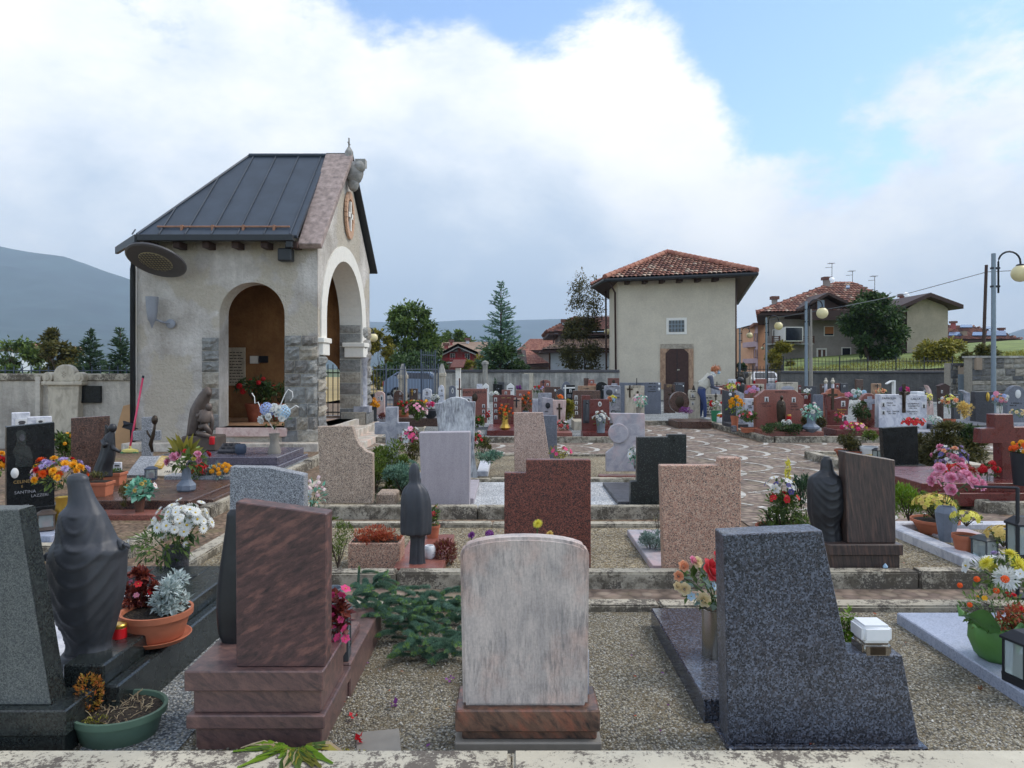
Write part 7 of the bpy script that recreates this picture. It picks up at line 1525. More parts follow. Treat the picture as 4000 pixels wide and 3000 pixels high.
Sx('pink headstone with an oval black rimmed portrait',2118,2164,1552,1690,17.6,'slant_r','grey_pink_marble',.12,.05,z0=.08,ovals=((2140,1584,19,24,'iron'),),photos=((2140,1583,15,20,'oval'),),marks=((2128,2150,1609,4,'ink'),))
Sx('flared pink headstone of fluted ribs with a bronze cross',2160,2212,1563,1690,17.3,'trapez','pinkish_marble',.14,.72,z0=.08,cross=((2185,1638,22,62,'bronze'),));o=[q for q in bpy.data.objects if q.name.startswith('headstone')]
Sx('red brown headstone with a dark cross near the concrete wall',2110,2150,1484,1610,30,'arch','brick_granite',.14,.08,z0=.08,cross=((2122,1510,16,26,'iron'),),photos=((2139,1502,8,9),))
Sx('wide dark brown headstone below the red brown one',2128,2189,1511,1610,27,'rect','brown_granite',.14,z0=.08,ovals=((2169,1525,8,10,'photo_pale'),))
Sx('grey arched headstone against the concrete wall',2193,2233,1490,1610,30.5,'arch','slate_granite',.14,.4,z0=.08)
Sx('black headstone with a photograph behind a white cross',2205,2246,1504,1630,25,'rect','black_granite',.14,z0=.08,photos=((2228,1527,9,12),),marks=((2216,2240,1545,4,'silver_ink'),(2216,2236,1552,4,'silver_ink')))
Sx('plain white painted cross in front of the black headstone',2200,2246,1504,1560,24.4,[(2206,1620),(2211,1620),(2211,1518),(2246,1517),(2246,1512),(2211,1513),(2211,1504),(2206,1504),(2206,1513),(2200,1514),(2200,1518),(2206,1518)],'white_paint',.06,z0=.08,cat='grave cross',name='wooden_cross',group='stone crosses',bev=0)
Sx('small dark arched headstone left of the white cross',2171,2206,1519,1640,22.5,'arch','dark_grey_granite',.12,.3,z0=.08)
Sx('large speckled brown headstone with four stacked portraits',2239,2345,1526,1690,19,'rect','brown_granite',.16,z0=.08,photos=((2250,1553,11,17),(2251,1573,11,14),(2251,1593,10,14),(2252,1613,11,14)),slab=(2230,2290,1.0,.3,'cream_marble'))
t=Sx('maroon headstone with a bronze relief and a white oval portrait',2273,2383,1545,1712,16.45,[(2274,1712),(2383,1712),(2380,1560),(2306,1560),(2306,1545),(2273,1545)],'maroon_granite',.16,z0=.1,slab=(2268,2400,.55,.2,'maroon_granite'),photos=((2343,1578,14,20,'oval'),))
k=16.45/F;g=MB();g.box((2277-2328)*k,(2302-2328)*k,-.03,0,py2z(1653,16.45)-.1,py2z(1562,16.45)-.1);pn=g.obj('relief_panel','dark_bronze',t,.004);b=MB();robe(b,[(py2z(1650,16.45)-.1,(2290-2328)*k,-.03,8*k,.03),(py2z(1610,16.45)-.1,(2291-2328)*k,-.03,7*k,.035),(py2z(1585,16.45)-.1,(2291-2328)*k,-.03,6*k,.03),(py2z(1578,16.45)-.1,(2291-2328)*k,-.03,3*k,.02)],20,5,.06);b.ball(((2292-2328)*k,-.04,py2z(1573,16.45)-.1),4.5*k,10,8);b.obj('relief_figure','dark_bronze',pn,0,1,True)
vase('pale grey fluted vase on the maroon slab',(px2x(2347,15.95),15.95,.2),[(.09,0),(.085,.1),(.11,.3),(.1,.4)],'vase_grey',10,smooth=False)
bq('cream white artificial roses in the pale fluted vase',15.95,(2347,1655),(2345,1632),(30,28),(('rose','p_white',20,7),('five','p_coral',2,6)),'leaf',50,12,65)
Sx('dark red headstone at the far wall next to a brown one',2281,2300,1477,1600,31,'rect','brown_granite',.14,z0=.08);Sx('brown headstone with a tiny picture at the far wall',2299,2322,1483,1600,30.6,'rect','brick_granite',.14,z0=.08,photos=((2311,1493,6,8),))
Sx('low tan headstone in front of the far brown ones',2258,2345,1507,1610,26,'rect','tan_stone',.14,z0=.08,marks=((2280,2300,1519,4,'ink'),));Sx('orange tan block rising behind the low tan headstone',2298,2344,1499,1600,26.5,'rect','orange_stone',.14,z0=.08)
Sx('polished black arched headstone with an oval picture',2329,2371,1492,1630,25.5,'arch','black_granite',.14,.12,z0=.08,ovals=((2354,1510,8,10,'photo_dark'),),marks=((2350,2360,1524,4,'silver_ink'),));
Sx('red headstone with a bronze emblem beside the church corner',2375,2419,1477,1600,31,'rect','red_granite',.14,z0=.08,ovals=((2397,1490,12,16,'bronze'),))
Sx('pale grey headstone with a dark relief of a face',2361,2424,1506,1640,20.3,'chamfer','grey_marble',.14,.05,.9,z0=.08,text=(('ZAMBONI',2395,1513,4.5,'ink'),),ovals=((2380,1533,26,24,'dark_bronze'),(2407,1526,8,11,'photo_pale')),marks=((2396,2420,1541,4,'ink'),(2396,2420,1555,4,'ink')));bq('blue yellow and peach bouquet before the pale grey headstone',19.6,(2390,1585),(2389,1560),(16,15),(('rose','p_sky',4,7),('rose','p_lemon',4,6),('rose','p_peach',4,7)),'leaf',40,9,66)
lantern('pair like dark lantern left below the blue yellow bouquet',(px2x(2396,19.5),19.5,.3),.12,.2,'iron');lantern('dark lantern right below the blue yellow bouquet',(px2x(2413,19.5),19.5,.3),.12,.2,'dark_grey_plastic')
Sx('dark slate headstone half behind the ribbed light one',2422,2483,1495,1640,24,'rect','slate_granite',.14,z0=.08)
Sx('light grey headstone with a bronze crucifix and a family name',2443,2517,1507,1650,20,'rect','cream_marble',.14,z0=.08,cross=((2460,1553,22,48,'bronze',1),),text=(('ZAMBONETTI',2480,1514,5.5,'ink'),),marks=((2475,2512,1545,4,'ink'),(2475,2505,1553,4,'ink')),ovals=((2491,1532,9,10,'bronze'),));Sx('thin iron cross above the light grey headstone',2471,2504,1477,1600,23,'cross','iron',.03,.09,.75,z0=.4,cat='grave cross',name='iron_cross',group='stone crosses')
bq('turquoise and pink bouquet before the bronze crucifix headstone',18.8,(2495,1592),(2500,1562),(28,22),(('rose','p_pale',5,7),('five','p_pink',5,6),('five','p_white',6,6)),'leaf_teal',80,13,67);vase('grey brown vase of the turquoise bouquet',(px2x(2495,18.8),18.8,.2),[(.07,0),(.09,.15),(.06,.3),(.08,.4)],'vase_tan',16)
Sx('large slate blue headstone with carved lines left of the church door',2518,2582,1494,1640,24.5,'rect','slate_granite',.16,z0=.08,ovals=((2574,1500,8,10,'photo_pale'),(2574,1520,9,12,'photo_pale')),marks=((2530,2560,1500,5,'ink'),(2528,2562,1513,5,'ink'),(2540,2560,1522,4,'ink'),(2530,2566,1531,4,'ink')))
Sx('brown headstone with bronze birds left of the church door',2595,2638,1499,1640,25,'slant_r','brown_granite',.14,.03,z0=.08,marks=((2605,2625,1506,4,'gold_ink'),(2605,2622,1512,4,'gold_ink')),ovals=((2627,1522,8,26,'bronze'),(2616,1540,14,10,'bronze')));Sx('grey headstone with lettering on top before the church door',2635,2674,1494,1620,26,'trapez','dark_grey_granite',.14,.75,z0=.08,marks=((2642,2666,1502,4,'silver_ink'),),ovals=((2669,1508,5,7,'photo_pale'),))
t=Sx('round brown headstone disc with a bronze face relief',2617,2693,1530,1612,20.5,'disc','brown_granite',.2,z0=None,slab=(2610,2735,1.2,.2,'brown_granite'),ovals=((2655,1570,34,46,'bronze'),));bsh('purple heather at the foot of the round headstone',19.6,2680,1612,32,26,260,'p_violet',6,68,name='heather',cat='plant',asp=.3)
Sx('cream headstone with two portraits right of the round disc',2692,2735,1525,1660,21,'rect','cream_marble',.14,z0=.08,photos=((2706,1545,10,14),(2706,1576,9,13)),marks=((2697,2718,1531,5,'ink'),(2697,2720,1555,4,'ink'),(2697,2716,1563,4,'ink')));Sx('cream headstone with dark ribbed lettering behind the woman',2753,2820,1541,1670,21,'rect','cream_marble',.16,z0=.08,marks=tuple((2756,2785,1557+11*i,6,'ink')for i in range(7)),cross=((2796,1570,12,34),));Sx('small grey headstone with an iron cross on top behind the bouquet',2783,2814,1512,1640,22.5,'rect','grey_marble',.14,z0=.08,cross=());Sx('thin black cross above the small grey headstone',2790,2812,1491,1560,22.4,'cross','iron',.03,.12,.55,z0=py2z(1513,22.4),cat='grave cross',name='iron_cross',group='stone crosses',bev=0);Sx('low maroon headstone behind the small grey one',2781,2824,1507,1620,24,'rect','maroon_granite',.14,z0=.08)
statue_px('tiny bronze madonna on the cream headstone',2709,21.05,[(1525,2703,2716),(1518,2704,2715),(1511,2706,2713),(1505,2707,2712)],'bronze',1525,n=16,folds=4)
Sx('dark brown peaked headstone with a round white portrait',2827,2876,1523,1680,19,'slant_r','dark_grey_granite',.16,.08,z0=.08,ovals=((2852,1541,12,13,'photo_pale'),),marks=((2836,2866,1608,4,'ink'),(2836,2862,1616,4,'ink')),slab=(2822,2880,.9,.22,'dark_grey_granite'));Sx('pale grey sloping headstone right of the dark peaked one',2875,2907,1525,1650,20,'slant_r','grey_marble',.14,.1,z0=.08)
Sx('white headstone with a small photograph by the church corner',2846,2876,1481,1600,29,'rect','white_marble',.12,z0=.08,photos=((2860,1490,7,9),),marks=((2850,2870,1499,3,'ink'),));Sx('long low maroon headstone behind the amber flowers',2826,2963,1503,1640,26,'rect','brick_granite',.14,z0=.08,photos=((2853,1523,10,14),));
def bust(t,D,z0):k=D/F;b=MB();b.ball((0,0,py2z(1484,D)-z0),13*k,14,10,0,.9);b.obj('head','black_bronze',t,0,1,True)
statue_px('dark bronze bust on the long low maroon headstone',2893,25.5,[(1545,2884,2904),(1530,2882,2906),(1515,2878,2909),(1500,2878,2909),(1494,2886,2900)],'black_bronze',1546,extra=bust,n=24,folds=4);bq('coral and white roses before the bronze bust',24.5,(2885,1520),(2884,1502),(10,9),(('rose','p_coral',6,6),('rose','p_white',3,5)),'leaf',20,8,69)
Sx('white marble block with a dark framed portrait',2910,2953,1557,1680,18.6,'rect','white_marble',.14,z0=.08,photos=((2941,1574,13,17),),marks=((2922,2935,1588,5,'ink'),(2924,2938,1595,5,'ink')));Sx('cream headstone with a dark cross in front of the white car',2934,2985,1500,1620,27,'rect','cream_marble',.14,z0=.08,cross=((2971,1528,12,22),));Sx('brown red headstone pillars before the white car',2955,2995,1480,1610,28,'rect','brick_granite',.14,z0=.08,photos=())
bq('amber rudbeckias in a tall vase beside the dark peaked headstone',17.6,(2870,1640),(2872,1578),(30,34),(('carnation','p_amber',34,8),),'leaf_lime',90,12,70);vase('terracotta coloured tall vase of the amber rudbeckias',(px2x(2870,17.6),17.6,.1),[(.07,0),(.08,.2),(.1,.36)],'terracotta',16);bq('pink white and violet hydrangea bouquet above the white block',20.5,(2935,1560),(2936,1528),(21,22),(('hydrangea','p_pink',4,8),('hydrangea','p_lilac',4,8),('hydrangea','p_coral',2,7)),'leaf',30,9,71)
planter('long terracotta trough left of the big brick red headstone',(px2x(2925,16.9),16.9,.12),PX(54,16.9),.22,PX(20,16.9),'terracotta');bsh('pink and red begonias in the long terracotta trough',16.9,2918,1648,34,44,420,'leaf',9,72,name='begonia',cat='potted plant',extra=(('five','p_coral',10,7),('five','p_pink',6,6)))
lantern('small white and violet grave light at the dark peaked headstone',(px2x(2867,17.2),17.2,.12),.1,.14,'rail_blue')
t=Sx('big brick red double headstone with a standing bronze figure',2953,3140,1523,1690,16.9,'chamfer','brick_granite',.18,.17,.62,z0=.12,photos=((2994,1560,15,20),(3100,1562,15,20)),text=(('ADRIANO',3050,1534,7,'ink'),('GINO',2985,1580,6,'ink'),('1921 - 1985',2995,1589,5,'ink'),('ELVIRA',3100,1582,6,'ink'),('MARIA',3103,1591,6,'ink'),('1929 - 2008',3103,1602,5,'ink')),slab=(2940,3150,.95,.22,'brick_granite'))
def saint(t,D,z0):k=D/F;b=MB();b.ball((0,-.02,py2z(1553,D)-z0),6.5*k,12,9,0,1.25);b.tube([(-12*k,0,py2z(1572,D)-z0),(-4*k,-.1,py2z(1585,D)-z0),(4*k,-.1,py2z(1578,D)-z0)],[4*k,3.5*k,3*k],7);b.obj('head','bronze',t,0,1,True)
statue_px('bronze friar figure standing before the big brick red headstone',3052,16.6,[(1648,3038,3066),(1630,3036,3068),(1600,3034,3070),(1580,3034,3068),(1568,3038,3064),(1560,3047,3058)],'bronze',1650,n=32,folds=6,amp=.07,extra=saint)
bsh('trimmed dark evergreen cushion below the bronze friar',16.1,3052,1695,74,46,1500,'leaf_dark',8,73,asp=.4);bq('two white roses on the evergreen cushion',16.0,(3075,1660),(3075,1652),(22,8),(('rose','p_white',5,10),),'leaf',12,9,74);candle('red glass candle at the feet of the bronze friar',W(3082,1642,16.5),.05,.13)
vase('octagonal slate vase right of the big brick red headstone',(px2x(3168,16.0),16.0,.2),[(.06,0),(.19,.09),(.19,.13),(.09,.2),(.08,.42)],'vase_slate',8,smooth=False);bq('pink and white roses with soft greenery in the octagonal slate vase',16.0,(3168,1640),(3168,1608),(38,30),(('rose','p_pale',5,9),('rose','p_white',5,9)),'leaf_teal',170,14,75)
bsh('round clipped box ball right of the slate vase',16.3,3206,1668,18,42,500,'leaf_olive',7,76,cat='plant',lump=0);bsh('round clipped box ball left of the slate vase',16.4,3145,1668,14,44,400,'leaf_olive',7,77,cat='plant',lump=0)
Sx('dark red headstone with one portrait behind the slate vase',3122,3168,1537,1680,20,'rect','maroon_granite',.14,z0=.08,photos=((3148,1551,11,13),));Sx('grey headstone half hidden left of the wavy red one',3183,3216,1542,1680,19,'rect','slate_granite',.14,z0=.08);Sx('orange brown shouldered headstone behind the wavy red one',3216,3300,1518,1680,19.5,'shoulder','orange_stone',.14,.13,.62,z0=.08)
Sx('wavy topped red headstone with a bronze cross and gold script',3228,3317,1542,1700,16.8,'wave','maroon_granite',.16,z0=.14,cross=((3252,1600,38,84,'bronze'),),photos=((3293,1577,16,22),(3300,1633,22,24)),text=(('Margherita',3288,1602,6,'gold'),('Gino',3292,1613,6,'gold')),slab=(3215,3420,.7,.25,'maroon_granite'),base=(8,26,.1),basemk='brick_granite');bq('magenta and yellow flowers before the wavy red headstone',16.1,(3335,1690),(3338,1668),(42,18),(('pom','p_magenta',12,8),('daisy','p_lemon',10,7),('five','p_pink',8,7)),'leaf',80,10,78);bq('coral geranium sprigs on the wavy red headstone',16.5,(3270,1650),(3275,1625),(18,18),(('five','p_coral',6,7),('five','p_magenta',3,7)),'leaf_autumn',90,10,79)
for px,lb in((3226,'pale marble tulip shaped finial on a post, the darker one of two'),(3253,'pale marble tulip shaped finial on a post, right of its twin')):
 t=thing('finial_post',lb,'finial',(px2x(px,24),24,.08),0,'marble finials');k=24/F;MB().tube([(0,0,0),(0,0,py2z(1500,24)-.08)],.05,8).obj('post','grey_marble',t,0,1,True);MB().lathe([(3*k,0),(7*k,9*k),(8*k,13*k),(4*k,18*k),(4.5*k,22*k),(2*k,26*k)],14,(0,0,py2z(1502,24)-.08)).obj('finial','cream_marble',t,0,1,40)
Sx('wide white headstone with an arched relief near the low wall',3037,3117,1493,1610,25,'rect','cream_marble',.16,z0=.08,text=(('MORANDI',3077,1500,6,'ink'),),ovals=((3077,1518,50,22,'grey_marble'),));Sx('pale grey headstone left of the wide white one',2998,3038,1498,1610,25.5,'rect','grey_marble',.14,z0=.08);
bq('white lilies above the dark red headstone',19.5,(3155,1545),(3152,1528),(14,9),(('five','p_white',8,7),),'leaf',20,9,80);bq('pink bouquet behind the orange brown headstone',20.5,(3313,1570),(3313,1546),(13,10),(('pom','p_pink',8,6),),'leaf_dark',30,8,81);bq('tall white and pale blue bouquet left of the round topped headstone',19,(3353,1590),(3353,1545),(24,26),(('rose','p_white',10,8),('hydrangea','p_sky',4,8)),'leaf_teal',60,11,82);bq('white hydrangeas in front of the round topped headstone',17.6,(3338,1605),(3338,1580),(22,15),(('hydrangea','p_white',7,9),),'leaf',30,10,83)
Sx('round topped red headstone with an inlaid grey cross',3358,3433,1536,1690,18,'arch','brick_granite',.16,.35,z0=.08,slab=(3350,3440,.9,.2,'brown_granite'));hd=[q for q in bpy.data.objects if q.name.split('.')[0]=='headstone'];k=18/F;t=max(hd,key=lambda o:int(o.name.split('.')[1])if '.' in o.name else 0);b=MB();b.prism([(px*k,z_*k)for px,z_ in[(p[0]+.5,p[1]+80)for p in outline('cross',44,52,.42,.62)]],-.02,-.001);b.obj('inlaid_cross','grey_marble',t,.003)
bsh('rounded dark conifer beside the round topped headstone',17.2,3366,1660,28,90,800,'leaf_dark',8,84,cat='plant');bsh('withered brown heather bush under the rounded conifer',17.0,3385,1678,26,55,600,'leaf_burgundy',6,85,cat='plant',asp=.25)
Sx('white family headstone shaped like an open book with a bronze crucifix',3431,3622,1541,1700,17,[(3432,1700),(3620,1700),(3621,1544),(3531,1541),(3434,1541)],'white_marble',.2,z0=.1,cross=((3530,1612,36,112,'bronze',1),),text=(('FAMIGLIA',3473,1560,9,'ink'),('CALZA',3576,1562,8.5,'ink'),('MARIA',3476,1577,6,'ink'),('1917  1994',3482,1586,5,'ink'),('ELIO  SANTA',3488,1610,6,'ink'),('1931  2005',3484,1618,5,'ink'),('GIUSEPPINA',3568,1580,6,'ink'),('ELISABETTA',3570,1589,6,'ink'),('1942  2016',3566,1597,5,'ink'),('FERNANDO',3564,1611,6,'ink'),('1949  2014',3566,1619,5,'ink')),photos=((3450,1580,15,19),(3450,1611,15,17),(3608,1585,15,19)),slab=(3425,3630,.7,.2,'grey_marble'))
bq('red poinsettias before the white family headstone',15.9,(3570,1675),(3568,1650),(40,18),(('five','p_red',26,9),),'leaf_dark',60,12,86);bq('white artificial roses behind the dark juniper',15.2,(3650,1665),(3650,1640),(26,12),(('rose','p_white',8,8),),'leaf_teal',30,10,87)
Sx('tan headstone with a dark cross near the low wall',3410,3443,1498,1610,23,'rect','tan_stone',.14,z0=.08,cross=((3427,1522,18,22,'iron'),));Sx('white modern hooked headstone behind the family stone',3460,3499,1486,1600,22,[(3492,1600),(3499,1600),(3499,1486),(3484,1487),(3466,1498),(3466,1501),(3485,1491),(3493,1490)],'white_paint',.14,z0=.1,bev=0);bq('peach and cream roses left of the white hooked headstone',20,(3442,1545),(3444,1528),(18,9),(('rose','p_peach',6,7),('rose','p_cream',4,7)),'leaf',24,9,88)
block('flower_box','small white flower box on the family headstone','flower box',px2x(3546,18),px2x(3577,18),17.6,17.9,py2z(1544,17.6),py2z(1530,17.6),'white_plastic',None,.01);bq('violet and magenta flowers left of the white flower box',21,(3535,1540),(3535,1525),(18,12),(('pom','p_violet',6,7),('pom','p_magenta',5,6)),'leaf_dark',30,9,89)
Sx('curved pink horn shaped headstone right of the family stone',3616,3646,1504,1620,21,[(3630,1620),(3648,1620),(3644,1552),(3638,1525),(3628,1508),(3618,1504),(3626,1520),(3632,1550)],'pinkish_marble',.14,z0=.08);Sx('dark brown wooden shrine with a pointed hood',3674,3712,1499,1640,22,[(3676,1640),(3686,1640),(3686,1552),(3710,1552),(3710,1512),(3717,1512),(3692,1498),(3668,1508),(3674,1512)],'wood_dark',.2,z0=.08,cat='shrine',name='wooden_shrine',group=None,photos=((3679,1530,6,12),),bev=0)
bq('yellow narcissus bouquet right of the family headstone',18.5,(3630,1585),(3629,1555),(12,20),(('five','p_lemon',9,7),),'leaf',40,9,90);bq('peach cream and white rose bouquet before the wooden shrine',16.8,(3708,1615),(3706,1568),(32,24),(('rose','p_peach',12,8),('rose','p_white',7,8),('five','p_lemon',6,8)),'leaf',80,12,91);pot('brown clay pot of the peach rose bouquet',(px2x(3708,16.8),16.8,.18),.09,.13,.26,'terracotta_old');bsh('pale variegated foliage plant right of the peach roses',17,3768,1625,34,52,420,'p_faded',9,92,cat='plant',name='variegated_plant')
Sx('grey angled headstone with a sloping arm',3755,3790,1523,1650,19,[(3777,1650),(3790,1650),(3790,1536),(3762,1523),(3756,1526),(3776,1540)],'grey_marble',.14,z0=.08);Sx('dark granite square headstone with a bronze plant',3810,3884,1530,1690,19,'rect','dark_grey_granite',.2,z0=.08,ovals=((3858,1550,14,36,'gold'),));Sx('low dark headstone left of the dark granite square one',3788,3826,1566,1690,19.6,'rect','dark_grey_granite',.14,z0=.08)
block('grave_slab','long dark stepped grave slab behind the juniper','grave slab',px2x(3625,17),px2x(3880,17),16.6,18.2,.05,.32,'dark_grey_granite','grave slabs');block('grave_slab','pale low grave slab in front of the dark stepped one','grave slab',px2x(3650,16.2),px2x(3960,16.2),15.85,16.5,.05,.2,'grey_marble','grave slabs')
Sx('grey arched headstone with a white oval at the right edge',3934,4010,1506,1680,18,'arch','slate_granite',.16,.3,z0=.08,ovals=((3976,1539,22,34,'photo_pale'),),marks=((3950,3990,1577,5,'ink'),(3945,3970,1586,5,'ink')),base=(20,30,.1),basemk='grey_marble');bq('pink white and blue bouquet before the arched headstone at the right edge',16.9,(3908,1620),(3908,1562),(26,26),(('hydrangea','p_pink',4,9),('hydrangea','p_white',3,9),('hydrangea','p_blue',3,9),('rose','p_peach',4,8)),'leaf_bluegreen',60,12,93);bq('cream flowers at the foot of the arched headstone at the right edge',16.2,(3985,1630),(3978,1612),(28,12),(('rose','p_cream',8,7),),'leaf',50,9,94)
vase('dark square vase by the chapel steps',(px2x(1455,17.9),17.9,.3),[(.1,0),(.11,.36)],'gutter_metal',4,smooth=False);bq('yellow rudbeckias by the chapel steps',17.9,(1455,1612),(1455,1585),(26,26),(('carnation','p_amber',36,7),),'leaf_olive',60,9,95);bsh('dark red leaves at the foot of the slim pink headstone',18.9,1490,1632,14,18,140,'leaf_burgundy',7,96,cat='plant',name='plant')
pot('red plastic planter in front of the brown marble headstone',(px2x(1576,19.8),19.8,.3),.14,.18,.17,'terracotta');bsh('red flowers in the red plastic planter',19.8,1580,1597,26,30,220,'leaf',8,97,cat='potted plant',name='flowers',extra=(('pom','p_red',8,6),));t=block('grave_slab','dark brown grave slab behind the petunia trough','grave slab',px2x(1550,19.3),px2x(1710,19.3),19.2,20.6,.05,.3,'brown_granite','grave slabs')
planter('long concrete trough of pink petunias',(px2x(1617,17.4),17.4,.1),PX(84,17.4),.4,PX(18,17.4),'cream_marble');bsh('trailing pink petunias in the long concrete trough',17.3,1622,1632,44,62,800,'leaf',9,98,name='petunias',cat='potted plant',extra=(('five','p_pink',26,7),));bq('yellow red and orange roses behind the pink petunias',17.9,(1630,1620),(1626,1578),(30,16),(('rose','p_amber',9,8),('rose','p_red',5,7),('rose','p_peach',4,7),('rose','p_cream',3,7)),'leaf',50,10,99);bq('yellow daffodils left of the magenta bouquet',18.5,(1662,1605),(1662,1574),(13,12),(('five','p_amber',10,7),),'leaf',20,8,100);bq('pink and magenta roses in a dark urn',18.3,(1682,1598),(1684,1583),(20,14),(('rose','p_rose',8,8),('rose','p_magenta',5,8)),'leaf',20,9,101);vase('dark urn holding the pink and magenta roses',(px2x(1682,18.3),18.3,.35),[(.08,0),(.18,.1),(.2,.2),(.14,.24)],'iron',18);bq('white roses before the white marble headstone',21,(1700,1575),(1700,1555),(17,13),(('rose','p_white',10,8),),'leaf_dark',40,10,102);bq('trailing pale pink orchids right of the petunia trough',17.6,(1664,1600),(1662,1610),(9,30),(('five','p_pale',9,6),('five','p_pink',5,6)),'leaf',10,8,103);bq('white carnations beside the black slab headstone',24,(1935,1560),(1932,1540),(20,9),(('carnation','p_white',10,8),),'leaf',40,9,104);bq('red flowers hanging at the right of the brick red headstone',18.8,(1909,1640),(1907,1625),(8,18),(('pom','p_red',7,5),),'leaf_dark',20,7,105);bsh('red bordered green plant in front of the brick red headstone',17.8,1868,1668,20,48,360,'leaf',9,106,cat='plant',name='plant',extra=(('five','p_red',4,6),))
bsh('tall slim cypress seedling against the concrete wall',32.8,1934,1540,5,70,120,'leaf_fir',7,107,cat='plant',name='cypress');bq('violet flowers above the reddish rough headstone',22,(2026,1530),(2026,1516),(10,8),(('pom','p_violet',7,5),),'leaf',24,7,108);bq('pink white and lilac bouquet below the red brown headstone',25,(2098,1550),(2102,1520),(20,14),(('rose','p_pale',6,6),('rose','p_lilac',6,6),('pom','p_red',3,6)),'leaf',110,10,109);bq('orange lilies in front of the small dark arched headstone',20.5,(2186,1570),(2186,1550),(16,9),(('five','p_orange',12,6),),'leaf',30,8,110);bsh('yellow green leafy plant beside the speckled brown headstone',18.4,2222,1640,18,80,420,'leaf_yellow',11,111,cat='plant',name='plant',asp=.5)
bq('scarlet flowers before the fluted pink headstone',16.6,(2200,1680),(2200,1665),(26,22),(('five','p_coral',9,8),('five','p_white',3,7)),'leaf_dark',130,11,112);block('grave_slab','pinkish low slab in front of the fluted headstone','grave slab',px2x(2170,16.4),px2x(2230,16.4),16.0,17.0,.08,.2,'brick_granite','grave slabs')
for(a,b_,y,D,mk,lb)in((2006,2020,1545,22,'maroon_granite','narrow maroon headstone behind the small pink one'),(1862,1884,1500,29,'white_marble','little white tablet left of the first house shaped tablet'),(2390,2412,1498,28,'grey_marble','small grey headstone below the bronze emblem'),(3262,3280,1497,27,'maroon_granite','slim maroon headstone behind the second tulip finial'),(3208,3222,1500,27.5,'brown_granite','slim brown headstone left of the tulip finials'),(3345,3372,1482,30,'brown_granite','dark red brown headstone against the low wall'),(3118,3130,1505,26,'maroon_granite','narrow maroon slab right of the wide white headstone'),(3284,3312,1497,27,'dark_grey_granite','dark leaning headstone near the low wall'),(3145,3190,1508,26.5,'dark_grey_granite','low dark headstone right of the narrow maroon slab'),(3600,3622,1515,24,'dark_grey_granite','dark headstone behind the curved pink one'),(3725,3752,1540,22,'dark_grey_granite','low dark headstone right of the wooden shrine')):
 Sx(lb,a,b_,y,1640,D,'rect',mk,.14,z0=.08,photos=(((a+b_)/2,y+12,6,8),)if D<28 else())
D=21.0;k=D/F;PXC=2740;Z0=.13
t=thing('person','woman in a pale vest jeans and face mask bending over a grave with flowers','person',(px2x(PXC,D),D,Z0),0)
J={}
def jv(name,x,y,z,r):J[name]=(Vector((x,y,z)),r)
jv('pelvis',-.02,0,.86,.135);jv('waist',.05,0,.97,.125);jv('chest',.17,0,1.13,.14);jv('upper',.27,0,1.235,.125);jv('neck',.335,0,1.30,.055);jv('skull',.40,0,1.375,.088);jv('crown',.43,0,1.455,.082)
for s,q in((-1,'n'),(1,'f')):
 fx=.05 if s<0 else-.04
 jv('hip'+q,-.02,s*.09,.80,.105);jv('knee'+q,.055+fx*.3,s*.1,.46,.066);jv('ankle'+q,.03+fx,s*.1,.09,.045);jv('heel'+q,.02+fx,s*.1,.045,.04);jv('toe'+q,.19+fx,s*.11,.035,.035)
 jv('sh'+q,.235,s*.175,1.215,.066);jv('elb'+q,.27+.03*(s>0),s*.2,.955,.05);jv('wri'+q,.46+.04*(s>0),s*.1,.885,.032);jv('palm'+q,.54+.03*(s>0),s*.075,.875,.032)
 for i,(dx,dz,dy)in enumerate(((.075,-.012,-.03),(.085,-.018,-.01),(.08,-.024,.01),(.066,-.03,.028))):
  jv('fa%d%s'%(i,q),.565+.03*(s>0)+dx*.45,s*.075+dy*.8,.875+dz*.4,.010);jv('fb%d%s'%(i,q),.565+.03*(s>0)+dx*.85,s*.075+dy,.868+dz*1.5,.008)
 jv('ta'+q,.555,s*.075+.03,.905,.011);jv('tb'+q,.60,s*.075+.035,.91,.009)
ed=[('pelvis','waist'),('waist','chest'),('chest','upper'),('upper','neck'),('neck','skull'),('skull','crown')]
for q in 'nf':
 ed+=[('pelvis','hip'+q),('hip'+q,'knee'+q),('knee'+q,'ankle'+q),('ankle'+q,'heel'+q),('heel'+q,'toe'+q),('upper','sh'+q),('sh'+q,'elb'+q),('elb'+q,'wri'+q),('wri'+q,'palm'+q),('palm'+q,'ta'+q),('ta'+q,'tb'+q)]
 for i in range(4):ed+=[('palm'+q,'fa%d%s'%(i,q)),('fa%d%s'%(i,q),'fb%d%s'%(i,q))]
def skinned(J,ed,root,lv=1):
 names=list(J);me=bpy.data.meshes.new('skeleton');me.from_pydata([J[n][0]for n in names],[(names.index(a),names.index(b))for a,b in ed],[])
 o=bpy.data.objects.new('skeleton',me);COL.objects.link(o);m=o.modifiers.new('s','SKIN');m.use_smooth_shade=True
 for i,n in enumerate(names):me.skin_vertices[0].data[i].radius=(J[n][1],)*2;me.skin_vertices[0].data[i].use_root=n==root
 u=o.modifiers.new('u','SUBSURF');u.levels=lv;u.render_levels=lv
 dg=bpy.context.evaluated_depsgraph_get();dg.update();out=bpy.data.meshes.new_from_object(o.evaluated_get(dg));bpy.data.objects.remove(o);return out
me=skinned(J,ed,'pelvis',2);me.materials.clear()
for mk in('skin','jeans','sweater','photo_pale'):me.materials.append(MATS[mk])
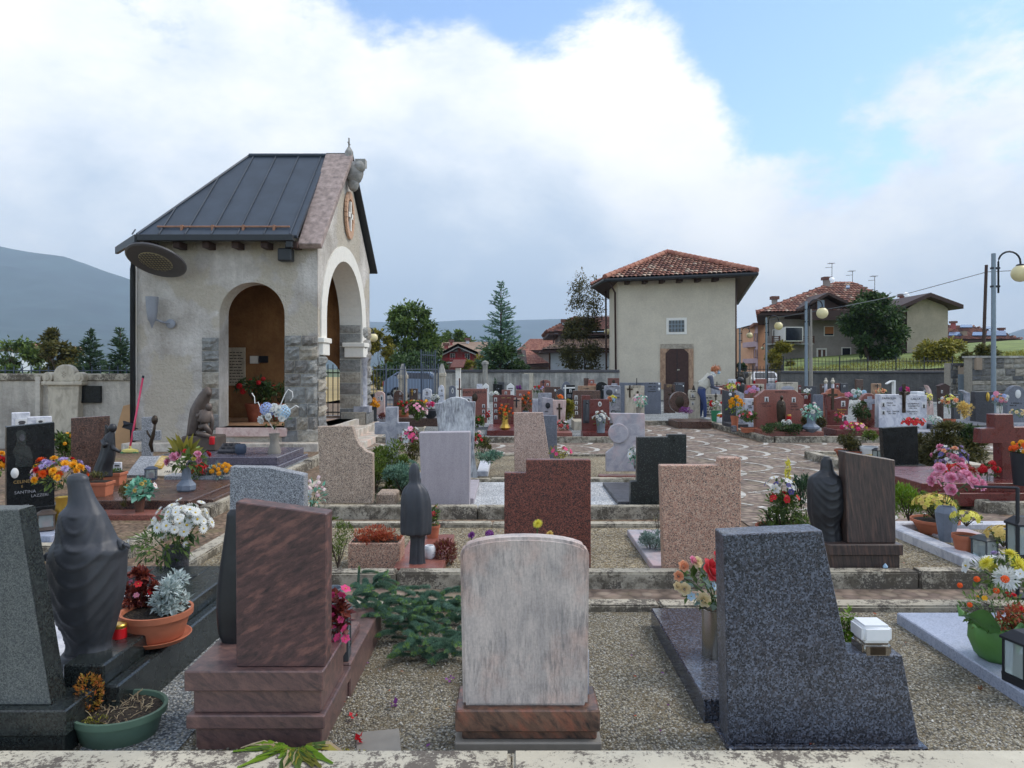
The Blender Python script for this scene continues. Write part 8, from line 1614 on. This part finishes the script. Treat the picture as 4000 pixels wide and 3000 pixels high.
for p in me.polygons:
 c=p.center;p.use_smooth=True
 p.material_index=3 if c.z<.085 else 1 if c.z<.90 and c.x<.2 else(0 if(c.x>.475 and c.z<1.0)or(c.z>1.30 and c.x>.32)else 2)
inst('body',me,t,(0,0,0))
VJ={n:(J[n][0].copy(),J[n][1]+a)for n,a in(('waist',.03),('chest',.028),('upper',.024))};VJ['low']=(Vector((-.0,0,.89)),.165);VJ['shn']=(Vector((.24,-.135,1.225)),.075);VJ['shf']=(Vector((.24,.135,1.225)),.075);VJ['col']=(Vector((.315,0,1.29)),.085)
vm=skinned(VJ,[('low','waist'),('waist','chest'),('chest','upper'),('upper','shn'),('upper','shf'),('upper','col')],'chest',2);vm.materials.clear();vm.materials.append(MATS['vest']);vm.polygons.foreach_set('use_smooth',[True]*len(vm.polygons));inst('vest',vm,t,(0,0,0))
MB().tube([(.30,0,1.275),(.345,0,1.315),(.37,0,1.345)],[.095,.085,.07],16).obj('scarf','scarf',t,0,1,True)
b=MB();b.ball((.415,0,1.445),.108,18,12,0,.95);b.v=[(x,y,z)if not(x>.45 and z<1.44)else(x-.05,y*.8,max(z,1.42))for x,y,z in b.v];b.ball((.335,0,1.475),.06,12,8,0,1.0);b.ball((.305,0,1.44),.04,10,7,0,1.3)
r=random.Random(2);leaves_in(b,160,(.42,0,1.46),.11,.1,.1,.06,r,0,.25,-.2,.8);leaves_in(b,60,(.49,0,1.45),.05,.09,.04,.05,r,0,.25,-.2,.6);b.obj('hair','hair',t,0,1,True)
b=MB();b.ball((.487,0,1.362),.058,14,10,0,.9,1.1);b.obj('face_mask','mask_blue',t,0,1,True)
b=MB();b.ball((.505,-.035,1.415),.009,8,6);b.ball((.505,.035,1.415),.009,8,6);b.obj('eyes','window_dark',t,0,1,True);b=MB();b.ball((.405,-.092,1.385),.022,8,6,0,1.4,.5);b.ball((.405,.092,1.385),.022,8,6,0,1.4,.5);b.obj('ears','skin',t,0,1,True)
t=bouquet('yellow and red wrapped flowers held in the hands of the bending woman',(px2x(PXC,D)+.57,D,Z0+.885),(.26,0,.06),(.13,.1,.1),[('five','p_lemon',9,.06),('five','p_red',3,.05),('rose','p_pale',4,.05)],'leaf_lime',60,.09,seed=120)
t=thing('bucket','green plastic bucket of flowers at the feet of the woman','bucket',(px2x(2796,20),20.0,.15),0);a=PX(18,20);MB().lathe([(a*.8,0),(a,.25),(a*1.04,.3),(a*1.08,.3),(a*1.0,.3),(a*.95,.27)],24).obj('body','bucket_green',t,0,1,40);MB().tube([(-a,0,.3),(-a*.7,-.05,.42),(0,-.06,.46),(a*.7,-.05,.42),(a,0,.3)],.006,6).obj('handle','steel',t)
b=MB();b.tube([(a*.9,0,.1),(a*1.6,0,.18),(a*2.0,0,.3)],[.05,.04,.03],8);t2=thing('watering_can','pale watering can leaning on the green bucket','watering can',(px2x(2812,19.9),19.9,.15),0);MB().lathe([(.09,0),(.09,.2),(.06,.24)],18).obj('body','white_plastic',t2,0,1,40);MB().tube([(.06,0,.05),(.16,0,.2),(.2,0,.3)],[.025,.02,.016],8).obj('spout','white_plastic',t2)
bq('red and white flowers in the green bucket',20.0,(2796,1600),(2792,1580),(28,14),(('rose','p_red',7,7),('rose','p_white',4,7),('five','p_lemon',2,6)),'leaf',50,11,121);bq('red and yellow wilted flowers lying beside the green bucket',19.6,(2815,1630),(2815,1624),(14,6),(('carnation','p_amber',5,6),('carnation','p_red',3,6)),'leaf',14,8,122)
bpy.context.view_layer.update()
